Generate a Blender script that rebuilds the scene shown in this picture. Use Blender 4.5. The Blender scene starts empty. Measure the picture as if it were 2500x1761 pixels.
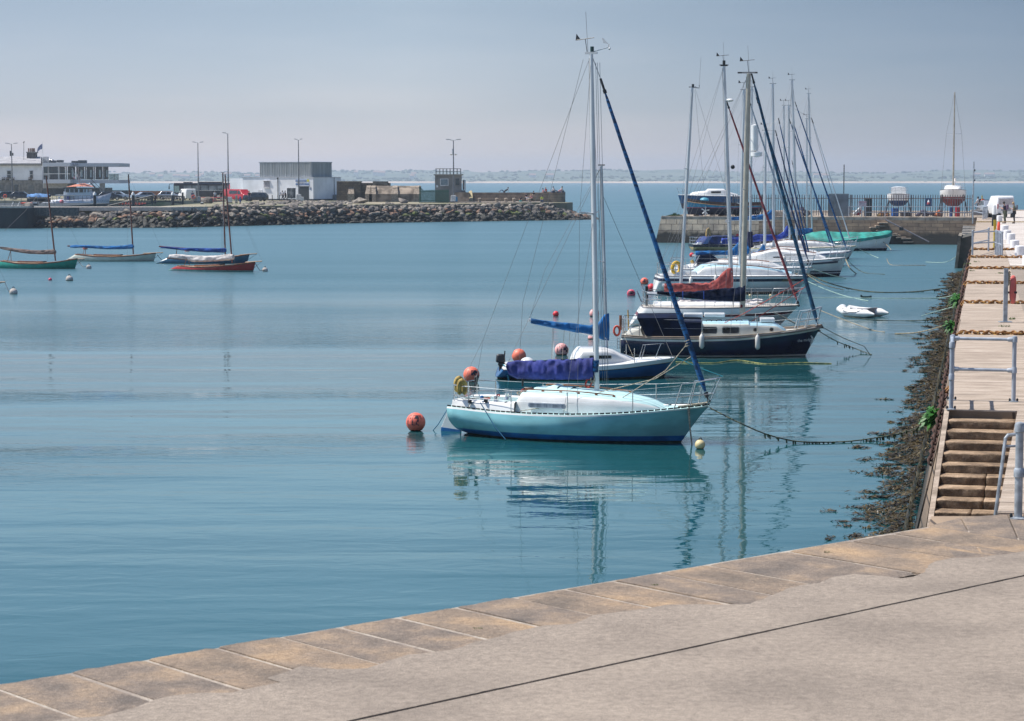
import bpy, bmesh, math, random
from math import sin, cos, pi, radians, sqrt, atan, atan2, exp
from mathutils import Vector, Matrix, noise
random.seed(7)
C = bpy.context.scene.collection
scene = bpy.context.scene
# ------------------------------------------------------------------ camera, sky, sun, exposure
F, CX, CY, HOR, CZ = 5319.0, 1250.0, 880.5, 440.0, 6.06
TILT = atan((CY-HOR)/F)
cam = bpy.data.cameras.new('camera'); co = bpy.data.objects.new('camera', cam); C.objects.link(co)
co.location = (0, 0, CZ); co.rotation_euler = (pi/2-TILT, 0, 0)
cam.sensor_width = 36; cam.lens = 36*F/2500; cam.clip_start = .1; cam.clip_end = 30000
cam.dof.use_dof = True; cam.dof.focus_distance = 60; cam.dof.aperture_fstop = 36*F/2500/1000/0.010
scene.camera = co
SUN_EL, SUN_AZ = radians(58), radians(168)      # azimuth: direction towards the sun in the xy plane
S = Vector((cos(SUN_AZ)*cos(SUN_EL), sin(SUN_AZ)*cos(SUN_EL), sin(SUN_EL)))
world = bpy.data.worlds.new('World'); scene.world = world; world.use_nodes = True
nt = world.node_tree; bg = nt.nodes['Background']
sky = nt.nodes.new('ShaderNodeTexSky'); sky.sky_type = 'NISHITA'; sky.sun_disc = False
sky.sun_elevation = SUN_EL; sky.sun_rotation = atan2(S.x, S.y); sky.altitude = 0
sky.air_density = 1.0; sky.dust_density = .6; sky.ozone_density = 3
# the hazy band low over the bay is duller and more lilac than a clear sky, and dimmer away from the sun
_tc = nt.nodes.new('ShaderNodeTexCoord'); _sp = nt.nodes.new('ShaderNodeSeparateXYZ'); nt.links.new(_tc.outputs['Generated'], _sp.inputs[0])
def _ramp(src, stops):
    mr = nt.nodes.new('ShaderNodeMapRange'); mr.inputs[1].default_value = -1; mr.inputs[2].default_value = 1; nt.links.new(src, mr.inputs[0])
    r = nt.nodes.new('ShaderNodeValToRGB'); e = r.color_ramp.elements
    while len(e) < len(stops): e.new(.5)
    for q, (p, c) in zip(e, stops): q.position = (p+1)/2; q.color = (*c, 1)
    nt.links.new(mr.outputs[0], r.inputs[0]); return r.outputs[0]
def _mul(a, b):
    t = nt.nodes.new('ShaderNodeMix'); t.data_type = 'RGBA'; t.blend_type = 'MULTIPLY'; t.inputs['Factor'].default_value = 1; t.clamp_result = False
    nt.links.new(a, t.inputs[6]); nt.links.new(b, t.inputs[7]); return t.outputs[2]
zr = _ramp(_sp.outputs[2], [(0, (.96, .86, 1.05)), (.03, (.63, .615, .755)), (.082, (.555, .53, .58)), (.13, (.94, .95, .90)), (.3, (.90, .89, .82)), (.6, (.95, .9, .9))])
xr = _ramp(_sp.outputs[0], [(-.5, (1, 1, 1)), (-.24, (.90, .90, .92)), (-.05, (1, 1, 1)), (.25, (.50, .57, .65))])
_cm = nt.nodes.new('ShaderNodeMapping'); _cm.inputs['Scale'].default_value = (5, 5, 34); nt.links.new(_tc.outputs['Generated'], _cm.inputs[0])
_cn = nt.nodes.new('ShaderNodeTexNoise'); _cn.inputs['Scale'].default_value = 1.4; _cn.inputs['Detail'].default_value = 5; nt.links.new(_cm.outputs[0], _cn.inputs[0])
_cr = nt.nodes.new('ShaderNodeValToRGB'); nt.links.new(_cn.outputs[0], _cr.inputs[0]); _cr.color_ramp.elements[0].position = .42; _cr.color_ramp.elements[1].position = .78
_cr.color_ramp.elements[0].color = (.97, .97, .98, 1); _cr.color_ramp.elements[1].color = (1.10, 1.05, 1.03, 1)
nt.links.new(_mul(_mul(_mul(sky.outputs[0], zr), xr), _cr.outputs[0]), bg.inputs[0])
bg.inputs[1].default_value = 0.10
sl = bpy.data.lights.new('sun', 'SUN'); sl.energy = 3.4; sl.angle = radians(.55); sl.color = (1, .95, .87)
so = bpy.data.objects.new('sun', sl); C.objects.link(so)
so.rotation_euler = (-S).to_track_quat('-Z', 'Y').to_euler(); so.location = (0, 0, 80)
scene.view_settings.view_transform = 'Standard'; scene.view_settings.look = 'None'
scene.view_settings.gamma = 1; scene.view_settings.exposure = 0.88
scene.cycles.max_bounces = 6; scene.cycles.volume_bounces = 0
scene.cycles.use_denoising = True

# ------------------------------------------------------------------ photograph pixel (2500 x 1761) -> world
ct, st = cos(TILT), sin(TILT)
def ray(px, py):
    a, b = (px-CX)/F, -(py-CY)/F
    return Vector((a, ct+b*st, -st+b*ct))
def G(px, py, z=0.0):
    d = ray(px, py); t = (z-CZ)/d.z; return Vector((d.x*t, d.y*t, z))
def D(px, py, Y):
    d = ray(px, py); t = Y/d.y; return Vector((d.x*t, Y, CZ+d.z*t))
def PL(px, py, p0, n):
    d = ray(px, py); o = Vector((0, 0, CZ)); t = (p0-o).dot(n)/d.dot(n); return o+d*t
QZ = 2.56
# ------------------------------------------------------------------ materials
MATS = {}
def pm(name, rgb, rough=.6, metal=0, var=.12, scale=4, rgb2=None, bump=0, bscale=30, stretch=None, spec=.5, detail=5, emit=None, alpha=None, low=.4, high=.62):
    if name in MATS: return MATS[name]
    m = bpy.data.materials.new(name); m.use_nodes = True; n = m.node_tree.nodes; l = m.node_tree.links
    b = n['Principled BSDF']; b.inputs['Roughness'].default_value = rough; b.inputs['Metallic'].default_value = metal
    b.inputs['Specular IOR Level'].default_value = spec
    tc = n.new('ShaderNodeTexCoord'); mp = n.new('ShaderNodeMapping'); l.new(tc.outputs['Object'], mp.inputs[0])
    if stretch: mp.inputs['Scale'].default_value = stretch
    no = n.new('ShaderNodeTexNoise'); no.inputs['Scale'].default_value = scale; no.inputs['Detail'].default_value = detail
    l.new(mp.outputs[0], no.inputs[0])
    r = n.new('ShaderNodeValToRGB'); l.new(no.outputs[0], r.inputs[0])
    r.color_ramp.elements[0].position = low; r.color_ramp.elements[1].position = high
    c2 = rgb2 or tuple(max(0, c*(1-var*2)) for c in rgb)
    r.color_ramp.elements[0].color = (*c2, 1); r.color_ramp.elements[1].color = (*[min(1, c*(1+var*.5)) for c in rgb], 1) if not rgb2 else (*rgb, 1)
    l.new(r.outputs[0], b.inputs['Base Color'])
    if bump:
        bn = n.new('ShaderNodeTexNoise'); bn.inputs['Scale'].default_value = bscale; bn.inputs['Detail'].default_value = 6
        l.new(mp.outputs[0], bn.inputs[0]); bb = n.new('ShaderNodeBump'); bb.inputs['Distance'].default_value = bump
        l.new(bn.outputs[0], bb.inputs['Height']); l.new(bb.outputs[0], b.inputs['Normal'])
    if emit: b.inputs['Emission Color'].default_value = (*emit, 1); b.inputs['Emission Strength'].default_value = 1
    if alpha is not None: b.inputs['Alpha'].default_value = alpha
    MATS[name] = m; return m
# ------------------------------------------------------------------ mesh builder
class MB:
    def __init__(s): s.v = []; s.f = []; s.mi = []; s.m = 0; s.smooth = False; s.sharp = 42
    def face(s, pts, flip=False):
        i = len(s.v); s.v += [tuple(p) for p in pts]; r = list(range(i, i+len(pts)))
        s.f.append(r[::-1] if flip else r); s.mi.append(s.m)
    def grid(s, rows, closed=False, cap=False):
        i0 = len(s.v); n = len(rows[0])
        for r in rows: s.v += [tuple(p) for p in r]
        for a in range(len(rows)-1):
            for b in range(n if closed else n-1):
                c = (b+1) % n
                s.f.append([i0+a*n+b, i0+a*n+c, i0+(a+1)*n+c, i0+(a+1)*n+b]); s.mi.append(s.m)
        if cap:
            s.f.append([i0+k for k in range(n)][::-1]); s.mi.append(s.m)
            j = i0+(len(rows)-1)*n; s.f.append([j+k for k in range(n)]); s.mi.append(s.m)
        return s
    def box(s, c, d, rz=0, taper=1.0, ry=0):
        hx, hy, hz = d[0]/2, d[1]/2, d[2]/2; R = Matrix.Rotation(rz, 3, 'Z') @ Matrix.Rotation(ry, 3, 'Y')
        i = len(s.v)
        for z in (-1, 1):
            t = taper if z > 0 else 1
            for x, y in ((-1, -1), (1, -1), (1, 1), (-1, 1)): s.v.append(tuple(Vector(c)+R @ Vector((x*hx*t, y*hy*t, z*hz))))
        for q in ((3, 2, 1, 0), (4, 5, 6, 7), (0, 1, 5, 4), (1, 2, 6, 5), (2, 3, 7, 6), (3, 0, 4, 7)):
            s.f.append([i+k for k in q]); s.mi.append(s.m)
        return s
    def tube(s, pts, r, n=6, cap=True, flat=1.0):
        pts = [Vector(p) for p in pts]; rows = []
        rr = r if isinstance(r, (list, tuple)) else [r]*len(pts)
        for k, p in enumerate(pts):
            a = pts[max(0, k-1)]; b = pts[min(len(pts)-1, k+1)]; t = (b-a)
            if t.length < 1e-9: t = Vector((0, 0, 1))
            t.normalize(); u = t.cross(Vector((0, 1, 0)) if abs(t.y) < .9 else Vector((1, 0, 0))).normalized(); w = t.cross(u)
            rows.append([p+u*(cos(2*pi*j/n)*rr[k])+w*(sin(2*pi*j/n)*rr[k]*flat) for j in range(n)])
        return s.grid(rows, True, cap)
    def lathe(s, prof, c=(0, 0, 0), n=12, cap=True):
        return s.grid([[(c[0]+cos(2*pi*j/n)*r, c[1]+sin(2*pi*j/n)*r, c[2]+z) for j in range(n)] for r, z in prof], True, cap)
    def prism(s, poly, z0, z1):
        n = len(poly); i = len(s.v); s.v += [(p[0], p[1], z0) for p in poly]+[(p[0], p[1], z1) for p in poly]
        s.f.append([i+k for k in range(n)][::-1]); s.mi.append(s.m)
        s.f.append([i+n+k for k in range(n)]); s.mi.append(s.m)
        for k in range(n): s.f.append([i+k, i+(k+1) % n, i+n+(k+1) % n, i+n+k]); s.mi.append(s.m)
        return s
    def slab(s, poly, off):            # polygon of 3-D points thickened along the vector off
        off = Vector(off); a = [Vector(p) for p in poly]; b = [p+off for p in a]; n = len(a); i = len(s.v)
        s.v += [tuple(p) for p in a+b]; s.f.append([i+k for k in range(n)]); s.mi.append(s.m)
        s.f.append([i+n+k for k in range(n)][::-1]); s.mi.append(s.m)
        for k in range(n): s.f.append([i+k, i+n+k, i+n+(k+1) % n, i+(k+1) % n]); s.mi.append(s.m)
        return s
    def sphere(s, c, r, n=12, m=8, sz=1.0):
        return s.lathe([(max(1e-4, r*sin(pi*k/m)), -r*sz*cos(pi*k/m)) for k in range(m+1)], c, n, False)
    def build(s, name, mats, parent=None, smooth=None, bevel=0):
        me = bpy.data.meshes.new(name); me.from_pydata(s.v, [], s.f)
        for m in (mats if isinstance(mats, (list, tuple)) else [mats]): me.materials.append(m)
        me.polygons.foreach_set('material_index', s.mi)
        sm = s.smooth if smooth is None else smooth
        if sm:
            me.polygons.foreach_set('use_smooth', [True]*len(s.f)); me.set_sharp_from_angle(angle=radians(s.sharp))
        bm = bmesh.new(); bm.from_mesh(me); bmesh.ops.remove_doubles(bm, verts=bm.verts, dist=1e-5); bmesh.ops.recalc_face_normals(bm, faces=bm.faces)
        bm.to_mesh(me); bm.free(); me.update()
        o = bpy.data.objects.new(name, me); C.objects.link(o)
        if parent: o.parent = parent
        if bevel:
            b = o.modifiers.new('bevel', 'BEVEL'); b.width = bevel; b.segments = 2; b.limit_method = 'ANGLE'
        return o
def tag(o, label=None, cat=None, group=None, kind=None):
    if label: o['label'] = label
    if cat: o['category'] = cat
    if group: o['group'] = group
    if kind: o['kind'] = kind
    return o
def empty(name, loc, label, cat, group=None, rz=0):
    o = bpy.data.objects.new(name, None); C.objects.link(o); o.location = loc; o.rotation_euler = (0, 0, rz); o.empty_display_size = .2
    return tag(o, label, cat, group)
def struct(o, label=None): o['kind'] = 'structure'; 
def copy_tree(o, parent=None):
    c = o.copy(); C.objects.link(c); c.parent = parent
    for ch in o.children: copy_tree(ch, c)
    return c
def lerp(a, b, t): return a+(b-a)*t
def ipol(tab, x):
    if x <= tab[0][0]: return tab[0][1]
    for (a, b), (c, d) in zip(tab, tab[1:]):
        if x <= c: return b+(d-b)*(x-a)/(c-a)
    return tab[-1][1]
def text_mesh(s, size=1.0, bold=0):
    cu = bpy.data.curves.new('t', 'FONT'); cu.body = s; cu.offset = bold; cu.size = size; cu.align_x = 'CENTER'; cu.align_y = 'CENTER'; cu.resolution_u = 2
    o = bpy.data.objects.new('t', cu); C.objects.link(o); dg = bpy.context.evaluated_depsgraph_get()
    me = bpy.data.meshes.new_from_object(o.evaluated_get(dg)); bpy.data.objects.remove(o); bpy.data.curves.remove(cu)
    v = [tuple(x.co) for x in me.vertices]; f = [list(p.vertices) for p in me.polygons]; bpy.data.meshes.remove(me)
    return v, f
def lettering(s, size, origin, ux, uz, mat, parent, name='lettering', thick=.004):
    """flat raised letters: origin centre, ux along the line, uz up (local space of the parent)"""
    v, f = text_mesh(s, size); mb = MB(); ux = Vector(ux).normalized(); uz = Vector(uz).normalized(); o = Vector(origin); nn = ux.cross(uz)
    mb.v = [tuple(o+ux*a+uz*b+nn*thick) for a, b, c in v]; mb.f = f; mb.mi = [0]*len(f)
    return mb.build(name, mat, parent)
# common paints
WHITE = pm('white_gelcoat', (.80, .80, .78), .25, var=.05, scale=1.5)
DIRTYW = pm('weathered_white', (.62, .61, .57), .5, var=.12, scale=3)
METAL = pm('stainless', (.60, .60, .60), .25, .9, var=.05)
ALU = pm('mast_alloy', (.68, .70, .71), .42, .12, var=.07, scale=1.2, stretch=(3, 3, .6))
GALV = pm('galvanised_steel', (.38, .42, .46), .5, .3, var=.18, scale=9, detail=8)
GPAINT = pm('grey_rail_paint', (.34, .38, .44), .45, .0, var=.10, scale=7, detail=8)
WIRE = pm('rigging_wire', (.22, .22, .22), .4, .5, var=.0)
ROPE = pm('rope', (.40, .36, .28), .9, var=.3, scale=40)
BLACK = pm('black_plastic', (.02, .02, .022), .4, var=.2)
GLASS = pm('dark_window', (.03, .035, .045), .08, var=.4, scale=2)
# ------------------------------------------------------------------ water
def water():
    m = bpy.data.materials.new('sea_water'); m.use_nodes = True; n = m.node_tree.nodes; l = m.node_tree.links
    b = n['Principled BSDF']; b.inputs['Base Color'].default_value = (.012, .115, .150, 1)
    b.inputs['Roughness'].default_value = .012; b.inputs['IOR'].default_value = 1.333
    tc = n.new('ShaderNodeTexCoord')
    def nz(sc, scale, det=3, rough=.5, dist=0, rot=0):
        mp = n.new('ShaderNodeMapping'); mp.inputs['Scale'].default_value = sc; mp.inputs['Rotation'].default_value = (0, 0, rot)
        l.new(tc.outputs['Object'], mp.inputs[0])
        t = n.new('ShaderNodeTexNoise'); t.inputs['Scale'].default_value = scale; t.inputs['Detail'].default_value = det
        t.inputs['Roughness'].default_value = rough; t.inputs['Distortion'].default_value = dist
        l.new(mp.outputs[0], t.inputs[0]); return t.outputs[0]
    def math_(op, a, c=None, v=None, clamp=False):
        q = n.new('ShaderNodeMath'); q.operation = op; q.use_clamp = clamp
        l.new(a, q.inputs[0])
        if c is not None: l.new(c, q.inputs[1])
        if v is not None: q.inputs[1].default_value = v
        return q.outputs[0]
    swell = math_('MULTIPLY', nz((.13, 1.0, 1), .55, 2, .45, .3, .05), v=.034)
    chop = math_('MULTIPLY', nz((.55, 1.0, 1), 1.9, 3, .5, .5, -.08), v=.0075)
    fine = nz((.5, 1.0, 1), 9, 3, .6)
    # wind roughens the water in patches and further from the quay
    sep = n.new('ShaderNodeSeparateXYZ'); l.new(tc.outputs['Object'], sep.inputs[0])
    far = n.new('ShaderNodeMapRange'); far.inputs[1].default_value = 55; far.inputs[2].default_value = 190; far.inputs[3].default_value = .0; far.inputs[4].default_value = .42
    l.new(sep.outputs[1], far.inputs[0])
    xr = n.new('ShaderNodeMapRange'); xr.inputs[1].default_value = 12; xr.inputs[2].default_value = -16; xr.inputs[3].default_value = .0; xr.inputs[4].default_value = .12
    l.new(sep.outputs[0], xr.inputs[0])
    patch = nz((.05, .22, 1), .35, 3, .55)
    w = math_('ADD', math_('ADD', patch, far.outputs[0]), xr.outputs[0])
    wr = n.new('ShaderNodeMapRange'); wr.inputs[1].default_value = .58; wr.inputs[2].default_value = 1.0; l.new(w, wr.inputs[0])
    w2 = math_('ADD', math_('MULTIPLY', wr.outputs[0], v=.026), v=.0003)
    ripple = math_('MULTIPLY', fine, w2)
    rip2 = math_('MULTIPLY', nz((.38, 1.0, 1), 1.15, 5, .62), math_('MULTIPLY', wr.outputs[0], v=.17))
    h = math_('ADD', math_('ADD', math_('ADD', swell, chop), ripple), rip2)
    rg = n.new('ShaderNodeMapRange'); rg.inputs[3].default_value = .0; rg.inputs[4].default_value = .05; l.new(wr.outputs[0], rg.inputs[0])
    rf = n.new('ShaderNodeMapRange'); rf.inputs[1].default_value = 62; rf.inputs[2].default_value = 135; rf.inputs[4].default_value = .26; l.new(sep.outputs[1], rf.inputs[0]); l.new(math_('ADD', rg.outputs[0], rf.outputs[0]), b.inputs['Roughness'])
    bp = n.new('ShaderNodeBump'); bp.inputs['Distance'].default_value = 1; bp.inputs['Strength'].default_value = 1
    l.new(h, bp.inputs['Height']); l.new(bp.outputs[0], b.inputs['Normal'])
    # small drifts of suspended sediment change the body colour a little
    cr = n.new('ShaderNodeValToRGB'); l.new(nz((.03, .12, 1), 1.0, 3), cr.inputs[0])
    cr.color_ramp.elements[0].position = .35; cr.color_ramp.elements[1].position = .7
    cr.color_ramp.elements[0].color = (.006, .059, .067, 1); cr.color_ramp.elements[1].color = (.011, .073, .085, 1)
    # body colour painted paler with distance, for how the far waves reflect the sky
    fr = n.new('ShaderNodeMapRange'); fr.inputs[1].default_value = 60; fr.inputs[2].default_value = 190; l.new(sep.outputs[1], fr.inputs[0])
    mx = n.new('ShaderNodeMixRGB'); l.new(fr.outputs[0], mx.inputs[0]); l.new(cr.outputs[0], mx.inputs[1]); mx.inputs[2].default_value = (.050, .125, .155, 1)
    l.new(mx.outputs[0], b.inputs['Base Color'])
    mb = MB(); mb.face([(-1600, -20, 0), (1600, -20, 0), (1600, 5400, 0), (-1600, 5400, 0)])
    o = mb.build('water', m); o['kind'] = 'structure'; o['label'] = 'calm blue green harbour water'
water()
# ------------------------------------------------------------------ pier geometry
E0, E1 = Vector((4.24, 22.0)), Vector((43.6, 204.6))          # water-side edge of the main pier
PD = (E1-E0).normalized(); PN = Vector((PD.y, -PD.x))         # along, and away from the water
def edge(Y, off=0.0):
    p = E0+PD*((Y-E0.y)/PD.y); q = p+PN*off; return q
def mat_stone(name, cols, bw=.6, bh=.3, rot=0, mortar=(.12, .1, .09), msize=.012, vertical=True, rough=.85, weed=False, bump=.02, off=.5, water_y=None):
    m = bpy.data.materials.new(name); m.use_nodes = True; n = m.node_tree.nodes; l = m.node_tree.links; b = n['Principled BSDF']
    b.inputs['Roughness'].default_value = rough
    tc = n.new('ShaderNodeTexCoord'); mp = n.new('ShaderNodeMapping'); l.new(tc.outputs['Object'], mp.inputs[0])
    mp.inputs['Rotation'].default_value = (0, 0, rot)
    sp = n.new('ShaderNodeSeparateXYZ'); l.new(mp.outputs[0], sp.inputs[0]); cb = n.new('ShaderNodeCombineXYZ')
    l.new(sp.outputs[0], cb.inputs[0]); l.new(sp.outputs[2 if vertical else 1], cb.inputs[1])
    wob = n.new('ShaderNodeTexNoise'); wob.inputs['Scale'].default_value = 1.3; l.new(cb.outputs[0], wob.inputs[0])
    ad = n.new('ShaderNodeMixRGB'); ad.blend_type = 'ADD'; ad.inputs[0].default_value = .10; l.new(cb.outputs[0], ad.inputs[1]); l.new(wob.outputs[1], ad.inputs[2])
    br = n.new('ShaderNodeTexBrick'); l.new(ad.outputs[0], br.inputs[0]); br.offset = off
    br.inputs['Scale'].default_value = 1; br.inputs['Brick Width'].default_value = bw; br.inputs['Row Height'].default_value = bh
    br.inputs['Mortar Size'].default_value = msize; br.inputs['Mortar Smooth'].default_value = .3; br.inputs['Bias'].default_value = 0
    br.inputs['Color1'].default_value = (*cols[0], 1); br.inputs['Color2'].default_value = (*cols[1], 1); br.inputs['Mortar'].default_value = (*mortar, 1)
    nz = n.new('ShaderNodeTexNoise'); nz.inputs['Scale'].default_value = 1.1; nz.inputs['Detail'].default_value = 8; l.new(cb.outputs[0], nz.inputs[0])
    rr = n.new('ShaderNodeValToRGB'); l.new(nz.outputs[0], rr.inputs[0]); rr.color_ramp.elements[0].position = .3; rr.color_ramp.elements[1].position = .72
    rr.color_ramp.elements[0].color = (.55, .5, .48, 1); rr.color_ramp.elements[1].color = (1.25, 1.15, 1.0, 1)
    mu = n.new('ShaderNodeMixRGB'); mu.blend_type = 'MULTIPLY'; mu.inputs[0].default_value = .9; l.new(br.outputs[0], mu.inputs[1]); l.new(rr.outputs[0], mu.inputs[2])
    last = mu.outputs[0]
    if weed:      # tide-stained and weed-covered up to the high water line (real staining of the wall)
        gz = n.new('ShaderNodeMapRange'); l.new(sp.outputs[2], gz.inputs[0]); gz.inputs[1].default_value = 1.55; gz.inputs[2].default_value = .55
        n2 = n.new('ShaderNodeTexNoise'); n2.inputs['Scale'].default_value = 1.6; n2.inputs['Detail'].default_value = 5; l.new(cb.outputs[0], n2.inputs[0])
        a2 = n.new('ShaderNodeMath'); a2.operation = 'ADD'; l.new(gz.outputs[0], a2.inputs[0]); l.new(n2.outputs[0], a2.inputs[1])
        r2 = n.new('ShaderNodeMapRange'); l.new(a2.outputs[0], r2.inputs[0]); r2.inputs[1].default_value = .75; r2.inputs[2].default_value = 1.25
        mx = n.new('ShaderNodeMixRGB'); l.new(r2.outputs[0], mx.inputs[0]); l.new(last, mx.inputs[1]); mx.inputs[2].default_value = (.035, .032, .026, 1); last = mx.outputs[0]
    l.new(last, b.inputs['Base Color'])
    bp = n.new('ShaderNodeBump'); bp.inputs['Distance'].default_value = bump; l.new(mu.outputs[0], bp.inputs['Height']); l.new(bp.outputs[0], b.inputs['Normal'])
    MATS[name] = m; return m
def ground_mat(name, c1, c2, c3, s1=.7, s2=18, bump=.004, stretch=(1, 1, 1), rot=0):
    m = bpy.data.materials.new(name); m.use_nodes = True; n = m.node_tree.nodes; l = m.node_tree.links; b = n['Principled BSDF']
    b.inputs['Roughness'].default_value = .9; b.inputs['Specular IOR Level'].default_value = .25
    tc = n.new('ShaderNodeTexCoord'); mp = n.new('ShaderNodeMapping'); l.new(tc.outputs['Object'], mp.inputs[0]); mp.inputs['Scale'].default_value = stretch
    mp.inputs['Rotation'].default_value = (0, 0, rot)
    def nz(s, d=6, r=.6):
        t = n.new('ShaderNodeTexNoise'); t.inputs['Scale'].default_value = s; t.inputs['Detail'].default_value = d; t.inputs['Roughness'].default_value = r
        l.new(mp.outputs[0], t.inputs[0]); return t
    a = nz(s1); r = n.new('ShaderNodeValToRGB'); l.new(a.outputs[0], r.inputs[0])
    e = r.color_ramp.elements; e[0].position = .34; e[0].color = (*c1, 1); e[1].position = .68; e[1].color = (*c3, 1)
    k = r.color_ramp.elements.new(.5); k.color = (*c2, 1)
    g = nz(s2, 6, .7); gr = n.new('ShaderNodeMapRange'); l.new(g.outputs[0], gr.inputs[0]); gr.inputs[1].default_value = .25; gr.inputs[2].default_value = .75; gr.inputs[3].default_value = .68; gr.inputs[4].default_value = 1.3
    mu = n.new('ShaderNodeMixRGB'); mu.blend_type = 'MULTIPLY'; mu.inputs[0].default_value = 1; l.new(r.outputs[0], mu.inputs[1]); l.new(gr.outputs[0], mu.inputs[2])
    g3 = nz(120, 2, .5); gr3 = n.new('ShaderNodeMapRange'); l.new(g3.outputs[0], gr3.inputs[0]); gr3.inputs[1].default_value = .3; gr3.inputs[2].default_value = .7; gr3.inputs[3].default_value = .66; gr3.inputs[4].default_value = 1.34
    mu2 = n.new('ShaderNodeMixRGB'); mu2.blend_type = 'MULTIPLY'; mu2.inputs[0].default_value = 1; l.new(mu.outputs[0], mu2.inputs[1]); l.new(gr3.outputs[0], mu2.inputs[2])
    fl = nz(26, 4, .75); fr_ = n.new('ShaderNodeMapRange'); l.new(fl.outputs[0], fr_.inputs[0]); fr_.inputs[1].default_value = .60; fr_.inputs[2].default_value = .70; fr_.inputs[4].default_value = .55
    lm = n.new('ShaderNodeMixRGB'); l.new(fr_.outputs[0], lm.inputs[0]); l.new(mu2.outputs[0], lm.inputs[1]); lm.inputs[2].default_value = (min(1, c3[0]*1.35), min(1, c3[1]*1.4), min(1, c3[2]*1.5), 1)
    dkn = nz(3.1, 7, .8); dr = n.new('ShaderNodeMapRange'); l.new(dkn.outputs[0], dr.inputs[0]); dr.inputs[1].default_value = .60; dr.inputs[2].default_value = .74; dr.inputs[4].default_value = .45
    dm = n.new('ShaderNodeMixRGB'); l.new(dr.outputs[0], dm.inputs[0]); l.new(lm.outputs[0], dm.inputs[1]); dm.inputs[2].default_value = (c1[0]*.55, c1[1]*.55, c1[2]*.58, 1)
    l.new(dm.outputs[0], b.inputs['Base Color'])
    bp = n.new('ShaderNodeBump'); bp.inputs['Distance'].default_value = bump; l.new(g.outputs[0], bp.inputs['Height']); l.new(bp.outputs[0], b.inputs['Normal'])
    MATS[name] = m; return m
ASPH = ground_mat('old_concrete', (.218, .182, .150), (.260, .217, .178), (.298, .249, .203), .9, 14, .008)
COPA = ground_mat('coping_granite', (.16, .130, .105), (.255, .195, .145), (.38, .265, .165), 1.5, 20, .018)
COPB = ground_mat('coping_granite_grey', (.145, .122, .105), (.22, .175, .14), (.34, .25, .17), 1.9, 22, .018)
MORT = ground_mat('pale_mortar', (.25, .21, .18), (.34, .29, .24), (.42, .37, .31), 3, 20, .006)
PIERS = ground_mat('pier_slabs', (.235, .19, .15), (.36, .29, .23), (.47, .395, .325), 1.3, 3.5, .003, (.7, 4.2, 1), -.21)
PIERC = ground_mat('pier_concrete', (.42, .37, .33), (.50, .45, .41), (.56, .51, .47), .35, 5, .006)
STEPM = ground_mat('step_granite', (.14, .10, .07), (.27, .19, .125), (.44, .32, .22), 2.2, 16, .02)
STEPR = ground_mat('shaded_stained_riser', (.06, .043, .032), (.14, .098, .066), (.24, .175, .12), 3.2, 14, .03)  # risers darkened in the colour for their shade, plus some staining
WALLM = mat_stone('harbour_wall_stone', ((.20, .155, .12), (.30, .235, .175)), 1.1, .34, 0, (.07, .055, .045), .022, weed=True, bump=.05)
WALLP = mat_stone('pale_ashlar', ((.46, .40, .33), (.62, .54, .44)), 1.0, .62, 0, (.10, .08, .07), .025, weed=True, bump=.05)
# quay in front: outline at coping level
q0, q1 = G(0, 1668, QZ), G(2275, 1285, QZ)
qd = (q1-q0).normalized(); qn = Vector((qd.y, -qd.x, 0))      # qn points to the camera side
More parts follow.
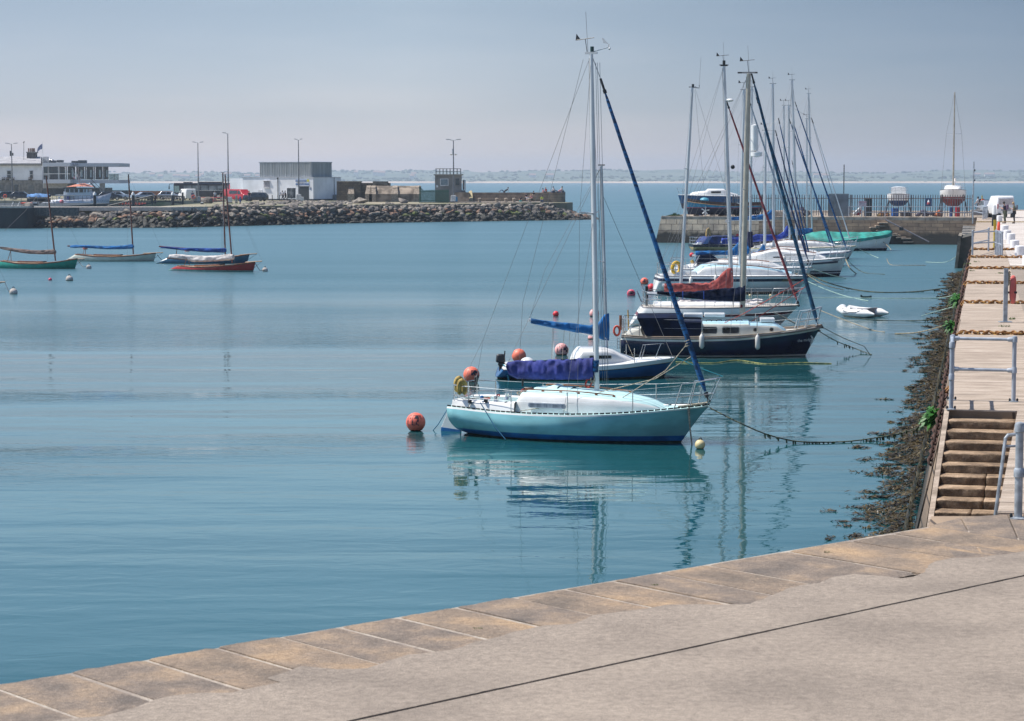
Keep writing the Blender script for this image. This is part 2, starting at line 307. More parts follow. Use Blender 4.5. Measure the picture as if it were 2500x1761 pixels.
# corner of the stair slot
sr = edge(22.6, 1.07)
def quay():
    A = q0-qd*8; B = Vector((E0.x, E0.y, QZ))
    pts = [A]+[q0+qd*t for t in (0,)]+[B, Vector((*edge(22.75, .02), QZ)), Vector((*edge(22.9, .71), QZ)), Vector((40, 23, QZ)), Vector((40, -15, QZ)), Vector((-25, -15, QZ))]
    mb = MB(); mb.prism([(p.x, p.y) for p in pts], -3, QZ-.03)
    o = mb.build('quay', [WALLM]); o['kind'] = 'structure'; o['label'] = 'stone quay along the bottom of the photograph'
    # coping stones
    mb = MB(); rnd = random.Random(3)
    L = (B-A).length; s = 0
    while s < L-.1:
        w = rnd.choice((.6, .62, .66, .58, .9, 1.1)) if s > 15 else rnd.uniform(.56, .64)
        w = min(w, L-s); dep = 1.6; g = .024
        mb.m = 0 if rnd.random() < .58 else 1
        j = rnd.uniform(-.018, .012); zt = QZ+rnd.uniform(.0, .008)
        rows = []
        nx = 13
        sa, sb = s+g, s+w-g
        front = []
        for k in range(nx):
            u = lerp(sa, sb, k/(nx-1)); e = j+.016*noise.noise(Vector((u*4, 0, 0)))+.026*noise.noise(Vector((u*11, 3, 0)))-(.035 if k in (0, nx-1) else 0)
            front.append(A+qd*u-qn*e)
        for off, z in ((0, -.35), (0, -.035), (.015, -.010), (.05, 0.0), (.3, .002), (.8, 0), (dep, 0)):
            rows.append([Vector((p+qn*off).to_tuple()[:2]+(zt+z+(.004*noise.noise(p*7) if z > -.02 else 0),)) for p in front])
        mb.grid(rows)
        for fr in (0, nx-1): mb.face([rows[k][fr] for k in range(7)]+[Vector((rows[6][fr].x, rows[6][fr].y, zt-.35))])
        s += w
    o = mb.build('quay_coping', [COPA, COPB], smooth=False); o['kind'] = 'structure'; o['label'] = 'worn granite coping stones along the quay edge'
    W = [(2264, 1284.5), (2345, 1263), (2460, 1255.5), (2560, 1253), (2620, 1340), (2500, 1349), (2400, 1361), (2330, 1363)]
    w = [G(x, y, QZ) for x, y in W]
    for nm_, idx in (('a', (0, 1, 6, 7)), ('b', (1, 2, 5, 6)), ('c', (2, 3, 4, 5))):
        c = sum((w[i] for i in idx), Vector())/4; P = [c+(w[i]-c)*.985+Vector((0, 0, .003)) for i in idx]; o = MB().slab(P, (0, 0, -.3)).build('quay_corner_stone', COPB, bevel=.012); o['kind'] = 'structure'
    # mortar showing in the joints
    mb = MB(); dn = Vector((0, 0, .002)); mb.face([A+qn*.09-dn, B+qn*.09-dn, B+qn*1.6-dn, A+qn*1.6-dn])
    o = mb.build('quay_joint_mortar', MORT); o['kind'] = 'structure'
    # concrete apron laid over the backs of the stones, with a ragged edge
    bp = [(-400, 1850), (-60, 1790), (100, 1768), (160, 1757), (250, 1750), (330, 1730), (372, 1712), (420, 1700), (480, 1694), (570, 1692), (640, 1676), (690, 1668), (650, 1656), (740, 1629), (820, 1636), (900, 1633),
          (960, 1612), (1000, 1600), (1100, 1588), (1180, 1566), (1250, 1546), (1330, 1530), (1400, 1524), (1450, 1503), (1560, 1490), (1640, 1478), (1760, 1478), (1830, 1476), (1880, 1458), (1925, 1436), (1960, 1430), (2000, 1424),
          (2035, 1410), (2085, 1403), (2140, 1407), (2200, 1413), (2235, 1410), (2257, 1399), (2264, 1386), (2280, 1373), (2330, 1364), (2400, 1362), (2470, 1352), (2560, 1340), (2700, 1335)]
    raw = [G(x, y, QZ+.004) for x, y in bp]; pts = []
    for a, b in zip(raw, raw[1:]):
        for k in range(6):
            p = a.lerp(b, k/6); p.x += .022*noise.noise(p*6)+.012*noise.noise(p*25); p.y += .03*noise.noise(p*5+Vector((9, 9, 9))); pts.append(p)
    # joint of the paving: two sheets
    ja, jb = G(880, 1761, QZ), G(2500, 1410, QZ); jd = (jb-ja).normalized(); jn = Vector((jd.y, -jd.x, 0))
    mb = MB(); up = Vector((0, 0, .02)); rows = [[], [], []]
    jo = [ja+jd*t for t in (-14, 30)]
    for p in pts:
        d = (p-ja).dot(jn); q = p-jn*d
        u = (p-ja).dot(jd); wv = .006*noise.noise(Vector((u*3, 0, 0)))+.006*noise.noise(Vector((u*17, 5, 0)))
        rows[0].append(p-Vector((0, 0, .03))); rows[1].append(p+Vector((0, 0, .006))); rows[2].append(ja+jd*u-jn*(.018+wv)+Vector((0, 0, .016)))
    mb.grid(rows); mb.face([rows[2][0], rows[2][-1], rows[2][-1]-Vector((0, 0, .05)), rows[2][0]-Vector((0, 0, .05))])
    a = [p-Vector((0, 0, .10)) for p in rows[2]]; mb.grid([rows[2], a])
    mb.build('apron_strip', ASPH)['kind'] = 'structure'
    mb = MB(); r1 = []; r2 = []
    for k in range(240):
        u = -14+k*.19; wv = .006*noise.noise(Vector((u*3, 40, 0)))+.007*noise.noise(Vector((u*15, 25, 0)))
        r1.append(ja+jd*u+jn*(.014+wv)+Vector((0, 0, .014))); r2.append(ja+jd*u+jn*26+Vector((0, 0, .014)))
    mb.grid([[p-Vector((0, 0, .1)) for p in r1], r1, r2]); mb.build('apron', ASPH)['kind'] = 'structure'
quay()
def pier():
    # body of the main pier, battered wall towards the water; slot for the stairs between Y 22.9 and 33.2
    ys = [33.2, 45, 60, 80, 110, 150, 205.2]; mb = MB()
    top = [Vector((*edge(y), QZ-.02)) for y in ys]; bot = [Vector((*edge(y, -.8), -1.0)) for y in ys]
    mid = [Vector((*edge(y, -.16), QZ-.7)) for y in ys]
    mb.grid([bot, mid, top]); mb.face([bot[0], mid[0], top[0], Vector((*edge(33.2, 3), QZ-.02)), Vector((*edge(33.2, 3), -1))])
    far = [Vector((*edge(y, 30), QZ-.02)) for y in ys]; mb.grid([top, far])
    # slot side wall
    mb.face([Vector((*edge(22.9, .71), -1)), Vector((*edge(33.2, 1.07), -1)), Vector((*edge(33.2, 1.07), QZ-.02)), Vector((*edge(22.9, .71), QZ-.02))])
    mb.face([Vector((*edge(22.9, .71), QZ-.02)), Vector((*edge(33.2, 1.07), QZ-.02)), Vector((*edge(33.2, 30), QZ-.02)), Vector((*edge(22.9, 30), QZ-.02))])
    o = mb.build('pier', WALLM); o['kind'] = 'structure'; o['label'] = 'stone pier running away on the right'
    # slabs along the edge: long stones laid across
    mb = MB(); rnd = random.Random(5); s = 33.2
    while s < 204:
        w = rnd.uniform(2.2, 6.0); e = .0
        z = QZ+rnd.uniform(-.002, .002)
        a, b = s+.002, s+w-.002
        cut = rnd.uniform(.6, 1.2)
        for o0, o1 in ((-.012, 1.62),):
            x0 = rnd.uniform(-.02, .0) if o0 < 0 else o0
            P = [Vector((*edge(a, x0), z)), Vector((*edge(b, x0), z)), Vector((*edge(b, o1), z)), Vector((*edge(a, o1), z))]
            mb.slab(P, (0, 0, -.3))
        s += w
    # beside the slot
    s = 22.95
    while s < 33.1:
        w = min(rnd.uniform(.6, 1.1), 33.2-s); P = [Vector((*edge(s+.01, 1.06-.035*(33.2-s)), QZ)), Vector((*edge(s+w-.01, 1.06-.035*(33.2-s-w)), QZ)), Vector((*edge(s+w-.01, 1.75), QZ)), Vector((*edge(s+.01, 1.75), QZ))]
        mb.slab(P, (0, 0, -.3)); s += w
    mb.build('pier_edge_slabs', PIERS)['kind'] = 'structure'
    mb = MB(); P = [Vector((*edge(22.9, 1.6), QZ+.006)), Vector((*edge(90, 1.6), QZ+.006)), Vector((*edge(90, 30), QZ+.006)), Vector((*edge(22.9, 30), QZ+.006))]
    mb.slab(P, (0, 0, -.1)); mb.build('pier_walkway_near', ASPH)['kind'] = 'structure'
    mb = MB()
    s = 90.02
    while s < 255:
        e = min(s+4.6, 256)
        for o0, o1 in ((1.63, 5.6), (5.63, 10), (10.03, 30)):
            if s > 204: o0 = max(o0, 1.6)
            P = [Vector((*edge(s, o0), QZ+.006)), Vector((*edge(e-.03, o0), QZ+.006)), Vector((*edge(e-.03, o1), QZ+.006)), Vector((*edge(s, o1), QZ+.006))]
            mb.slab(P, (0, 0, -.12))
        s = e
    mb.build('pier_walkway', PIERC)['kind'] = 'structure'
    mb = MB(); mb.slab([Vector((*edge(205, -.2), QZ-.02)), Vector((*edge(256, -.2), QZ-.02)), Vector((*edge(256, 32), QZ-.02)), Vector((*edge(205, 32), QZ-.02))], (0, 0, -4))
    mb.build('pier_head', WALLM)['kind'] = 'structure'
    mb = MB(); mb.slab([Vector((*edge(250, 1.6), QZ+.03)), Vector((*edge(257, 1.6), QZ+.03)), Vector((*edge(257, 32), QZ+.03)), Vector((*edge(250, 32), QZ+.03))], (0, 0, -1))
    mb.build('pier_head_slabs', PIERS)['kind'] = 'structure'
pier()
def stairs():
    o = empty('stone_stairs', (*edge(33.2), 0), 'worn brown stone steps going down into the harbour beside the pipe railing', 'stairs')
    base = Vector((*edge(33.2), 0)); r, t = .130, .30; rnd = random.Random(11)
    L = lambda y, off, z: Vector((*(E0+PD*((y-E0.y)/PD.y)+PN*(off-.055*(33.2-y))), z))-base
    for k in range(1, 17):
        z = QZ-r*k; y1 = 33.2-t*(k-1); y0 = y1-t
        cuts = [0.04, rnd.choice((.45, .55, .32, .7)) if k > 5 else None, 1.06+.02*t*k]; cuts = [c for c in cuts if c is not None]
        for a, b in zip(cuts, cuts[1:]):
            mb = MB(); mb.smooth = False
            # a block with a worn, uneven nosing
            nx = 14; rows = []
            for q, (dy, dz) in enumerate(((.03, -r), (.0, -r+.012), (.0, -.035), (.004, -.016), (.014, -.004), (.04, 0), (t, .002), (t+.05, .002))):
                row = []
                for i in range(nx):
                    u = lerp(a+.008, b-.008, i/(nx-1)); wv = noise.noise(Vector((u*5, k*3.1, q*.7)))*.010+noise.noise(Vector((u*17, k*5.1, q*.4)))*.008
                    ed = .010 if i in (0, nx-1) and q in (2, 3, 4) else 0
                    row.append(L(y0+dy+ed+(wv if q < 6 else 0), u, z+dz+(wv*.7-ed*.5 if q in (3, 4) else 0)))
                rows.append(row)
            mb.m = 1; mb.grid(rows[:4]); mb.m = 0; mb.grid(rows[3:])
            for i in (0, nx-1): mb.face([rw[i] for rw in rows]+[L(y1, (a+.008, b-.008)[i > 0], z-r)])
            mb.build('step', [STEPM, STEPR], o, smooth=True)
    # side wall (string) on the water side following the steps
    mb = MB()
    for k in range(0, 17):
        pass
    a = [L(33.2, .045, QZ), L(33.2, -.03, QZ), L(28.0, -.03, QZ-.13*17.5), L(28.0, .045, QZ-.13*17.5)]
    mb.slab(a, (0, 0, -2.4)); mb.build('string_wall', PIERS, o)
    mb = MB(); mb.grid([[L(y, q-.04, (QZ if j == 0 else QZ-.4 if j == 1 else -1)-(0 if j == 2 else (33.2-y)*.437)) for j, q in enumerate((0, -.03, -.62))] for y in (33.25, 31, 29, 27.6)]); mb.build('outer_face', WALLM, o)
    mb = MB(); mb.slab([L(33.3, -.05, QZ+.002), L(33.3, 1.3, QZ+.002), L(32.9+.3, 1.3, QZ+.002), L(33.2, -.05, QZ+.002)], (0, 0, -.2)); mb.build('top_slab', PIERS, o)
stairs()
def cross_pier():
    a, b = Vector((14.5, 212.0)), Vector((43.5, 205.0)); mb = MB(); d = (b-a).normalized(); nn = Vector((-d.y, d.x))
    P = lambda s, o, z: Vector((*(a+d*s+nn*o), z)); L = (b-a).length
    def wall(s0, s1, left_end, m, name):
        mb = MB(); n = 12
        rows = [[P(lerp(s0, s1, k/n)-(-.0 if k or not left_end else 0), oo, z) for k in range(n+1)] for oo, z in ((-.55, -1.2), (0.0, QZ-.02), (0.02, QZ-.02), (44, QZ-.02))]
        if left_end:
            for q, dx in enumerate((-.75, 0, 0, 0)): rows[q][0] = rows[q][0]+Vector((d.x*dx, d.y*dx, 0))
        mb.grid(rows)
        if left_end: mb.face([rows[0][0], rows[1][0], rows[3][0], P(s0-.75, 44, -1.2)])
        o = mb.build(name, m); o['kind'] = 'structure'; return o
    wall(0, 9.5, True, WALLP, 'harbour_wall_pale'); wall(9.5, L+1.5, False, WALLM, 'harbour_wall')
    # coping
    mb = MB(); s = .02; rnd = random.Random(8)
    while s < L:
        w = rnd.uniform(.9, 1.5); mb.slab([P(s, -.04, QZ+.02), P(min(s+w-.03, L), -.04, QZ+.02), P(min(s+w-.03, L), .6, QZ+.02), P(s, .6, QZ+.02)], (0, 0, -.34)); s += w
    mb.build('harbour_wall_coping', pm('wall_coping', (.42, .34, .27), .9, var=.2, scale=1.5), bevel=.02)['kind'] = 'structure'
    mb = MB(); mb.slab([P(.2, .6, QZ+.004), P(L+1, .6, QZ+.004), P(L+1, 44, QZ+.004), P(.2, 44, QZ+.004)], (0, 0, -.2))
    mb.build('yard_ground', pm('yard_gravel', (.34, .28, .22), .95, var=.3, scale=.8))['kind'] = 'structure'
    return P, L
CP, CPL = cross_pier()
# ------------------------------------------------------------------ far shore
def far_shore():
    HM = pm('far_fields', (.13, .155, .11), .95, rgb2=(.09, .12, .08), scale=.006, detail=8, low=.42, high=.58)
    mb = MB(); rows = []; nx = 170
    prof = [(0, 0), (18, .8), (60, 3.0), (200, 7), (500, 13), (800, 20), (1100, 27), (1500, 20)]
    for dy, h in prof:
        row = []
        for k in range(nx):
            x = lerp(-1450, 1450, k/(nx-1)); n1 = noise.noise(Vector((x*.0022, dy*.002, 3)))+.5*noise.noise(Vector((x*.007, dy*.004, 8)))
            hh = h*(1+.45*n1)+(.0 if dy < 100 else 2.2*noise.noise(Vector((x*.05, dy*.03, 1)))+1.5*noise.noise(Vector((x*.16, dy*.1, 5))))
            if x > 400: hh *= 1.0
            row.append((x, 4420+dy, max(-.2, hh)))
        rows.append(row)
    mb.grid(rows); mb.face([(-1450, 4405, -.5), (1450, 4405, -.5), (1450, 4420, .1), (-1450, 4420, .1)])
    o = mb.build('hills', HM, smooth=True); o['kind'] = 'structure'; o['label'] = 'low wooded far shore fading into haze'
    mb = MB(); mb.grid([[(lerp(-1450, 1450, k/60), 4400+2*sin(k), .05) for k in range(61)], [(lerp(-1450, 1450, k/60), 4412, 2.3+.5*sin(k*1.7)) for k in range(61)], [(lerp(-1450, 1450, k/60), 4450, 3.4) for k in range(61)]])
    o = mb.build('beach', pm('far_sand', (.55, .44, .34), .95, var=.1, scale=.01)); o['kind'] = 'structure'; o['label'] = 'thin pale beach under the far shore'
    # far woodland: one mass of crowns
    mb = MB(); rnd = random.Random(21)
    def hgt(x, dy):
        n1 = noise.noise(Vector((x*.0022, dy*.002, 3)))+.5*noise.noise(Vector((x*.007, dy*.004, 8))); return ipol(prof, dy)*(1+.45*n1)
    for k in range(3000):
        x = rnd.uniform(-1400, 1400); dy = rnd.choice((70, 150, 300, 450, 700, 950, 1080))+rnd.uniform(-60, 60)
        if noise.noise(Vector((x*.004, dy*.01, 2))) < -.05: continue
        s = rnd.uniform(1.6, 4.2)*(1.4 if rnd.random() < .1 else 1); z = hgt(x, max(20, dy)); c = Vector((x, 4420+dy, z+s*.35)); nn = 6
        rw = [[(c.x+cos(2*pi*j/nn)*s*r*rnd.uniform(.8, 1.6), c.y+sin(2*pi*j/nn)*s*r, c.z+zz*s*rnd.uniform(.35, .55)) for j in range(nn)] for r, zz in ((.8, -1), (1.15, -.2), (.85, .7), (.25, 1.15))]
        mb.grid(rw, True, True)
    o = mb.build('far_woodland', pm('far_tree_green', (.09, .12, .075), .95, var=.3, scale=.02)); tag(o, kind='stuff', label='distant woodland on the far shore')
    hw = pm('far_house_white', (.80, .76, .72), .8, var=.1); hr = pm('far_roof', (.35, .24, .2), .8)
    spots = [(372, 431), (392, 437), (431, 436), (446, 437), (455, 437.5), (484, 438), (492, 435), (548, 434.5), (560, 434.5), (604, 437), (628, 437), (869, 425), (918, 425), (932, 426), (1006, 434), (1010, 429), (1300, 433), (1342, 433), (2385, 432), (2410, 432), (2418, 431.5), (2010, 436), (2016, 437), (1992, 436)]
    protos = None
    for i, (px, py) in enumerate(spots):
        Y = 4420+lerp(160, 900, max(0, min(1, (442-py)/22))); p = D(px, py, Y); w = random.uniform(9, 18); z = hgt(p.x, Y-4420)-1
        o = empty('far_house', (p.x, Y, z), 'tiny pale house among trees on the hazy far shore', 'house', 'pale houses scattered on the far shore')
        h = max(6, p.z-z+4)
        MB().box((0, 0, h/2), (w, 9, h)).build('wall', hw, o)
        MB().slab([(-w/2-.4, -5, h), (w/2+.4, -5, h), (w/2+.4, 0, h+3.4), (-w/2-.4, 0, h+3.4)], (0, 0, .3)).slab([(-w/2-.4, 5, h), (-w/2-.4, 0.05, h+3.4), (w/2+.4, 0.05, h+3.4), (w/2+.4, 5, h)], (0, 0, .3)).build('roof', hr, o)
far_shore()
# ------------------------------------------------------------------ boats
def noise_cloth(p, a, f): return Vector((noise.noise(p*f), noise.noise(p*f+Vector((7, 0, 0))), noise.noise(p*f+Vector((0, 9, 0)))))*a
class Boat:
    tum = .05
    """local frame: x forward, y to port (away from the camera here), z up from the water"""
    def __init__(s, name, stern_wl, bow_wl, label, cat, group=None, z=0.0, roll=0.0):
        a, b = G(*stern_wl, z), G(*bow_wl, z); s.h = atan2(b.y-a.y, b.x-a.x); s.o = (a+b)/2; s.wl = (b-a).length
        s.ux = Vector((cos(s.h), sin(s.h), 0)); s.uy = Vector((-sin(s.h), cos(s.h), 0))
        s.root = empty(name, s.o, label, cat, group, s.h); s.B = 1.0
    def P(s, px, py, y=0.0):
        w = PL(px, py, s.o+s.uy*y, s.uy)-s.o; return w.dot(s.ux), w.z
    def V(s, px, py, y=0.0):
        x, z = s.P(px, py, y); return Vector((x, y, z))
    def shape(s, sheer_px, beam, bow_wl_px=None, full=.62, tran=.72, depth=.35):
        """sheer_px: px of the near sheer from stern to bow tip"""
        s.beam = beam; s.tran = tran; s.full = full
        x0 = s.P(*sheer_px[0])[0]; x1 = s.P(*sheer_px[-1])[0]; s.x0, s.x1 = x0, x1
        for rep in range(4):
            tab = []
            for p in sheer_px:
                x = s.P(*p)[0]
                for _ in range(3): x, z = s.P(*p, -s.hb(x) if s.ux.x > 0 else s.hb(x))
                tab.append((x, z))
            tab.sort(); s.x0 = tab[0][0]
        s.sheer = tab; return s
    def hb(s, x):
        t = max(0.0, min(1.0, (x-s.x0)/(s.x1-s.x0)))
        v = s.tran+(1-s.tran)*sin(min(1, t/.45)*pi/2) if t < .45 else (max(0, 1-((t-.45)/.55)**2.0))**s.full
        return s.beam/2*max(.012, v)
    def zs(s, x): return ipol(s.sheer, x)
    def hull(s, bands, mats, rake_bow=.8, rake_stern=.15, depth=.35, n=34, bluff=1.0, name='hull', rise=.40):
        dp = lambda t: depth-rise*max(0, 1-t/.42)**1.8
        """bands: list of (top, bottom, material index); numbers >= 90 are offsets below the sheer (90 + d), others heights above the water"""
        mb = MB(); mb.smooth = True; zl = lambda v, x: s.zs(x)-(v-90) if v >= 80 else v
        for top, bot, mi in bands:
            mb.m = mi; k = 5 if (mi == 0 or bot < 0) else 2; rows = []
            for j in range(k+1):
                row = []
                for i in range(n+1):
                    t = i/n; t = t+.0*t; x = lerp(s.x0, s.x1, t); zt = s.zs(x)
                    za, zb = zl(top, x), zl(bot, x); z = max(lerp(za, min(za, zb), j/k), -dp(t)); f = max(0, min(1, (zt-z)/(zt+dp(t))))
                    m = lerp(2.7, 1.25, t**2.2); q = lerp(2.2, 1.05, t**2.0)
                    y = s.hb(x)*max(0, 1-f**m)**(1/q)*(1+s.tum*max(0, 1-t*1.35)**.7*sin(pi*min(1, f*1.25)))
                    xx = x-rake_bow*(t**3)*(f**bluff)+rake_stern*((1-t)**8)*f
                    row.append((xx, y, z))
                rows.append(row)
            mb.grid(rows); mb.grid([[(a, -b, c) for a, b, c in r] for r in rows])
            # transom
            mb.grid([[(r[0][0], r[0][1]*u, r[0][2]) for u in (-1, -.5, 0, .5, 1)] for r in rows])
        s.rake = (rake_bow, rake_stern)
        return mb.build(name, mats, s.root)
    def deck(s, mat, inset=.0, drop=.0, x0=None, x1=None, camber=.06, name='deck', n=26):
        mb = MB(); mb.smooth = True; x0 = s.x0 if x0 is None else x0; x1 = s.x1 if x1 is None else x1
        mb.grid([[(x, max(.004, s.hb(x)-inset)*u, s.zs(x)-drop+camber*(1-u*u)*s.hb(x)/(s.beam/2)) for u in (-1, -.6, 0, .6, 1)] for x in [lerp(x0, x1, k/n) for k in range(n+1)]])
        return mb.build(name, mat, s.root)
    def rail(s, mat, r=.02, dz=.015, name='toe_rail', x0=None, x1=None, dash=False, gap=.01):
        mb = MB(); x0 = s.x0 if x0 is None else x0; x1 = s.x1 if x1 is None else x1
        for sd in (-1, 1):
            if not dash: mb.tube([(x, sd*(s.hb(x)+gap), s.zs(x)+dz) for x in [lerp(x0, x1, k/26) for k in range(27)]], r, 6)
            else:
                N = 46
                for k in range(N):
                    xs = [lerp(x0, x1, (k+.06)/N), lerp(x0, x1, (k+.88)/N)]
                    mb.slab([(xs[0], sd*s.hb(xs[0]), s.zs(xs[0])+dz), (xs[1], sd*s.hb(xs[1]), s.zs(xs[1])+dz), (xs[1], sd*s.hb(xs[1]), s.zs(xs[1])+dz+.034), (xs[0], sd*s.hb(xs[0]), s.zs(xs[0])+dz+.034)], (0, -.015*sd, 0))
        return mb.build(name, mat, s.root)
    def cabin(s, st, mat, name='cabin', roofmat=None, n=1):
        """st: stations (x, half width, z base, z top edge, crown) ; top edge inset with a rounded shoulder"""
        mb = MB(); mb.smooth = True; rows = []
        for x, w, zb, zt, cr in st:
            h = max(.001, zt-zb); e = min(.05, h*.3)
            rows.append([(x, -w, zb), (x, -w*.985, zb+h*.5), (x, -w*.95, zt-e), (x, -w*.90, zt-.01), (x, -w*.80, zt+cr*.35), (x, -w*.4, zt+cr*.85), (x, 0, zt+cr), (x, w*.4, zt+cr*.85), (x, w*.80, zt+cr*.35), (x, w*.90, zt-.01), (x, w*.95, zt-e), (x, w*.985, zb+h*.5), (x, w, zb)])
        i0 = len(mb.v)
        for r in rows: mb.v += r
        nn = 13
        for a in range(len(rows)-1):
            for b in range(nn-1):
                mb.f.append([i0+a*nn+b, i0+a*nn+b+1, i0+(a+1)*nn+b+1, i0+(a+1)*nn+b]); mb.mi.append(1 if (3 <= b <= 8 and roofmat) else 0)
        for a in (0, len(rows)-1): mb.f.append([i0+a*nn+k for k in range(nn)]); mb.mi.append(0)
        return mb.build(name, [mat, roofmat or mat], s.root)
    def mast(s, base, top, w=.11, mat=ALU, name='mast', n=10):
        b, t = s.V(*base), s.V(*top); mb = MB(); mb.smooth = True
        N = 8; mb.tube([b.lerp(t, k/N) for k in range(N+1)], [w/2*(1 if k < 6 else lerp(1, .72, (k-6)/2)) for k in range(N+1)], n, flat=.7)
        o = mb.build(name, mat, s.root)
        # sail track and cap
        mb = MB(); mb.tube([b.lerp(t, .12)+Vector((-w*.55, 0, 0)), t+Vector((-w*.45, 0, -.1))], .012, 4); mb.box(t+Vector((0, 0, .02)), (w*2.4, .05, .05)); mb.build('mast_fittings', METAL, o)
        s.m0, s.m1 = b, t; return o
    def wire(s, pts, r=.0045, mat=WIRE, name='stay', parent=None, n=4):
        return MB().tube(pts, r, n, False).build(name, mat, parent or s.root)
    def spreaders(s, zf=(.5,), ln=.55, mat=METAL, shrouds=True, fw=0.0):
        b, t = s.m0, s.m1; tips = []
        for f in zf:
            c = b.lerp(t, f)
            for sd in (-1, 1):
                e = c+Vector((-.12, sd*ln, .05)); MB().tube([c, e], [.022, .014], 6).build('spreader', mat, s.root); tips.append((f, sd, e))
        if shrouds:
            for sd in (-1, 1):
                x = b.x-.1; ch = Vector((x, sd*s.hb(x)*.93, s.zs(x))); pts = [t-Vector((0, 0, .1))]
                for f, q, e in reversed(tips):
                    if q == sd: pts.append(e)
                s.wire(pts+[ch], name='shroud'); 
                if zf: s.wire([b.lerp(t, zf[0])-Vector((0, 0, .05)), Vector((x-.35, ch.y, s.zs(x-.35)))], name='shroud')
    def genoa(s, top, bot, w=.09, mat=None, name='furled_sail', drum=True, seed=0):
        a, b = s.V(*top), s.V(*bot); N = 26; mb = MB(); mb.smooth = True; pts = []; rr = []
        for k in range(N+1):
            t = k/N; p = a.lerp(b, t); sag = .10*sin(pi*t)*(a-b).length*.012
            pts.append(p+Vector((-sag, 0, -sag)) + noise_cloth(Vector((seed, t*9, 0)), .008, 1)); rr.append(w/2*(.62+.5*t)*(1+.14*noise.noise(Vector((seed, t*20, 3)))))
        rr[0] *= .4; rr[-1] *= .4
        mb.tube(pts, rr, 8); o = mb.build(name, mat, s.root)
        # leech spirals: a thin cord wound round the roll
        if drum:
            d = (b-a).normalized(); mb = MB(); mb.tube([b+d*.02, b+d*.14], .055, 10); mb.tube([b+d*.14, b+d*.22], .02, 6); mb.tube([b+d*.22, b+d*.26], .05, 10); mb.build('furling_drum', BLACK, o)
            mb = MB(); mb.tube([a-d*.30, a-d*.02], .03, 6); mb.tube([a-d*.02, a+d*.06], .045, 8); mb.build('furling_swivel', BLACK, o)
        s.wire([s.m1 if hasattr(s, 'm1') else a, a-(b-a).normalized()*.3], .008)
        return o
    def boomcover(s, prof, mat, name='sail_cover', th=.16, boom=None, wr=.03, seed=0, bmat=ALU, ends=.6):
        """prof: list of (px, top py, bottom py) along the boom; the cover is a draped body of thickness th"""
        mb = MB(); mb.smooth = True; mb.sharp = 100; rows = []; N = 60; n = 20
        xs = [p[0] for p in prof]
        for k in range(N+1):
            px = lerp(xs[0], xs[-1], k/N); ty = ipol([(p[0], p[1]) for p in prof], px); by = ipol([(p[0], p[2]) for p in prof], px)
            x, zt = s.P(px, ty); _, zb = s.P(px, by); c = (zt+zb)/2; h = (zt-zb)/2; row = []
            for j in range(n):
                a = 2*pi*j/n; cy = cos(a); cz = sin(a); y = cy*th/2*(1.15 if cz < 0 else .9); z = c+cz*h
                if abs(cy) < .3 and cz < 0: y *= .5
                wv = wr*(noise.noise(Vector((px*.10+seed, a*1.0, 0)))+.8*noise.noise(Vector((px*.045+a*1.4, a*.5, seed+4)))+.35*noise.noise(Vector((px*.3, a*3, seed))))
                row.append((x, y+wv*(1 if cy > 0 else -1), z+wv*.25*(1-abs(cy))))
            rows.append(row)
        mb.grid(rows, True, True); o = mb.build(name, mat, s.root)
        if boom:
            a, b = s.V(*boom[0]), s.V(*boom[1]); MB().tube([a, b], .05, 8).build('boom', bmat, s.root)
        return o
    def stanchions(s, xs, h=.6, r=.0125, mat=METAL, lines=(1.0, .52), ends=None, sides=(-1, 1), inset=.05, wmat=None):
        for sd in sides:
            for x in xs:
                y = sd*(s.hb(x)-inset); MB().tube([(x, y, s.zs(x)), (x, y*1.0, s.zs(x)+h)], r, 6).build('stanchion', mat, s.root)
            for f in lines:
                pts = [(x, sd*(s.hb(x)-inset), s.zs(x)+h*f) for x in xs]
                if ends: pts = [(ends[0], sd*(s.hb(ends[0])-inset), s.zs(ends[0])+h*f)]+pts+[(ends[1], sd*(s.hb(ends[1])-inset), s.zs(ends[1])+h*f)]
                s.wire(pts, .0042, wmat or GALV, 'lifeline')
    def pulpit(s, xa, xb, h=.6, over=.25, r=.014, mat=METAL, name='pulpit', bowend=True):
        mb = MB(); top = []
        if bowend:
            ya, yb = s.hb(xa)-.04, max(.07, s.hb(xb)-.03)
            L = lambda sd: [(xa, sd*ya, s.zs(xa)), (xa+.18, sd*ya*.95, s.zs(xa)+h)]
            tip = [(xb+over, -.14, s.zs(xb)+h+.06), (xb+over+.03, 0, s.zs(xb)+h+.07), (xb+over, .14, s.zs(xb)+h+.06)]
            mb.tube(L(-1)+[(lerp(xa, xb, .55), -(lerp(ya, yb, .6)), s.zs(xa)+h+.03)]+tip+[(lerp(xa, xb, .55), (lerp(ya, yb, .6)), s.zs(xa)+h+.03)]+L(1)[::-1], r, 6)
            for sd in (-1, 1):
                mb.tube([(xb+over, sd*.13, s.zs(xb)+h+.05), (xb-.05, sd*.06, s.zs(xb))], r, 6)
                mb.tube([(lerp(xa, xb, .5)+.1, sd*lerp(ya, yb, .5), s.zs(xa)+h+.03), (lerp(xa, xb, .45), sd*lerp(ya, yb, .45), s.zs(lerp(xa, xb, .45)))], r, 6)
                mb.tube([(xa+.09, sd*ya*.97, s.zs(xa)+h*.5), (xb+over*.5, sd*.10, s.zs(xb)+h*.5)], r*.8, 6)
        else:
            ya, yb = s.hb(xa)-.05, s.hb(xb)-.05
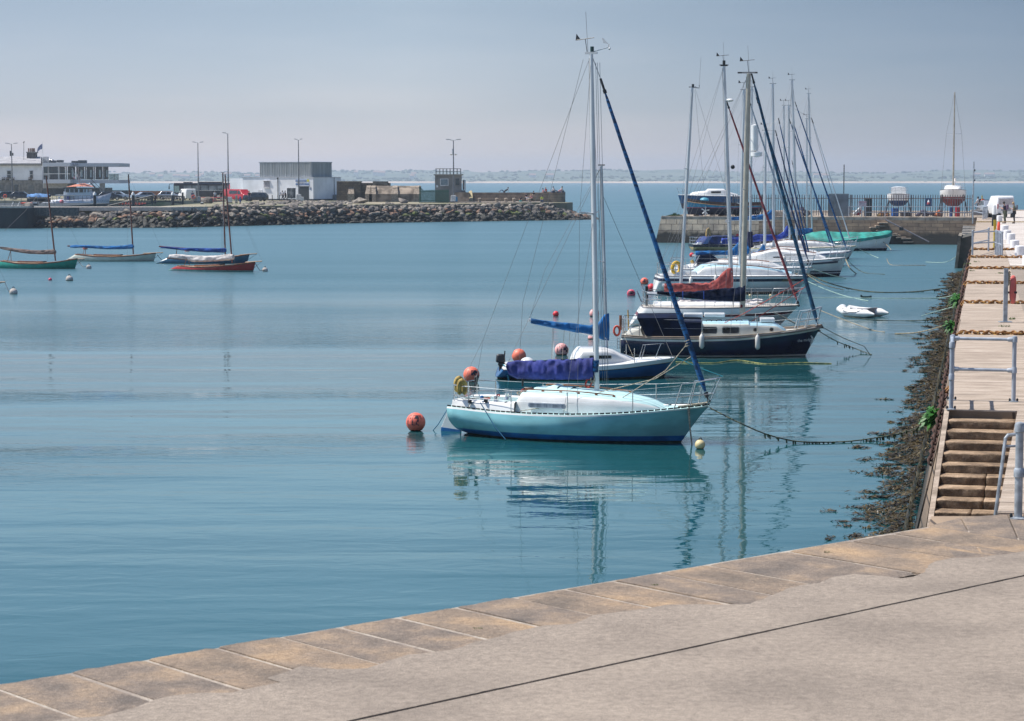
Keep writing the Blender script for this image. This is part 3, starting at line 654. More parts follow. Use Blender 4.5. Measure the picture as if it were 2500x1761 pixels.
            for f in (1, .52):
                mb.tube([(xb, -yb, s.zs(xb)+h*f), (xa+.1, -ya, s.zs(xa)+h*f), (xa, -ya+.12, s.zs(xa)+h*f), (xa, ya-.12, s.zs(xa)+h*f), (xa+.1, ya, s.zs(xa)+h*f), (xb, yb, s.zs(xb)+h*f)], r, 6)
            for sd in (-1, 1):
                mb.tube([(xa+.06, sd*(ya-.03), s.zs(xa)), (xa+.06, sd*(ya-.03), s.zs(xa)+h)], r, 6); mb.tube([(xb, sd*yb, s.zs(xb)), (xb, sd*yb, s.zs(xb)+h)], r, 6)
                mb.tube([(xa, sd*ya*.4, s.zs(xa)), (xa, sd*ya*.4, s.zs(xa)+h)], r, 6)
        return mb.build(name, mat, s.root)
    def sidebox(s, x0, x1, z0, z1, y, mat, name='window', th=.02, r=.3, parent=None, lean=0, sides=(-1, 1), frame=None):
        """rounded window set on the cabin side at half width y(x) (a number or a function)"""
        out = []
        for sd in sides:
            mb = MB(); pts = []; w, h = (x1-x0)/2, (z1-z0)/2; cr = min(w, h)*r*2*.5; cx, cz = (x0+x1)/2, (z0+z1)/2
            for qx, qz, a0 in ((1, 1, 0), (-1, 1, pi/2), (-1, -1, pi), (1, -1, 3*pi/2)):
                for k in range(4):
                    a = a0+k*pi/6; X = cx+qx*(w-cr)+cr*cos(a); Z = cz+qz*(h-cr)+cr*sin(a); Y = y(X, Z) if callable(y) else y
                    pts.append((X, sd*Y, Z))
            mb.slab(pts, (0, sd*th, 0)); o = mb.build(name, mat, parent or s.root); out.append(o)
            if frame:
                mb = MB(); q = [(p[0]+(.02 if p[0] > cx else -.02), p[1], p[2]+(.02 if p[2] > cz else -.02)) for p in pts]; mb.slab(q, (0, sd*th*.6, 0)); mb.build('window_frame', frame, o)
        return out
    def windex(s, top=None, h=.35, mat=BLACK, aerial=True, cups=False):
        t = top or s.m1; mb = MB(); mb.tube([t, t+Vector((-.05, 0, h))], .008, 4); c = t+Vector((-.05, 0, h)); mb.tube([c+Vector((-.24, .05, -.02)), c+Vector((.24, -.05, .02))], .009, 4)
        mb.slab([c+Vector((-.26, .05, -.03)), c+Vector((-.12, .03, -.02)), c+Vector((-.24, .05, .13))], (0, .006, 0)); mb.build('wind_vane', mat, s.root)
        if aerial: s.wire([t+Vector((.02, 0, 0)), t+Vector((-.04, 0, .95))], .005, WIRE, 'aerial')
    def fender(s, x, z, mat, y=None, ln=.5, r=.09, tipm=None):
        y = -(s.hb(x)+r) if y is None else y; mb = MB(); mb.smooth = True
        mb.lathe([(.01, -ln/2-.02), (r*.6, -ln/2), (r, -ln/2+.06), (r, ln/2-.06), (r*.6, ln/2), (.03, ln/2+.03), (.03, ln/2+.07)], (x, y, z), 10)
        o = mb.build('fender', mat, s.root); MB().tube([(x, y, z+ln/2), (x, y+.1, s.zs(x)+.25)], .008, 4).build('fender_line', ROPE, o); return o

def quad_sail_flap(): pass
NAVY = pm('navy_gelcoat', (.008, .013, .050), .18, var=.15, scale=2)
AQUA_H = pm('pale_aqua_hull', (.22, .50, .54), .2, var=.10, scale=1.4, stretch=(1, 1, 2.5))
AQUA_D = pm('pale_aqua_deck', (.50, .74, .74), .45, var=.04, scale=3)
BLUEBAND = pm('blue_boot_top', (.005, .13, .38), .35, var=.15, scale=3)
ANTIF = pm('antifoul_green', (.02, .05, .035), .8, var=.3, scale=6)
NAVYCLOTH = pm('navy_canvas', (.004, .010, .034), .9, spec=.15, var=.25, scale=3, bump=.01, bscale=6)
INDIGO = pm('indigo_canvas', (.026, .040, .23), .85, var=.22, scale=2.5, bump=.015, bscale=5)
ROYAL = pm('royal_blue_canvas', (.005, .135, .38), .85, var=.2, scale=3, bump=.015, bscale=5)
GENBLUE = pm('furled_sail_blue', (.007, .105, .28), .8, var=.35, scale=9, stretch=(1, 1, 2), bump=.01, bscale=12)
TEALC = pm('furled_sail_teal', (.012, .095, .18), .8, var=.3, scale=9, bump=.01, bscale=12)
NAVYG = pm('furled_sail_navy', (.010, .045, .15), .8, var=.3, scale=9, bump=.01, bscale=12)
REDC = pm('faded_red_canvas', (.42, .085, .075), .85, var=.2, scale=3, bump=.015, bscale=5)
REDG = pm('furled_sail_red', (.36, .075, .085), .85, var=.25, scale=8)
OFFW = pm('off_white_canvas', (.62, .58, .56), .85, var=.15, scale=3, bump=.02, bscale=5)
TEAK = pm('varnished_teak', (.30, .115, .05), .4, var=.3, scale=8, stretch=(.3, 2, 2))
WOODM = pm('varnished_spar', (.20, .055, .030), .35, var=.3, scale=6, stretch=(2, 2, .5))
ORANGE = pm('orange_plastic', (.80, .10, .05), .45, var=.12, scale=2)
YELLOW = pm('yellow_foam', (.55, .38, .10), .7, var=.25, scale=6)
GREYNS = pm('non_slip_grey', (.40, .42, .44), .8, var=.1)
LBLUE = pm('pale_blue_deck', (.40, .62, .72), .5, var=.06)

# ---------------------------------------------------------------- the light blue sloop in front
def sloop_a():
    Boat.tum = .11
    b = Boat('sailing_yacht', (1098, 1053), (1655, 1080), 'pale aqua sloop with blue furled headsail, nearest of the moored yachts', 'sailboat')
    b.shape([(1091, 993), (1127, 997), (1213, 1007), (1290, 1012), (1386, 1014.5), (1450, 1014), (1524, 1011), (1580, 1006.5), (1673, 997.5), (1733, 991)], 2.25, tran=.66, full=.70)
    b.hull([(90, 90.035, 1), (90.035, .17, 0), (.17, .045, 2), (.045, .0, 3), (.0, -.3, 3)], [AQUA_H, WHITE, BLUEBAND, ANTIF], rake_bow=.92, rake_stern=.12, bluff=.85)
    b.deck(AQUA_D, camber=.05); b.rail(BLACK, dash=True, dz=.012)
    hw = lambda x, f=.86: min(b.hb(x)*f, 1.0)
    # cockpit coamings and side moulding, white
    mk = lambda px, py, y=-.8: b.P(px, py, y)
    xa, xc = mk(1098, 977)[0], mk(1265, 982)[0]
    st = []
    for px, py in ((1100, 977), (1130, 977), (1190, 981), (1230, 983), (1262, 981)):
        x, z = mk(px, py); st.append((x, b.hb(x)*.93, b.zs(x)-.02, z, -.02))
    # coaming as a tub with open cockpit
    mb = MB(); mb.smooth = True
    for sd in (-1, 1):
        rows = []
        for x, w, zb, zt, _ in st:
            rows.append([(x, sd*w, zb), (x, sd*w*.97, zt-.03), (x, sd*(w-.06), zt), (x, sd*(w-.26), zt+.01), (x, sd*(w-.30), zt-.02), (x, sd*(w-.30), zb-.12), (x, 0, zb-.14)])
        mb.grid(rows); mb.grid([[r for r in rows[0]], [(p[0]-.03, p[1], zb) for p, zb in zip(rows[0], [st[0][2]]*7)]])
    for r in (st[0],): mb.slab([(r[0], -r[1], r[2]), (r[0], r[1], r[2]), (r[0], r[1]-.06, r[3]), (r[0], -r[1]+.06, r[3])], (.06, 0, 0))
    mb.build('cockpit', WHITE, b.root)
    # cabin
    cs = []
    for px, py, f, cr in ((1262, 978, .80, .0), (1272, 962, .80, .07), (1284, 960, .80, .09), (1360, 964.5, .80, .10), (1430, 969.5, .78, .09), (1495, 976, .74, .10), (1540, 984, .66, .08), (1566, 990, .58, .05), (1584, 996, .48, .03), (1600, 1001, .35, .0)):
        x, z = mk(px, py, -.75); cs.append((x, b.hb(x)*f, b.zs(x)-.01, max(z, b.zs(x)+.005), cr))
    b.cabin(cs, WHITE, 'cabin', AQUA_D)
    cabw = lambda x, z=None: ipol([(c[0], c[1]) for c in cs], x)*.985+.004
    wx0, wz1 = mk(1290, 982.5, -.85); wx1, wz0 = mk(1384, 999, -.85)
    fr = b.sidebox(wx0, wx1, wz0, wz1, lambda x, z: cabw(x)*1.01+.012, pm('window_rim', (.70, .72, .76), .35), 'window', .012, r=.9)
    curt = pm('net_curtain', (.30, .33, .39), .7, scale=14, stretch=(1, .1, .1), rgb2=(.14, .165, .21))
    for o, sd in zip(fr, (-1, 1)):
        pts = []; mb = MB()
        b.sidebox(wx0+.022, wx1-.022, wz0+.018, wz1-.018, lambda x, z: cabw(x)*1.01+.026, curt, 'pane', .004, r=.9, parent=o, sides=(sd,))
    # sliding hatch + garage on the coachroof
    x0, z0 = mk(1273, 955, -.3); x1, z1 = mk(1358, 957, -.3)
    hz = lambda x: ipol([(c[0], c[3]+c[4]) for c in cs], x)
    mb = MB(); mb.smooth = True; mb.grid([[(x, y, hz(x)+(.07 if abs(y) < .33 else -.03)-(0.03 if x > x1-.05 else 0)) for y in (-.36, -.33, -.2, 0, .2, .33, .36)] for x in (x0, x0+.02, x1-.12, x1)]); mb.face([(x0, -.36, hz(x0)-.03), (x0, .36, hz(x0)-.03), (x0, .33, hz(x0)+.07), (x0, -.33, hz(x0)+.07)])
    mb.build('sliding_hatch', AQUA_D, b.root)
    mb = MB(); mb.smooth = True; mb.tube([(x0-.02, y, hz(x0)+.07+.04*(1-(y/.34)**2)) for y in (-.34, -.2, 0, .2, .34)], .025, 6); mb.build('hatch_trim', TEAK, b.root)
    x2, _ = mk(1360, 957, -.3); x3, _ = mk(1400, 960, 0)
    mb = MB(); mb.smooth = True; mb.grid([[(x, y, hz(x)+(.035 if abs(y) < .38 else -.03)) for y in (-.42, -.38, 0, .38, .42)] for x in (x2-.02, x2+.2, x3)]); mb.build('hatch_garage', AQUA_D, b.root)
    # teak handrails
    for sd in (-1, 1):
        mb = MB(); P = [mk(1282+k*(1494-1282)/10, ipol([(1282, 959.5), (1400, 965), (1494, 975.5)], 1282+k*21.2), -.7) for k in range(11)]
        mb.tube([(x, sd*.70*(1-.02*k), z+.085) for k, (x, z) in enumerate(P)], .014, 6)
        for k in range(0, 11, 2): mb.box((P[k][0], sd*.70*(1-.02*k), P[k][1]+.055), (.06, .03, .06))
        mb.build('handrail', TEAK, b.root)
    # fore hatch, winches, instruments, blocks
    x, z = mk(1524, 974, 0); MB().box((x, 0, z-.01), (.55, .42, .05), ry=.10).build('fore_hatch', pm('smoked_acrylic', (.30, .28, .27), .2), b.root, bevel=.01)
    for px, py in ((1212, 975), (1238, 968)):
        y = -.72 if px < 1230 else .6; x, z = mk(px, py, y); mb = MB(); mb.smooth = True; mb.lathe([(.075, -.08), (.06, -.02), (.045, .02), (.06, .06), (.055, .08)], (x, y, z), 12); mb.build('winch', METAL, b.root)
    for px, py, c in ((1174, 974, BLUEBAND), (1186, 981, BLACK), (1147, 983, BLACK), (1236, 988, BLACK)):
        x, z = mk(px, py, -.86); mb = MB(); mb.smooth = True; mb.lathe([(.03, -.04), (.055, -.02), (.05, .03), (.02, .05)], (x, -.86 if px != 1174 else -.8, z+.02), 8); mb.build('deck_block', c, b.root)
    for px, py in ((1291, 951), (1329, 959)):
        x, z = mk(px, py, -.45); mb = MB(); mb.smooth = True; mb.box((x, -.45, z+.01), (.24, .10, .09)); mb.build('rope_clutch', BLACK, b.root, bevel=.02)
    x, z = mk(1411, 962, -.45); mb = MB(); mb.smooth = True; mb.sphere((x, -.45, z), .10, 12, 8, .5); mb.build('vent_cowl', METAL, b.root)
    # tangle of red and pale ropes
    RR = pm('red_rope', (.50, .07, .05), .9, var=.3, scale=30); rnd = random.Random(4)
    def coil(px, py, y, R, mat, n=5, sq=.5, name='rope_coil'):
        x, z = mk(px, py, y); mb = MB(); pts = []
        for k in range(n*10):
            a = k*2*pi/10; r = R*(.6+.4*rnd.random()); pts.append((x+cos(a)*r, y+sin(a)*r*.5, z+sin(a*1.0)*r*sq+rnd.uniform(-.01, .01)))
        mb.tube(pts, .010, 5); mb.build(name, mat, b.root)
    coil(1278, 955, -.5, .09, RR, 6); coil(1268, 960, -.6, .07, ROPE); coil(1190, 973, -.7, .08, RR, 4, .25); coil(1437, 936, -.05, .09, RR, 7, 1.4); coil(1447, 925, -.05, .06, ROPE, 5, 1.5); coil(1294, 950, -.4, .08, RR, 4); coil(1216, 966, -.7, .05, RR, 3, .4)
    for pts in ([(1136, 974), (1170, 972), (1200, 969)], [(1060+680*.1916, 985), (1230, 998), (1256, 1004)], [(1290, 952), (1340, 957), (1398, 963)]):
        b.wire([b.V(px, py, -.8 if py > 965 else -.45) for px, py in pts], .009, ROPE, 'sheet')
    # tiller / boom end details: mast, boom with indigo cover
    b.mast((1457.5, 958), (1443.5, 132), .125); b.spreaders((.53,), .62)
    b.boomcover([(1240, 884, 900), (1244, 882, 916), (1262, 881, 925), (1330, 879, 927), (1400, 876, 927), (1440, 874, 927), (1450, 873, 924)], INDIGO, th=.20, wr=.062, boom=((1238, 899), (1452, 894)), seed=3)
    x, z = b.P(1454, 892); mb = MB(); mb.smooth = True; mb.tube([(x, 0, z-.16), (x+.0, 0, z+.12)], .085, 10); mb.build('cover_collar', GENBLUE, b.root)
    mb = MB(); mb.tube([b.V(1276, 927), b.V(1276, 944)], [.03, .02], 6); mb.tube([b.V(1276, 902), b.V(1277, 930)], [.015, .03], 6); mb.build('mainsheet', BLACK, b.root)
    b.genoa((1476, 222), (1722, 956), .125, GENBLUE, seed=1)
    # lashings round the genoa, sheets from it to the deck
    g = b.V(1688, 880)
    b.wire([b.V(1690, 869), b.V(1600, 925, -.2), b.V(1455, 960, -.3)], .010, ROPE, 'sheet'); b.wire([b.V(1676, 842), b.V(1625, 905, -.2), b.V(1520, 971, -.5)], .010, ROPE, 'sheet')
    mb = MB(); 
    for k in range(3): mb.tube([b.V(1679+k*1.2, 832+k*6)+Vector((.07*cos(a), .07*sin(a), .03*cos(a))) for a in [i*pi/4 for i in range(9)]], .010, 4)
    mb.build('lashing', ROPE, b.root)
    b.wire([b.V(1455, 960, -.3), b.V(1390, 985, -.7), b.V(1268, 1004, -1.0)], .008, ROPE, 'sheet')
    b.wire([b.m1, b.V(1180, 828), b.V(1153, 985, -.7)], name='backstay'); b.wire([b.V(1180, 828), b.V(1150, 890), b.V(1115, 975, .5)], name='backstay')
    mb = MB(); mb.tube([b.V(1165, 915), b.V(1164, 921), b.V(1158, 958)], [.01, .06, .01], 6); mb.build('backstay_block', BLACK, b.root)
    b.wire([b.m1-Vector((.2, 0, .12)), b.V(1276, 740), b.V(1268, 885)], name='topping_lift')
    for dx in (.10, .14, .2): b.wire([b.m1+Vector((dx, .03, -.2)), b.m0+Vector((dx*1.3, .05, .1))], .005, pm('halyard', (.12, .16, .2), .8), 'halyard')
    # masthead
    t = b.m1; b.windex(t+Vector((-.1, 0, .02)), .33); mb = MB(); mb.tube([t+Vector((.02, 0, .05)), t+Vector((.02, 0, .17))], .045, 10); mb.build('masthead_lamp', pm('dark_green_lens', (.01, .06, .06), .3), b.root)
    mb = MB(); mb.tube([t+Vector((.05, 0, .05)), t+Vector((.42, 0, .14)), t+Vector((.44, 0, .22))], .010, 5); mb.slab([t+Vector((.42, 0, .22)), t+Vector((.30, 0, .35)), t+Vector((.26, 0, .37)), t+Vector((.30, 0, .24))], (0, .008, 0)); mb.sphere(t+Vector((.45, 0, .11)), .03, 6, 5); mb.build('wind_sensor', METAL, b.root)
    # pulpit / pushpit / stanchions
    xb = b.P(1735, 992)[0]
    b.pulpit(xb-.72, xb-.02, .58, .20); 
    xs = [mk(1248, 1005, -1)[0], mk(1388, 1009, -1)[0], mk(1542, 1008, -.9)[0]]
    b.stanchions(xs, .53, ends=(mk(1130, 995, -.9)[0], xb-.60))
    xt = b.x0+.10; b.pulpit(xt, xt+.5, .52, bowend=False, name='pushpit')
    # fenders / horseshoe buoys on the pushpit, yellow, faded
    def shoe(px, py, y, tw):
        x, z = b.P(px, py, y); mb = MB(); mb.smooth = True; pts = [(x+.075*cos(a)*cos(tw), y+.12*cos(a)*sin(tw), z+.165*sin(a)) for a in [pi*(-.38+k*1.76/14) for k in range(15)]]
        mb.tube(pts, [.04]+[.06]*13+[.04], 8); return mb.build('horseshoe_lifebuoy', YELLOW, b.root)
    shoe(1121, 940, -.35, .6); shoe(1128, 947, -.75, .25)
    # rudder hung on the transom
    mb = MB(); pts = [(1094, 1002), (1077, 1043), (1076, 1060), (1124, 1064), (1124, 1030), (1120, 1002)]
    P = [b.V(px, py, -.03) for px, py in pts]; mb.slab(P, (0, .06, 0)); o = mb.build('rudder', WHITE, b.root, bevel=.01)
    mb = MB(); P = [b.V(px, py, -.034) for px, py in ((1077.5, 1043), (1076, 1052), (1124, 1059), (1124, 1050))]; mb.slab(P, (0, .068, 0)); mb.build('rudder_band', BLUEBAND, o)
    # warps
    WB = pm('blue_warp', (.02, .12, .22), .9)
    b.wire([b.V(1172, 982, -.95), b.V(1210, 1045, -1.15), b.V(1234, 1073, -1.2)], .013, WB, 'stern_line'); b.wire([b.V(1092, 1000, 0), b.V(1070, 1036, 0), b.V(1054, 1055, 0)], .011, WB, 'stern_line')
    mb = MB(); P = [b.V(px, py, -.35) for px, py in ((1681, 996), (1682, 1010), (1684, 1040), (1688, 1075), (1690, 1092))]; mb.tube(P, [.035, .028, .018, .02, .015], 6); mb.build('bow_line', ROPE, b.root)
    mb = MB(); P = [b.V(1655+k*9, 994-(k*1.2), -.3+.03*k) for k in range(9)]; mb.tube([p+Vector((0, 0, .03*noise.noise(Vector((k, 0, 0))))) for k, p in enumerate(P)], .03, 6); mb.build('coiled_warp', ROPE, b.root)
    mb = MB(); mb.tube([b.V(1590, 991, .1), b.V(1632, 991, .1)], .035, 6); mb.tube([b.V(1640, 991, .1), b.V(1708, 990.5, .05)], .035, 6); mb.build('spinnaker_pole', WHITE, b.root)
    return b
A = sloop_a(); Boat.tum = .05

def sloop_b():
    b = Boat('sailing_yacht', (1234, 924), (1628, 920), 'small blue sloop with outboard motor and bright blue boom cover', 'sailboat')
    b.shape([(1236, 892), (1300, 894), (1400, 896), (1470, 894), (1530, 889), (1590, 881), (1648, 872)], 2.0, tran=.7, full=.62)
    BL = pm('royal_blue_hull', (.008, .095, .26), .25, var=.1, scale=2); TQ = pm('turquoise_transom', (.05, .32, .44), .3, var=.1)
    b.hull([(90, 90.13, 1), (90.13, 90.155, 2), (90.155, .06, 0), (.06, -.3, 3)], [BL, WHITE, BLACK, ANTIF], rake_bow=.5, rake_stern=-.25, bluff=.9)
    b.deck(WHITE, camber=.08)
    x, z = b.x0, b.zs(b.x0); MB().slab([(x+.12, -.62, -.05), (x-.02, -.66, z-.02), (x-.02, .66, z-.02), (x+.12, .62, -.05)], (-.03, 0, 0)).build('transom', TQ, b.root)
    mk = lambda px, py, y=-.6: b.P(px, py, y)
    cs = []
    for px, py, f in ((1406, 883, .78), (1412, 868, .78), (1422, 857, .76), (1480, 857, .74), (1500, 862, .72), (1520, 872, .66), (1540, 879, .55), (1552, 883, .42)):
        x, z = mk(px, py); cs.append((x, b.hb(x)*f, b.zs(x)-.01, max(z, b.zs(x)+.01), .09))
    b.cabin(cs, WHITE, 'cabin')
    cw = lambda x, z=None: ipol([(c[0], c[1]) for c in cs], x)*1.0+.008
    x0, z0 = mk(1440, 876, -.75); x1, z1 = mk(1492, 871.5, -.75); b.sidebox(x0, x1, z0, z1+.03, cw, GLASS, 'window', .012, r=.9, frame=METAL)
    b.mast((1482, 858), (1468.5, 405), .085); b.spreaders((.48,), .5)
    b.boomcover([(1296, 777, 790), (1330, 783, 797), (1365, 787, 804), (1405, 790, 812), (1440, 795, 818), (1462, 787, 826), (1470, 775, 830), (1477, 766, 831), (1487, 765, 832)], ROYAL, th=.17, wr=.035, boom=((1291, 781), (1484, 826)), seed=11)
    b.wire([b.V(1292, 781), b.V(1330, 660), b.m1], .005, name='topping_lift')
    for px in (1349, 1352): b.wire([b.V(px, 802), b.V(px-3, 882)], .010, METAL, 'boom_crutch')
    for px in (1378, 1392): b.wire([b.V(px-10, 788), b.V(px, 803), b.V(px-6, 884)], .006, ROPE, 'sail_tie')
    b.wire([b.m1, b.V(1240, 887)], .006, name='backstay')
    xb = b.P(1647, 873)[0]; b.stanchions([mk(1548, 876, -.7)[0]], .45, lines=())
    mb = MB()
    for sd in (-1, 1):
        pts = [b.V(1560, 876, sd*.45), b.V(1570, 842, sd*.42), b.V(1614, 839, sd*.30), b.V(1600, 874, sd*.28)]; mb.tube(pts, .012, 6)
        mb.tube([b.V(1566, 876, sd*.45), b.V(1576, 842, sd*.42)], .012, 6)
    mb.tube([b.V(1614, 839, -.30), b.V(1620, 840, 0), b.V(1614, 839, .3)], .012, 6); mb.build('pulpit', METAL, b.root)
    b.wire([b.m1-Vector((0, 0, .8)), b.V(1642, 871)], .007, name='forestay')
    b.wire([b.V(1525, 823), b.V(1548, 876, -.7)], .006, ROPE, 'guard_line')
    # outboard on its bracket
    mb = MB(); mb.smooth = True; x, z = b.P(1222, 878); mb.box((x, 0, z+.04), (.30, .24, .26), taper=.8); mb.box((x+.03, 0, z-.14), (.22, .2, .12)); mb.build('outboard_motor', BLACK, b.root, bevel=.05)
    mb = MB(); mb.tube([(x, 0, z-.1), (x-.02, 0, z-.75)], .045, 8); mb.box((x-.02, 0, z-.6), (.16, .02, .3)); mb.tube([(x+.12, .05, z+.0), (x+.14, .05, z+.26)], .02, 6); mb.box((x+.15, 0, z-.32), (.08, .3, .25)); mb.build('outboard_leg', BLACK, b.root)
    # gear on the after deck
    mb = MB(); mb.smooth = True; x, z = b.P(1287, 887); mb.sphere((x, 0, z+.02), .22, 14, 8, .75); mb.build('white_fender', WHITE, b.root)
    x, z = b.P(1580, 877, 0); mb = MB(); mb.smooth = True
    mb.tube([(x+.09*cos(a), .09*sin(a), z+.02) for a in [i*.5 for i in range(26)]], .014, 5); mb.build('rope_coil', pm('turquoise_rope', (.05, .4, .5), .8), b.root)
    TW = MATS['turquoise_rope']
    b.wire([b.V(1650, 873), b.V(1675, 884), b.V(1720, 903), b.V(1790, 928)], .012, TW, 'bow_line')
    return b
Bt = sloop_b()
# ---------------------------------------------------------------- the navy motor-sailer
def yacht_c():
    b = Boat('sailing_yacht', (1524, 866), (1959, 869), 'navy hulled cruising yacht with navy cockpit cover and two white fenders', 'sailboat')
    b.shape([(1517, 822), (1580, 826), (1680, 827), (1800, 824), (1880, 817), (1950, 808), (2007, 797)], 2.5, tran=.74, full=.6)
    CREAM = pm('cream_gelcoat', (.66, .65, .58), .4, var=.08, scale=2)
    b.hull([(90, 90.11, 1), (90.11, .07, 0), (.07, .02, 1), (.02, -.4, 2)], [NAVY, CREAM, ANTIF], rake_bow=.72, rake_stern=-.04, bluff=.85, rise=.2)
    b.deck(CREAM, drop=.02, camber=.05); b.rail(pm('rubbing_strake', (.30, .24, .20), .7), r=.032, dz=-.01); b.rail(pm('toe_rail_wood', (.33, .25, .18), .7), r=.02, dz=.05, name='bulwark_rail')
    mk = lambda px, py, y=-.8: b.P(px, py, y)
    cs = []
    for px, py, f in ((1580, 792, .74), (1640, 790, .76), (1716, 790, .78), (1828, 791, .76), (1832, 795, .74), (1890, 796, .72), (1900, 799, .68), (1918, 811, .55), (1922, 816, .5)):
        x, z = mk(px, py); cs.append((x, b.hb(x)*f, b.zs(x)-.02, z, .07))
    b.cabin(cs, CREAM, 'cabin', LBLUE); cw = lambda x, z=None: ipol([(c[0], c[1]) for c in cs], x)*1.0+.010
    for p0, p1 in (((1716, 798.5), (1750, 814)), ((1764, 798.5), (1804, 814))):
        x0, z1 = mk(*p0, -.9); x1, z0 = mk(*p1, -.9); b.sidebox(x0, x1, z0, z1, cw, GLASS, 'window', .012, r=.5, frame=METAL)
    for px in (1844, 1884):
        x, z = mk(px, 805.5, -.85); b.sidebox(x-.055, x+.055, z-.055, z+.055, cw, GLASS, 'porthole', .012, r=1, frame=METAL)
    # coachroof gear
    for p0, p1, n in (((1596, 771), (1646, 777), 'dinghy_pod'), ((1668, 767), (1716, 775), 'roof_locker'), ((1719, 767), (1770, 774), 'roof_locker'), ((1856, 779), (1892, 787), 'fore_hatch')):
        x0, z1 = mk(*p0, -.4); x1, z0 = mk(*p1, -.4); MB().box(((x0+x1)/2, 0, (z0+z1)/2), (x1-x0, .7, z1-z0+.03)).build(n, WHITE, b.root, bevel=.03)
    for sd in (-1, 1):
        mb = MB(); mb.smooth = True
        for p0, p1 in (((1724, 785), (1762, 784)), ((1771, 785), (1812, 784))):
            a, c = b.V(*p0, sd*.7), b.V(*p1, sd*.7); N = 3
            for k in range(N):
                q, r = a.lerp(c, k/N), a.lerp(c, (k+1)/N); mb.tube([q, q+Vector((.02, 0, .05)), r+Vector((-.02, 0, .05)), r], .014, 6)
        mb.build('grab_rail', BLACK if sd < 0 else METAL, b.root)
    # navy cockpit tent
    P = [b.V(px, py, -1.06) for px, py in ((1555, 777), (1664, 776.5), (1670, 787), (1712, 788), (1712, 820), (1640, 823.5), (1578, 823.5))]
    mb = MB(); n = len(P); mb.slab(P, (0, .015, 0)); mb.slab([Vector((p.x, -p.y, p.z)) for p in P], (0, -.015, 0))
    top = [P[0], P[1], P[2], P[3]]
    mb.grid([[Vector((p.x, p.y*u, p.z+.10*(1-u*u))) for u in (1, .5, 0, -.5, -1)] for p in top]); mb.slab([P[0], Vector((P[0].x, -P[0].y, P[0].z)), Vector((P[6].x, -P[6].y, P[6].z)), P[6]], (.01, 0, 0))
    mb.build('cockpit_cover', NAVYCLOTH, b.root)
    # raised stern locker and poop
    x0, z1 = mk(1524, 808); x1, z0 = mk(1570, 822); MB().slab([(x0, -.75, z0), (x1, -.80, z0), (x1-.1, -.72, z1+.05), (x0+.15, -.66, z1)], (0, 1.5, 0)).build('stern_locker', CREAM, b.root)
    b.mast((1812.5, 771), (1828, 180), .19, pm('beige_mast', (.50, .46, .37), .45, var=.08)); b.spreaders((.52,), .7)
    b.boomcover([(1604, 711, 717), (1640, 713, 724), (1690, 712, 730), (1730, 708, 733), (1765, 704, 735), (1795, 703, 737), (1808, 700, 737), (1815, 697, 736), (1819.5, 695, 735)], NAVYCLOTH, th=.24, wr=.07, boom=((1580, 717), (1812, 733)), seed=21)
    for px in (1667, 1718):
        mb = MB(); a, c = b.V(px, 712), b.V(px, 730); mb.tube([a+Vector((0, -.15, .02)), a.lerp(c, .5)+Vector((0, -.16, 0)), c+Vector((0, -.12, 0))], .016, 5); mb.build('sail_tie', pm('tie_blue', (.05, .12, .5), .8), b.root)
    mb = MB(); mb.tube([b.V(1810, 748, -.12)+noise_cloth(Vector((k, 1, 1)), .12, .9) for k in range(22)], .018, 5); mb.build('rope_coil', pm('dark_red_rope', (.16, .02, .03), .9), b.root)
    b.genoa((1840, 200), (1996, 792), .13, TEALC, seed=6)
    RR = pm('red_rope', (.50, .07, .05), .9)
    for p0, p1 in (((1965, 682), (1816, 766)), ((1970, 698), (1835, 785))): b.wire([b.V(*p0), b.V(*p1, -.6)], .012, RR, 'sheet')
    b.wire([b.V(1816, 766, -.6), b.V(1720, 812, -.9)], .010, RR, 'sheet')
    b.wire([b.m1, b.V(1540, 800)], name='backstay'); b.wire([b.m1, b.V(1606, 711)], name='topping_lift'); b.windex(h=.45)
    mb = MB(); t = b.m1; mb.tube([t+Vector((-.38, 0, .03)), t+Vector((.3, 0, .03))], .03, 5); mb.build('masthead_bracket', BLACK, b.root)
    xb = b.P(2003, 798)[0]; b.pulpit(xb-.85, xb-.1, .62, .12, r=.018); b.stanchions([mk(1713, 818, -1.1)[0], mk(1848, 815, -1.0)[0]], .62, ends=(b.x0+.5, xb-.75), r=.016)
    b.pulpit(b.x0+.02, b.x0+.62, .62, bowend=False, name='pushpit', r=.016)
    FEND = pm('white_fender', (.70, .68, .64), .5, var=.1)
    for px, py in ((1713.5, 834), (1850, 837)):
        x, z = b.P(px, py, -1.35); b.fender(x, z, FEND, y=-(b.hb(x)+.10), ln=.46, r=.085)
    # rudder / boarding gear / flag pole
    MB().slab([b.V(px, py, -.05) for px, py in ((1514, 830), (1523, 828), (1523, 872), (1514, 868))], (0, .1, 0)).build('rudder', CREAM, b.root, bevel=.01)
    mb = MB()
    for px in (1507, 1513): mb.tube([b.V(px, 822, -.5), b.V(px, 852, -.5)], .014, 5)
    for py in (826, 834, 842, 850): mb.tube([b.V(1507, py, -.5), b.V(1513, py, -.5)], .012, 5)
    mb.build('boarding_ladder', METAL, b.root)
    MB().tube([b.V(1515, 806, .4), b.V(1515, 770, .4)], .05, 6).build('liferaft_post', TEAK, b.root)
    mb = MB(); mb.smooth = True; x, z = b.P(1506, 808, -.6); mb.tube([(x+.10*cos(a), -.6, z+.16*sin(a)) for a in [i*.5 for i in range(14)]], .04, 6); mb.build('lifebuoy', ORANGE, b.root)
    MB().tube([b.V(1533, 757, .3), b.V(1535, 806, .3)], .022, 6).build('oar', pm('ochre_paint', (.5, .3, .05), .6), b.root)
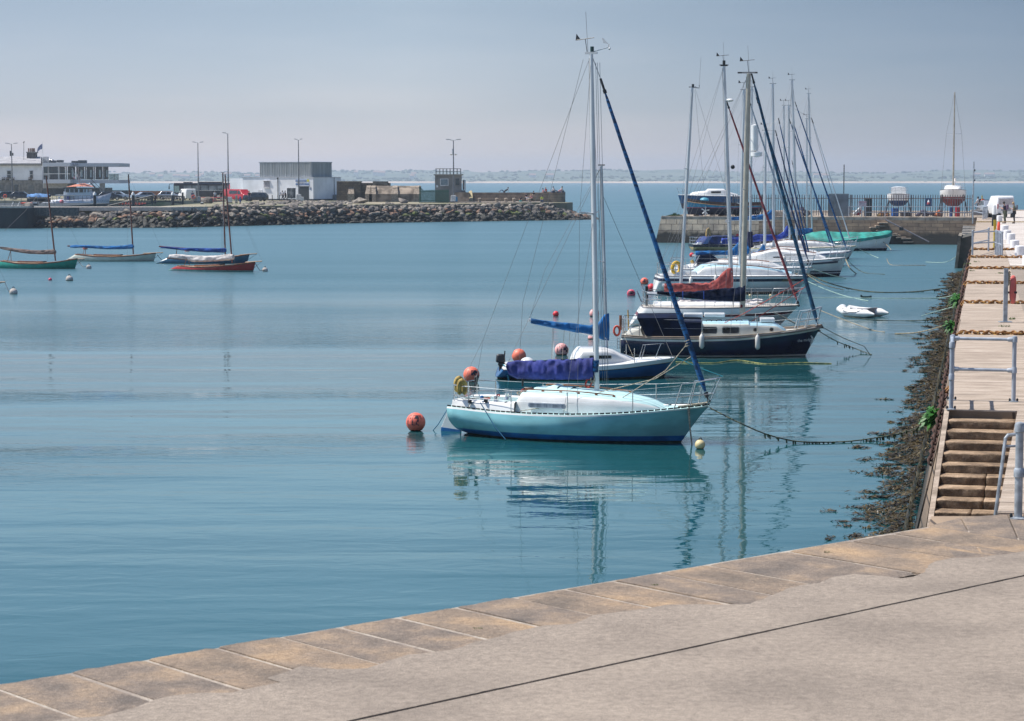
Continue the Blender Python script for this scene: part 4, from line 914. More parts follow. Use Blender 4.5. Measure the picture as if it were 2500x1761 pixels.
    # anchor on the bow roller
    mb = MB(); mb.tube([b.V(1998, 797), b.V(2009, 799)], .05, 6); mb.slab([b.V(2004, 798, -.08), b.V(2010, 798, -.08), b.V(2011, 803, -.02)], (0, .16, 0)); mb.build('anchor', pm('rusty_anchor', (.10, .06, .045), .8), b.root)
    # name and the little sea-horse emblem by the bow
    WL = pm('white_lettering', (.55, .55, .52), .6)
    def side(x, z): f = max(0, (b.zs(x)-z)/(b.zs(x)+.35)); return -b.hb(x)*(1-f**1.7)**.75-.05
    x, z = mk(1965, 830, -.5); dx = .02; ya, yb = side(x-.3, z), side(x+.3, z)
    lettering('the midge', .15, (x, (ya+yb)/2-.05, z), (.6, yb-ya, .04), (0, .12, 1), WL, b.root, 'name')
    x, z = mk(1979, 833, -.3); mb = MB(); mb.tube([Vector((x+.05*sin(t*5)*(.6+t*.6)+.06*t, side(x, z)-.04+.10*t, z+.20-.34*t)) for t in [k/12 for k in range(13)]], [.012+.022*sin(pi*(k+1)/14) for k in range(13)], 5); mb.build('emblem', WL, b.root)
    b.wire([b.V(2005, 798), b.V(2060, 826), b.V(2110, 846), b.V(2126, 869)], .012, pm('weedy_rope', (.10, .11, .07), .95, var=.4, scale=12), 'bow_line')
    return b
yacht_c()
def yacht_d():
    b = Boat('sailing_yacht', (1545, 800), (1925, 800), 'white ketch with red boot stripe and faded red mainsail cover', 'sailboat')
    b.shape([(1571, 750), (1650, 752), (1750, 752), (1850, 749), (1952, 744)], 2.9, tran=.6, full=.55)
    DR = pm('dark_red_paint', (.16, .01, .02), .4)
    b.hull([(90, 90.05, 1), (90.05, 90.27, 0), (90.27, 90.38, 2), (90.38, .04, 0), (.04, -.4, 3)], [WHITE, pm('grey_rail', (.2, .2, .22), .6), DR, ANTIF], rake_bow=1.2, rake_stern=-.55)
    b.deck(pm('worn_deck', (.45, .42, .38), .8), camber=.06)
    mk = lambda px, py, y=-.8: b.P(px, py, y); cs = []
    for px, py, f in ((1600, 742, .62), (1680, 741, .62), (1780, 741, .6), (1850, 744, .5), (1870, 747, .4)):
        x, z = mk(px, py); cs.append((x, b.hb(x)*f, b.zs(x)-.02, z, .05))
    b.cabin(cs, WHITE, 'cabin')
    b.boomcover([(1653, 735, 748), (1660, 729, 750), (1700, 731, 750), (1760, 733, 749), (1800, 735, 749), (1850, 729, 741), (1862, 731, 739)], OFFW, 'deck_cover', th=.7, wr=.12, seed=31)
    b.mast((1659, 752), (1690.5, 214), .125, name='mizzen_mast'); b.spreaders((.63,), .5, shrouds=False); t = b.m1
    mb = MB(); mb.tube([t+Vector((.02, 0, 0)), t+Vector((.02, 0, .14))], .05, 8); mb.tube([t, t+Vector((.28, 0, -.02)), t+Vector((.28, 0, .1))], .016, 5); mb.build('masthead_lamp', BLACK, b.root); b.wire([t+Vector((.28, 0, .1)), t+Vector((.34, 0, 1.2))], .005, WIRE, 'aerial')
    for sd in (-1, 1):
        b.wire([t+Vector((.12, 0, -.05)), b.V(1856, 748, sd*1.0)], name='stay'); b.wire([t, b.V(1640, 752, sd*1.2)], name='shroud'); b.wire([t+Vector((.1, 0, -.1)), b.V(1745, 750, sd*1.2)], name='shroud')
    b.mast((1788, 750), (1767.5, 160), .16); b.spreaders((.35,), .6); b.windex(h=.4)
    mb = MB(); mb.tube([b.m1+Vector((0, 0, .02)), b.m1+Vector((0, 0, .2))], .06, 8); mb.box(b.m1+Vector((0, 0, .0)), (.3, .08, .06)); mb.build('masthead_lamp', BLACK, b.root)
    b.boomcover([(1622, 692, 713), (1680, 692, 713), (1730, 690, 713), (1748, 683, 712), (1762, 668, 710), (1775, 656, 707), (1784, 653, 705), (1789, 655, 705)], REDC, th=.3, wr=.07, boom=((1617, 696), (1788, 710)), seed=41)
    b.genoa((1779, 262), (1946, 734), .11, REDG, seed=8)
    mb = MB(); mb.smooth = True; c = b.V(1782, 245, -.2); mb.sphere(c, .15, 12, 8, .45); mb.build('radar_dome', WHITE, b.root); MB().tube([b.V(1771, 248), c], .02, 5).build('radar_bracket', METAL, b.root)
    b.wire([b.m1, b.V(1580, 748)], name='backstay'); b.wire([b.m1, b.V(1624, 694)], name='topping_lift')
    mb = MB(); mb.smooth = True; mb.sphere(b.V(1789, 408, -.15), .09, 8, 6); mb.build('steaming_light', BLACK, b.root)
    xb = b.P(1950, 744)[0]; b.pulpit(xb-1.1, xb-.1, .62, .25); b.stanchions([mk(p, 748, -1.2)[0] for p in (1640, 1720, 1790, 1850)], .62, ends=(b.x0+.3, xb-1))
    # net along the guard rails forward
    mb = MB()
    for k in range(26):
        x = lerp(mk(1815, 748, -1)[0], xb-.4, k/25); y = -(b.hb(x)-.05); mb.tube([(x, y, b.zs(x)), (x+.10, y, b.zs(x)+.6)], .004, 3); mb.tube([(x+.10, y, b.zs(x)), (x, y, b.zs(x)+.6)], .004, 3)
    mb.build('guard_net', ROPE, b.root)
    b.pulpit(b.x0+.05, b.x0+.7, .62, bowend=False, name='pushpit')
    # wind-vane steering gear and davit posts at the stern
    mb = MB(); mb.tube([b.V(1579, 704, -.4), b.V(1578, 752, -.4)], .05, 6); mb.box(b.V(1579, 714, -.4), (.12, .12, .5)); mb.build('davit', BLACK, b.root)
    mb = MB(); mb.tube([b.V(1555, 710, .3), b.V(1566, 737, .3)], .03, 6); mb.tube([b.V(1566, 737, .3), b.V(1579, 738, .3)], .03, 6); mb.tube([b.V(1583, 716, .1), b.V(1606, 717, .1)], .06, 6); mb.build('self_steering_gear', GALV, b.root)
    MB().tube([b.V(1745, 739, -.6), b.V(1795, 767, -1.2)], .03, 6).build('boat_hook', METAL, b.root)
    MB().tube([b.V(1887, 762, -1.2), b.V(1942, 790, -1.2)], .035, 6).build('passerelle', ROPE, b.root)
    return b
yacht_d()
def yacht(label, swl, bwl, sheer, beam, bands, mats, cabin=None, masts=(), covers=(), genoas=(), roof=None, rake=.8, rs=-.3, decku=WHITE, extra=None, seed=0, stan=(), pul=True, rails=None, full=.6, tran=.66, name='sailing_yacht', cat='sailboat', win=(), back=True, wr=.05):
    b = Boat(name, swl, bwl, label, cat); b.shape(sheer, beam, tran=tran, full=full); b.hull(bands, mats, rake_bow=rake, rake_stern=rs); b.deck(decku)
    if rails: b.rail(rails, r=.025)
    mk = lambda px, py, y=-beam*.3: b.P(px, py, y)
    if cabin:
        cs = []
        for px, py, f in cabin:
            x, z = mk(px, py); cs.append((x, b.hb(x)*f, b.zs(x)-.02, max(z, b.zs(x)+.02), .10))
        b.cabin(cs, WHITE, 'cabin', roof); cw = lambda x, z=None: ipol([(c[0], c[1]) for c in cs], x)*1.0+.010
        rr = random.Random(seed); zr_ = lambda x: ipol([(c[0], c[3]+c[4]*.8) for c in cs], x)
        for f in (.28, .62):
            x = lerp(cs[0][0], cs[-1][0], f); MB().box((x, -.1, zr_(x)+.02), (.5, .45, .05)).build('hatch', pm('smoked_acrylic', (.30, .28, .27), .2), b.root)
        for sd in (-1, 1):
            MB().tube([(x, sd*ipol([(c[0], c[1]) for c in cs], x)*.78, zr_(x)+.03) for x in [lerp(cs[0][0]+.3, cs[-1][0]-.6, k/6) for k in range(7)]], .016, 5).build('handrail', TEAK, b.root)
            x = cs[0][0]-.5; MB().lathe([(.09, 0), (.06, .06), (.08, .14)], (x, sd*b.hb(x)*.8, b.zs(x)), 8).build('winch', METAL, b.root)
        x = lerp(b.x0, cs[0][0], .5); mb = MB(); mb.smooth = True; mb.slab([(b.x0+.3, -b.hb(x)*.8, b.zs(x)), (cs[0][0], -b.hb(x)*.8, b.zs(x)), (cs[0][0], -b.hb(x)*.75, b.zs(x)+.22), (b.x0+.4, -b.hb(x)*.75, b.zs(x)+.16)], (0, .22, 0)); mb.build('cockpit_coaming', WHITE, b.root)
        mb = MB(); mb.tube([Vector((cs[-1][0]+.3, 0, b.zs(cs[-1][0])+.05))+noise_cloth(Vector((k*.7, seed, 1)), .16, 1.0) for k in range(20)], .018, 4); mb.build('rope_coil', ROPE, b.root)
        for x0, y0, x1, y1 in win:
            X0, Z1 = mk(x0, y0); X1, Z0 = mk(x1, y1); b.sidebox(X0, X1, Z0, Z1, cw, GLASS, 'window', .012, r=.6)
    for base, top, w in masts:
        b.mast(base, top, w); b.spreaders((.38, .7) if w > .12 else (.5,), .7); b.windex(h=.4, aerial=seed % 2 == 0)
        if back: b.wire([b.m1, (b.x0+.1, 0, b.zs(b.x0)+.1)], name='backstay')
    for k, (prof, mat, boom) in enumerate(covers): b.boomcover(prof, mat, th=.26, wr=wr, boom=boom, seed=seed+k)
    for k, (t, bt, w, mat) in enumerate(genoas): b.genoa(t, bt, w, mat, seed=seed+k*3)
    if pul:
        b.pulpit(b.x1-1.1, b.x1-.1, .62, .2); b.pulpit(b.x0+.05, b.x0+.8, .6, bowend=False, name='pushpit')
    if stan: b.stanchions([mk(p, 0, -beam*.45)[0] if 0 else b.P(p, sheer[0][1], -beam*.45)[0] for p in stan], .6, ends=(b.x0+.7, b.x1-1.0))
    if extra: extra(b, mk)
    return b
WFEND = pm('white_fender', (.70, .68, .64), .5)
# E: white hull, navy band, lettered
def exE(b, mk):
    for px, py in ((1686, 689), (1746, 684), (1819, 689)):
        x, z = b.P(px, py, -1.4); b.fender(x, z, WFEND, ln=.5, r=.10)
    mb = MB(); mb.smooth = True; x, z = mk(1651, 655, -.9); mb.tube([(x+.22*cos(a), -.9+.1*cos(a), z+.30*sin(a)) for a in [pi*(-.4+k*1.8/14) for k in range(15)]], .10, 8); mb.build('horseshoe_lifebuoy', pm('yellow_buoy', (.75, .45, .03), .6, var=.1), b.root)
    x, z = mk(1950, 684, -.9); lettering('BLUE MIST', .17, (b.P(1924, 684, -.9)[0], -b.hb(b.P(1924, 684, -.9)[0])-.01, b.P(1924, 684, -1.0)[1]-.01), (1, .14, .02), (0, -.1, 1), pm('gold_lettering', (.30, .22, .05), .5), b.root, 'name')
    mb = MB(); pts = [b.V(px, py, -.75) for px, py in ((1742, 669), (1751, 659), (1862, 665), (1858, 668.5))]; mb.slab(pts, (0, -.02, 0)); mb.build('tinted_window', pm('blue_tint_window', (.12, .25, .36), .2), b.root)
    MB().slab([b.V(px, py, -.5) for px, py in ((1748, 651), (1815, 657), (1815, 662), (1742, 659))], (0, 1.0, 0)).build('spray_dodger', WHITE, b.root)
yacht('white cruising yacht with wide navy band, moored behind the ketch', (1625, 716), (1934, 715), [(1612, 673), (1700, 674), (1800, 674.5), (1900, 674), (1972, 673)], 3.3,
      [(90, 90.06, 2), (90.06, 90.15, 0), (90.15, 90.30, 1), (90.30, .10, 0), (.10, -.4, 3)], [WHITE, NAVY, pm('grey_rail', (.2, .2, .22), .6), NAVY],
      cabin=[(1700, 668, .7), (1722, 652, .7), (1760, 650, .68), (1860, 657, .62), (1910, 664, .5), (1940, 670, .4)], roof=LBLUE, masts=[((1806, 668), (1817, 220), .17)], extra=exE, seed=51, stan=(1686, 1746, 1815, 1876), rs=-.2,
      genoas=[((1832, 255), (1968, 668), .13, pm('furled_sail_pale', (.42, .47, .52), .8, var=.15, scale=9))])
# F: white, navy spray hood, behind E
def exF(b, mk):
    mb = MB(); mb.smooth = True; mb.slab([b.V(px, py, -.9) for px, py in ((1701, 648), (1708, 624), (1738, 623), (1750, 630), (1742, 641))], (0, 1.8, 0)); mb.build('spray_hood', NAVYCLOTH, b.root)
    MB().tube([b.V(1693, 650, -.9), b.V(1708, 624, -.9)], .03, 6).build('hood_frame', METAL, b.root)
    mb = MB(); mb.smooth = True; mb.tube([b.V(1688, 636, 0), b.V(1694, 646, 0)], .10, 8); mb.build('danbuoy', YELLOW, b.root)
    for px, py, h in ((1842.5, 337, 1.6), (1847, 377, .35)):
        mb = MB(); mb.smooth = True; c = b.V(px, py, -.2); mb.lathe([(.02, -h/2), (.21 if h > 1 else .34, -h/2+.06), (.21 if h > 1 else .34, h/2-.06), (.02, h/2)], c, 12); mb.build('radar_reflector', WHITE, b.root)
    mb = MB(); mb.smooth = True; c = b.V(1833, 470); mb.tube([b.V(1831.5, 605), b.V(1830.5, 566)], [.16, .18], 8); mb.build('mast_wrap', pm('dark_navy_wrap', (.012, .015, .06), .9), b.root)
yacht('white yacht with dark navy spray hood behind the navy banded one', (1655, 690), (1955, 690), [(1640, 657), (1750, 657), (1880, 655), (1985, 652)], 3.2,
      [(90, 90.06, 1), (90.06, .15, 0), (.15, -.4, 2)], [WHITE, pm('grey_rail', (.2, .2, .22), .6), NAVY], cabin=[(1680, 652, .7), (1740, 638, .7), (1850, 641, .66), (1890, 646, .6), (1910, 653, .5)],
      masts=[((1830.5, 644), (1836, 213), .15)], extra=exF, seed=61, stan=(1700, 1780, 1860, 1930), win=[(1839, 651, 1854, 655)], rs=-.2,
      covers=[([(1698, 613, 624), (1740, 612.5, 622), (1775, 612, 623), (1790, 605, 624), (1800, 594, 624), (1810, 590, 624), (1822, 594, 622), (1829, 590, 620)], ROYAL, ((1690, 624), (1830, 623)))],
      genoas=[((1850, 250), (1972, 634), .10, NAVYG)])
# G: white with navy stripes
def exG(b, mk):
    x, z = b.P(2044, 632, -.7); lettering('elsinore', .20, (x, -b.hb(x)-.04, b.zs(x)-.10), (1, .42, .06), (0, -.1, 1), NAVY, b.root, 'name')
    mb = MB(); 
    x0 = b.P(1970, 641, -1.4)[0]; x1 = b.P(2046, 637, -.8)[0]
    mb.grid([[(x, -b.hb(x)*.995-.012, b.zs(x)-.18-dz) for x in [lerp(x0, x1, k/12) for k in range(13)]] for dz in (0, .10)]); mb.build('cove_stripe', NAVY, b.root)
    x, z = b.P(1914, 640, -1.5); b.fender(x, z, WFEND, ln=.7, r=.13)
    mb = MB(); mb.smooth = True; mb.sphere(b.V(1860, 620, -.5), .25, 10, 6); mb.build('liferaft_canister', pm('grey_pack', (.06, .06, .07), .7), b.root)
yacht('big white yacht with navy cove stripe and dark boot top', (1740, 673), (2051, 675), [(1735, 640), (1850, 640), (1960, 637), (2020, 633), (2066, 628.5)], 3.6,
      [(90, 90.05, 1), (90.05, .36, 0), (.36, .28, 2), (.28, .2, 0), (.2, -.4, 2)], [WHITE, pm('grey_rail', (.2, .2, .22), .6), NAVY], cabin=[(1780, 634, .7), (1840, 622, .7), (1890, 612, .68), (1950, 617, .62), (1990, 623, .5), (2015, 631, .4)],
      masts=[((1867, 622), (1868.5, 319), .17)], extra=exG, seed=70, stan=(1800, 1870, 1930, 1985), win=[(1888, 627, 1908, 630), (1915, 622, 1965, 623.5)], rake=.55, rs=-.2,
      covers=[([(1834, 616, 626), (1850, 613, 624), (1858, 604, 621), (1862, 596, 614), (1868, 599, 612)], ROYAL, ((1836, 626), (1866, 612)))], genoas=[((1896, 330), (1973, 632), .11, NAVYG), ((1903, 300), (1979, 638), .10, GENBLUE)])
# H1, H2: white yachts further along
yacht('white yacht with blue striped rail and blue furled headsail', (1800, 650), (2072, 648), [(1800, 625), (1900, 624), (2000, 620), (2078, 612)], 3.4, [(90, 90.12, 1), (90.12, .3, 0), (.3, -.4, 1)], [WHITE, pm('mid_blue_stripe', (.03, .10, .30), .4)],
      cabin=[(1860, 618, .7), (1900, 607, .68), (1960, 609, .6), (2000, 616, .5)], masts=[((1889, 614), (1887, 205), .20), ((1946, 612), (1934, 196), .17)], seed=80, stan=(1860, 1920, 1980, 2030), rs=-.2,
      covers=[([(1762, 582, 596), (1800, 580, 595), (1838, 576, 592), (1846, 572, 590), (1886, 573, 588), (1900, 574, 586), (1914, 565, 583), (1920, 551, 578), (1924, 552, 576)], pm('bright_indigo_canvas', (.03, .07, .40), .85, var=.2, scale=3), ((1760, 592), (1925, 582)))],
      genoas=[((1944, 258), (2066, 606), .12, GENBLUE), ((1930, 300), (2035, 600), .12, GENBLUE)])
yacht('white yacht with cluttered foredeck beside the green covered launch', (1830, 632), (2082, 632), [(1830, 606), (1950, 606), (2040, 603), (2091, 600)], 3.4, [(90, 90.06, 1), (90.06, .12, 0), (.12, -.4, 2)], [WHITE, pm('yellow_trim', (.55, .5, .2), .6), NAVY],
      cabin=[(1860, 600, .7), (1920, 590, .68), (1990, 592, .6), (2040, 599, .5)], masts=[((1914, 600), (1914, 258), .14), ((1928, 600), (1926, 258), .14)], seed=91, stan=(1880, 1940, 2000), rs=-.2, decku=pm('cream_deck', (.62, .56, .48), .6),
      covers=[([(1820, 588, 603), (1850, 586, 604), (1890, 586, 606), (1925, 588, 606)], pm('charcoal_canvas', (.035, .035, .05), .9), ((1800, 606), (1928, 604)))],
      genoas=[((1985, 300), (2076, 586), .09, ALU), ((1937, 300), (2028, 597), .12, GENBLUE)])
def exI(b, mk):
    mb = MB(); mb.slab([b.V(px, py, -1.1) for px, py in ((1715, 596), (1728, 579), (1752, 577), (1805, 577), (1805, 597))], (0, 2.2, 0)); mb.build('cockpit_cover', pm('blue_hood', (.02, .04, .16), .85, var=.3, scale=2), b.root)
    mb = MB(); mb.slab([b.V(px, py, -1.12) for px, py in ((1716, 596), (1729, 579), (1738, 579), (1726, 596))], (0, -.02, 0)); mb.build('hood_window', pm('pale_blue_panel', (.12, .2, .45), .4), b.root)
    mb = MB(); mb.smooth = True; x, z = b.P(1729, 574, 0); mb.tube([(x+.15*cos(a), 0, z+.55*sin(a)) for a in [k*pi/6 for k in range(13)]], .10, 6); mb.build('yellow_lifebuoy', pm('mustard_float', (.5, .33, .12), .7), b.root)
    mb = MB(); mb.slab([b.V(px, py, -.3) for px, py in ((1797, 572), (1806, 571), (1805, 577), (1798, 577))], (0, .02, 0)); mb.build('ensign', pm('red_flag', (.6, .03, .05), .8), b.root)
    mb = MB(); mb.tube([b.V(1727, 575), b.V(1746, 578), b.V(1745, 585)], .04, 6); mb.build('radar_arch', METAL, b.root)
yacht('dark navy yacht with blue cockpit canopy near the end of the harbour wall', (1700, 612), (1960, 610), [(1694, 597), (1800, 597), (1900, 596), (1990, 593)], 3.2, [(90, .32, 0), (.32, -.3, 1)], [pm('black_blue_hull', (.006, .008, .022), .15), pm('cream_boot', (.45, .36, .18), .6)],
      cabin=[(1740, 593, .7), (1800, 588, .7), (1900, 588, .6), (1950, 592, .5)], masts=[((1970, 590), (1970, 291), .13), ((1983, 590), (1974.5, 229), .15)], extra=exI, seed=100, rs=.1, tran=.5,
      covers=[([(1925, 560, 572), (1940, 559, 573), (1960, 558, 573), (1974, 557, 572), (1982, 558, 571), (1984, 562, 569)], ROYAL, ((1926, 566), (1984, 572))), ([(1786, 530, 538), (1830, 528, 538), (1860, 524, 536), (1872, 520, 536), (1880, 513, 536), (1887, 510, 535), (1891, 514, 534)], ROYAL, ((1772, 538), (1890, 538)))],
      genoas=[((1983, 296), (2060, 575), .05, WIRE), ((1935, 400), (1972, 578), .09, NAVYG)], wr=.06)
# green covered launch
def launch():
    b = Boat('covered_launch', (1965, 612), (2156, 612), 'white launch under a long turquoise tarpaulin by the harbour wall', 'boat')
    b.shape([(1960, 589), (2000, 592), (2060, 590), (2110, 584), (2178, 573)], 2.6, full=.55); GN = pm('turquoise_tarp', (.03, .30, .25), .6, var=.25, scale=1.2, bump=.03, bscale=3)
    b.hull([(90, .22, 0), (.22, -.4, 1)], [WHITE, NAVY], rake_bow=.6, rake_stern=-.1)
    mb = MB(); mb.smooth = True; rows = []; N = 40
    prof = [(1962, 574), (1984, 567), (2010, 564), (2040, 566.5), (2100, 567), (2140, 567), (2160, 564), (2178, 563)]
    for k in range(N+1):
        px = lerp(1963, 2178, k/N); x, zt = b.P(px, ipol(prof, px)); hb = b.hb(x)+.06; zb = b.zs(x)-.16-.10*noise.noise(Vector((px*.09, 1, 1))); r = []
        for j in range(15):
            u = -1+2*j/14; z = lerp(zt, b.zs(x)+.1, abs(u)**1.5)+.06*noise.noise(Vector((px*.07, u*2, 4))); y = u*hb
            r.append((x, y, z))
        r = [(x, -hb-.02, zb)]+r+[(x, hb+.02, zb)]; rows.append(r)
    mb.grid(rows); mb.face(rows[-1]); mb.face(rows[0]); mb.build('tarpaulin', GN, b.root)
    for px in (2000, 2050, 2100, 2140): b.wire([b.V(px, 588, -1.35), b.V(px-2, 598, -1.3)], .012, ROPE, 'tie_down')
    b.wire([b.V(2155, 590, -.5), b.V(2170, 603, -1.4), b.V(2176, 611, -2)], .03, ROPE, 'mooring_rope')
launch()
# ---------------------------------------------------------------- old gaff yachts on the left
def gaffer(label, swl, bwl, sheer, hullm, mast, cov, covmat, sprit, boom, seed, boot=None, gap=None):
    b = Boat('gaff_sailing_boat', swl, bwl, label, 'sailboat', 'old wooden yachts on swinging moorings'); b.shape(sheer, 1.75, tran=.25, full=.62)
    bt = boot or ANTIF
    b.hull([(90, 90.05, 1), (90.05, .10 if boot else .03, 0), (.10 if boot else .03, -.35, 2)], [hullm, TEAK, bt], rake_bow=.32, rake_stern=-.95, depth=.35, rise=.3, bluff=1.3)
    b.deck(pm('scrubbed_deck', (.42, .32, .22), .7, var=.15), camber=.05); b.rail(TEAK, r=.022)
    L = b.x1-b.x0; cx = lerp(b.x0, b.x1, .40)
    mb = MB(); mb.smooth = True; rows = []
    for k in range(9):
        x = cx+(-.17+.34*k/8)*L; w = .42*b.hb(x); rows.append([(x, -w, b.zs(x)), (x, -w, b.zs(x)+.13), (x, w, b.zs(x)+.13), (x, w, b.zs(x))])
    mb.grid(rows); mb.build('cockpit_coaming', TEAK, b.root)
    b.mast(mast[0], mast[1], .105, WOODM)
    b.boomcover(cov, covmat, th=.26, wr=.05, boom=boom, seed=seed, bmat=WOODM)
    MB().tube([b.V(*sprit[0]), b.V(*sprit[1])], [.05, .035], 8).build('bowsprit', pm('bleached_spar', (.42, .31, .22), .6), b.root)
    b.wire([b.m1, b.V(*sprit[1])], .005, name='forestay'); b.wire([b.V(*sprit[1]), (b.x1-.25, 0, .15)], .012, METAL, 'bobstay')
    for sd in (-1, 1): b.wire([b.m1-Vector((0, 0, .3)), (b.m0.x-.25, sd*b.hb(b.m0.x-.25), b.zs(b.m0.x))], .005, name='shroud')
    x = lerp(b.x0, b.x1, .10)
    mb = MB(); zz = b.V(*cov[3])[2]
    for sd in (-1, 1): mb.tube([(x+.35*0, sd*.35, b.zs(x)), (x+.12, 0, b.zs(x)+.75)], .022, 5)
    mb.build('boom_crutch', TEAK, b.root)
    return b
GRN = pm('sea_green_hull', (.015, .27, .20), .3, var=.08); CRM = pm('cream_hull', (.50, .53, .46), .35, var=.06); TBL = pm('slate_blue_hull', (.035, .12, .19), .3, var=.08); RED = pm('red_hull', (.36, .022, .018), .3, var=.08)
gaffer('sea green wooden yacht with taupe sail cover', (33, 655), (176, 656), [(1, 637), (40, 643), (91, 644), (140, 640), (189, 632)], GRN, ((135.5, 637), (112.5, 428)), [(-4, 602, 606), (10, 603, 610), (40, 607, 616), (70, 611, 620), (100, 611, 621), (131, 609, 621), (136, 612, 618)], pm('taupe_canvas', (.21, .16, .14), .9, var=.2), ((166, 634), (207, 632)), ((-5, 604), (136, 619)), 110)
gaffer('cream wooden yacht with bright blue sail cover', (213, 637.5), (369, 638), [(184, 621), (230, 626), (280, 627), (330, 624), (381, 618)], CRM, ((325.5, 621), (313.5, 426)), [(172, 600, 605), (184, 598, 606), (196, 599, 605), (215, 599, 606), (260, 601, 609), (300, 600, 609), (322, 596, 608), (326, 598, 606)], ROYAL, ((350, 619.5), (398, 616.8)), ((165, 601), (326, 606)), 120)
gaffer('slate blue wooden yacht with royal blue sail cover, partly behind the red one', (436, 643.5), (597, 643), [(408, 630), (460, 634), (520, 633), (570, 627), (609, 621)], TBL, ((550, 622), (544, 422)), [(392, 603, 606), (404, 602, 607), (420, 603, 609), (450, 605, 612), (500, 606, 616), (540, 606, 617), (549, 605, 617), (553, 608, 615)], pm('deep_blue_canvas', (.01, .07, .32), .85, var=.2), ((585, 623), (628, 619.5)), ((388, 602), (552, 614)), 130)
gaffer('red wooden yacht with off-white sail cover', (457, 661), (613, 664), [(433, 649), (470, 652.5), (520, 651), (570, 647), (623.5, 640)], RED, ((567, 643), (549.5, 426)), [(415, 622, 630), (430, 621, 632), (450, 622, 633), (470, 624, 640), (500, 625, 640), (535, 624, 638), (560, 620, 636), (570, 621, 634)], OFFW, ((600, 641), (640, 638)), ((412, 626), (569, 634)), 140, boot=pm('pale_green_boot', (.16, .33, .30), .6))
gaffer('wooden yacht almost out of the picture, only its bowsprit tip showing', (-180, 703), (-28, 704), [(-215, 688), (-160, 693), (-100, 693), (-60, 691), (-18, 685)], CRM, ((-70, 690), (-96, 440)), [(-210, 655, 662), (-190, 655, 664), (-150, 657, 668), (-120, 660, 672), (-90, 660, 673), (-80, 660, 673), (-74, 660, 672), (-71, 662, 670)], ROYAL, ((-36, 690), (13, 689)), ((-214, 657), (-70, 670)), 150)
# ================================================================ breakwater and the harbour side on the left
WLN = [(-70, 276), (-62, 277), (-44, 278), (-23, 307), (0, 325), (9, 332), (12.5, 335)]
def bw_edge(x): return ipol(WLN, x)
GR = pm('breakwater_ground', (.30, .25, .18), .95, rgb2=(.14, .15, .08), scale=.25)
def breakwater():
    mb = MB(); poly = [(-47, 283), (-44, 283), (-24, 312), (-1, 330), (8.5, 339), (9.6, 345), (8, 353), (2, 353), (-20, 350), (-24, 372), (-24, 520), (-220, 520), (-220, 376), (-47, 376)]
    mb.prism(poly, -2, QZ); mb.prism([(-67, 282.5), (-47.02, 283), (-47.02, 289), (-67, 289)], -2, QZ-.01); mb.prism([(-220, 275), (-72, 275), (-72, 330), (-220, 330)], -2, QZ-.01); o = mb.build('breakwater_ground', GR); o['kind'] = 'structure'; o['label'] = 'flat top of the stone breakwater with the quay road'
    mb = MB(); mb.prism([(-67, 281.6), (-44, 282), (-40, 287), (-66, 286)], QZ-.45, QZ+.03)
    mb.build('quay_edge', pm('pale_concrete_edge', (.50, .45, .40), .9))['kind'] = 'structure'
    # dark quay wall at the far left with the bridging beam
    o = empty('quay_wall', (-70, 278, 0), 'dark stained harbour wall block at the far left edge', 'wall'); M_ = pm('dark_wet_wall', (.022, .034, .040), .8, rgb2=(.010, .016, .020), scale=.5, stretch=(1, 1, .2))
    a = D(-300, 505, 274)-o.location; c = D(66, 505, 274)-o.location; MB().slab([(a.x, -4, -1), (c.x, -4, -1), (c.x, -4, QZ), (a.x, -4, QZ)], (0, 60, 0)).build('wall_face', M_, o)
    MB().slab([(a.x, -4.1, QZ), (c.x+.1, -4.1, QZ), (c.x+.1, -4.1, QZ+.25), (a.x, -4.1, QZ+.25)], (0, 2, 0)).build('coping', pm('pale_concrete_edge', (.5, .45, .4)), o)
    MB().slab([(c.x, 0, QZ-1.05), (c.x+5.5, 0, QZ-1.05), (c.x+5.5, 0, QZ+.02), (c.x, 0, QZ+.02)], (0, 1.2, 0)).build('bridging_beam', pm('weathered_beam', (.09, .10, .10), .9, var=.2), o)
breakwater()
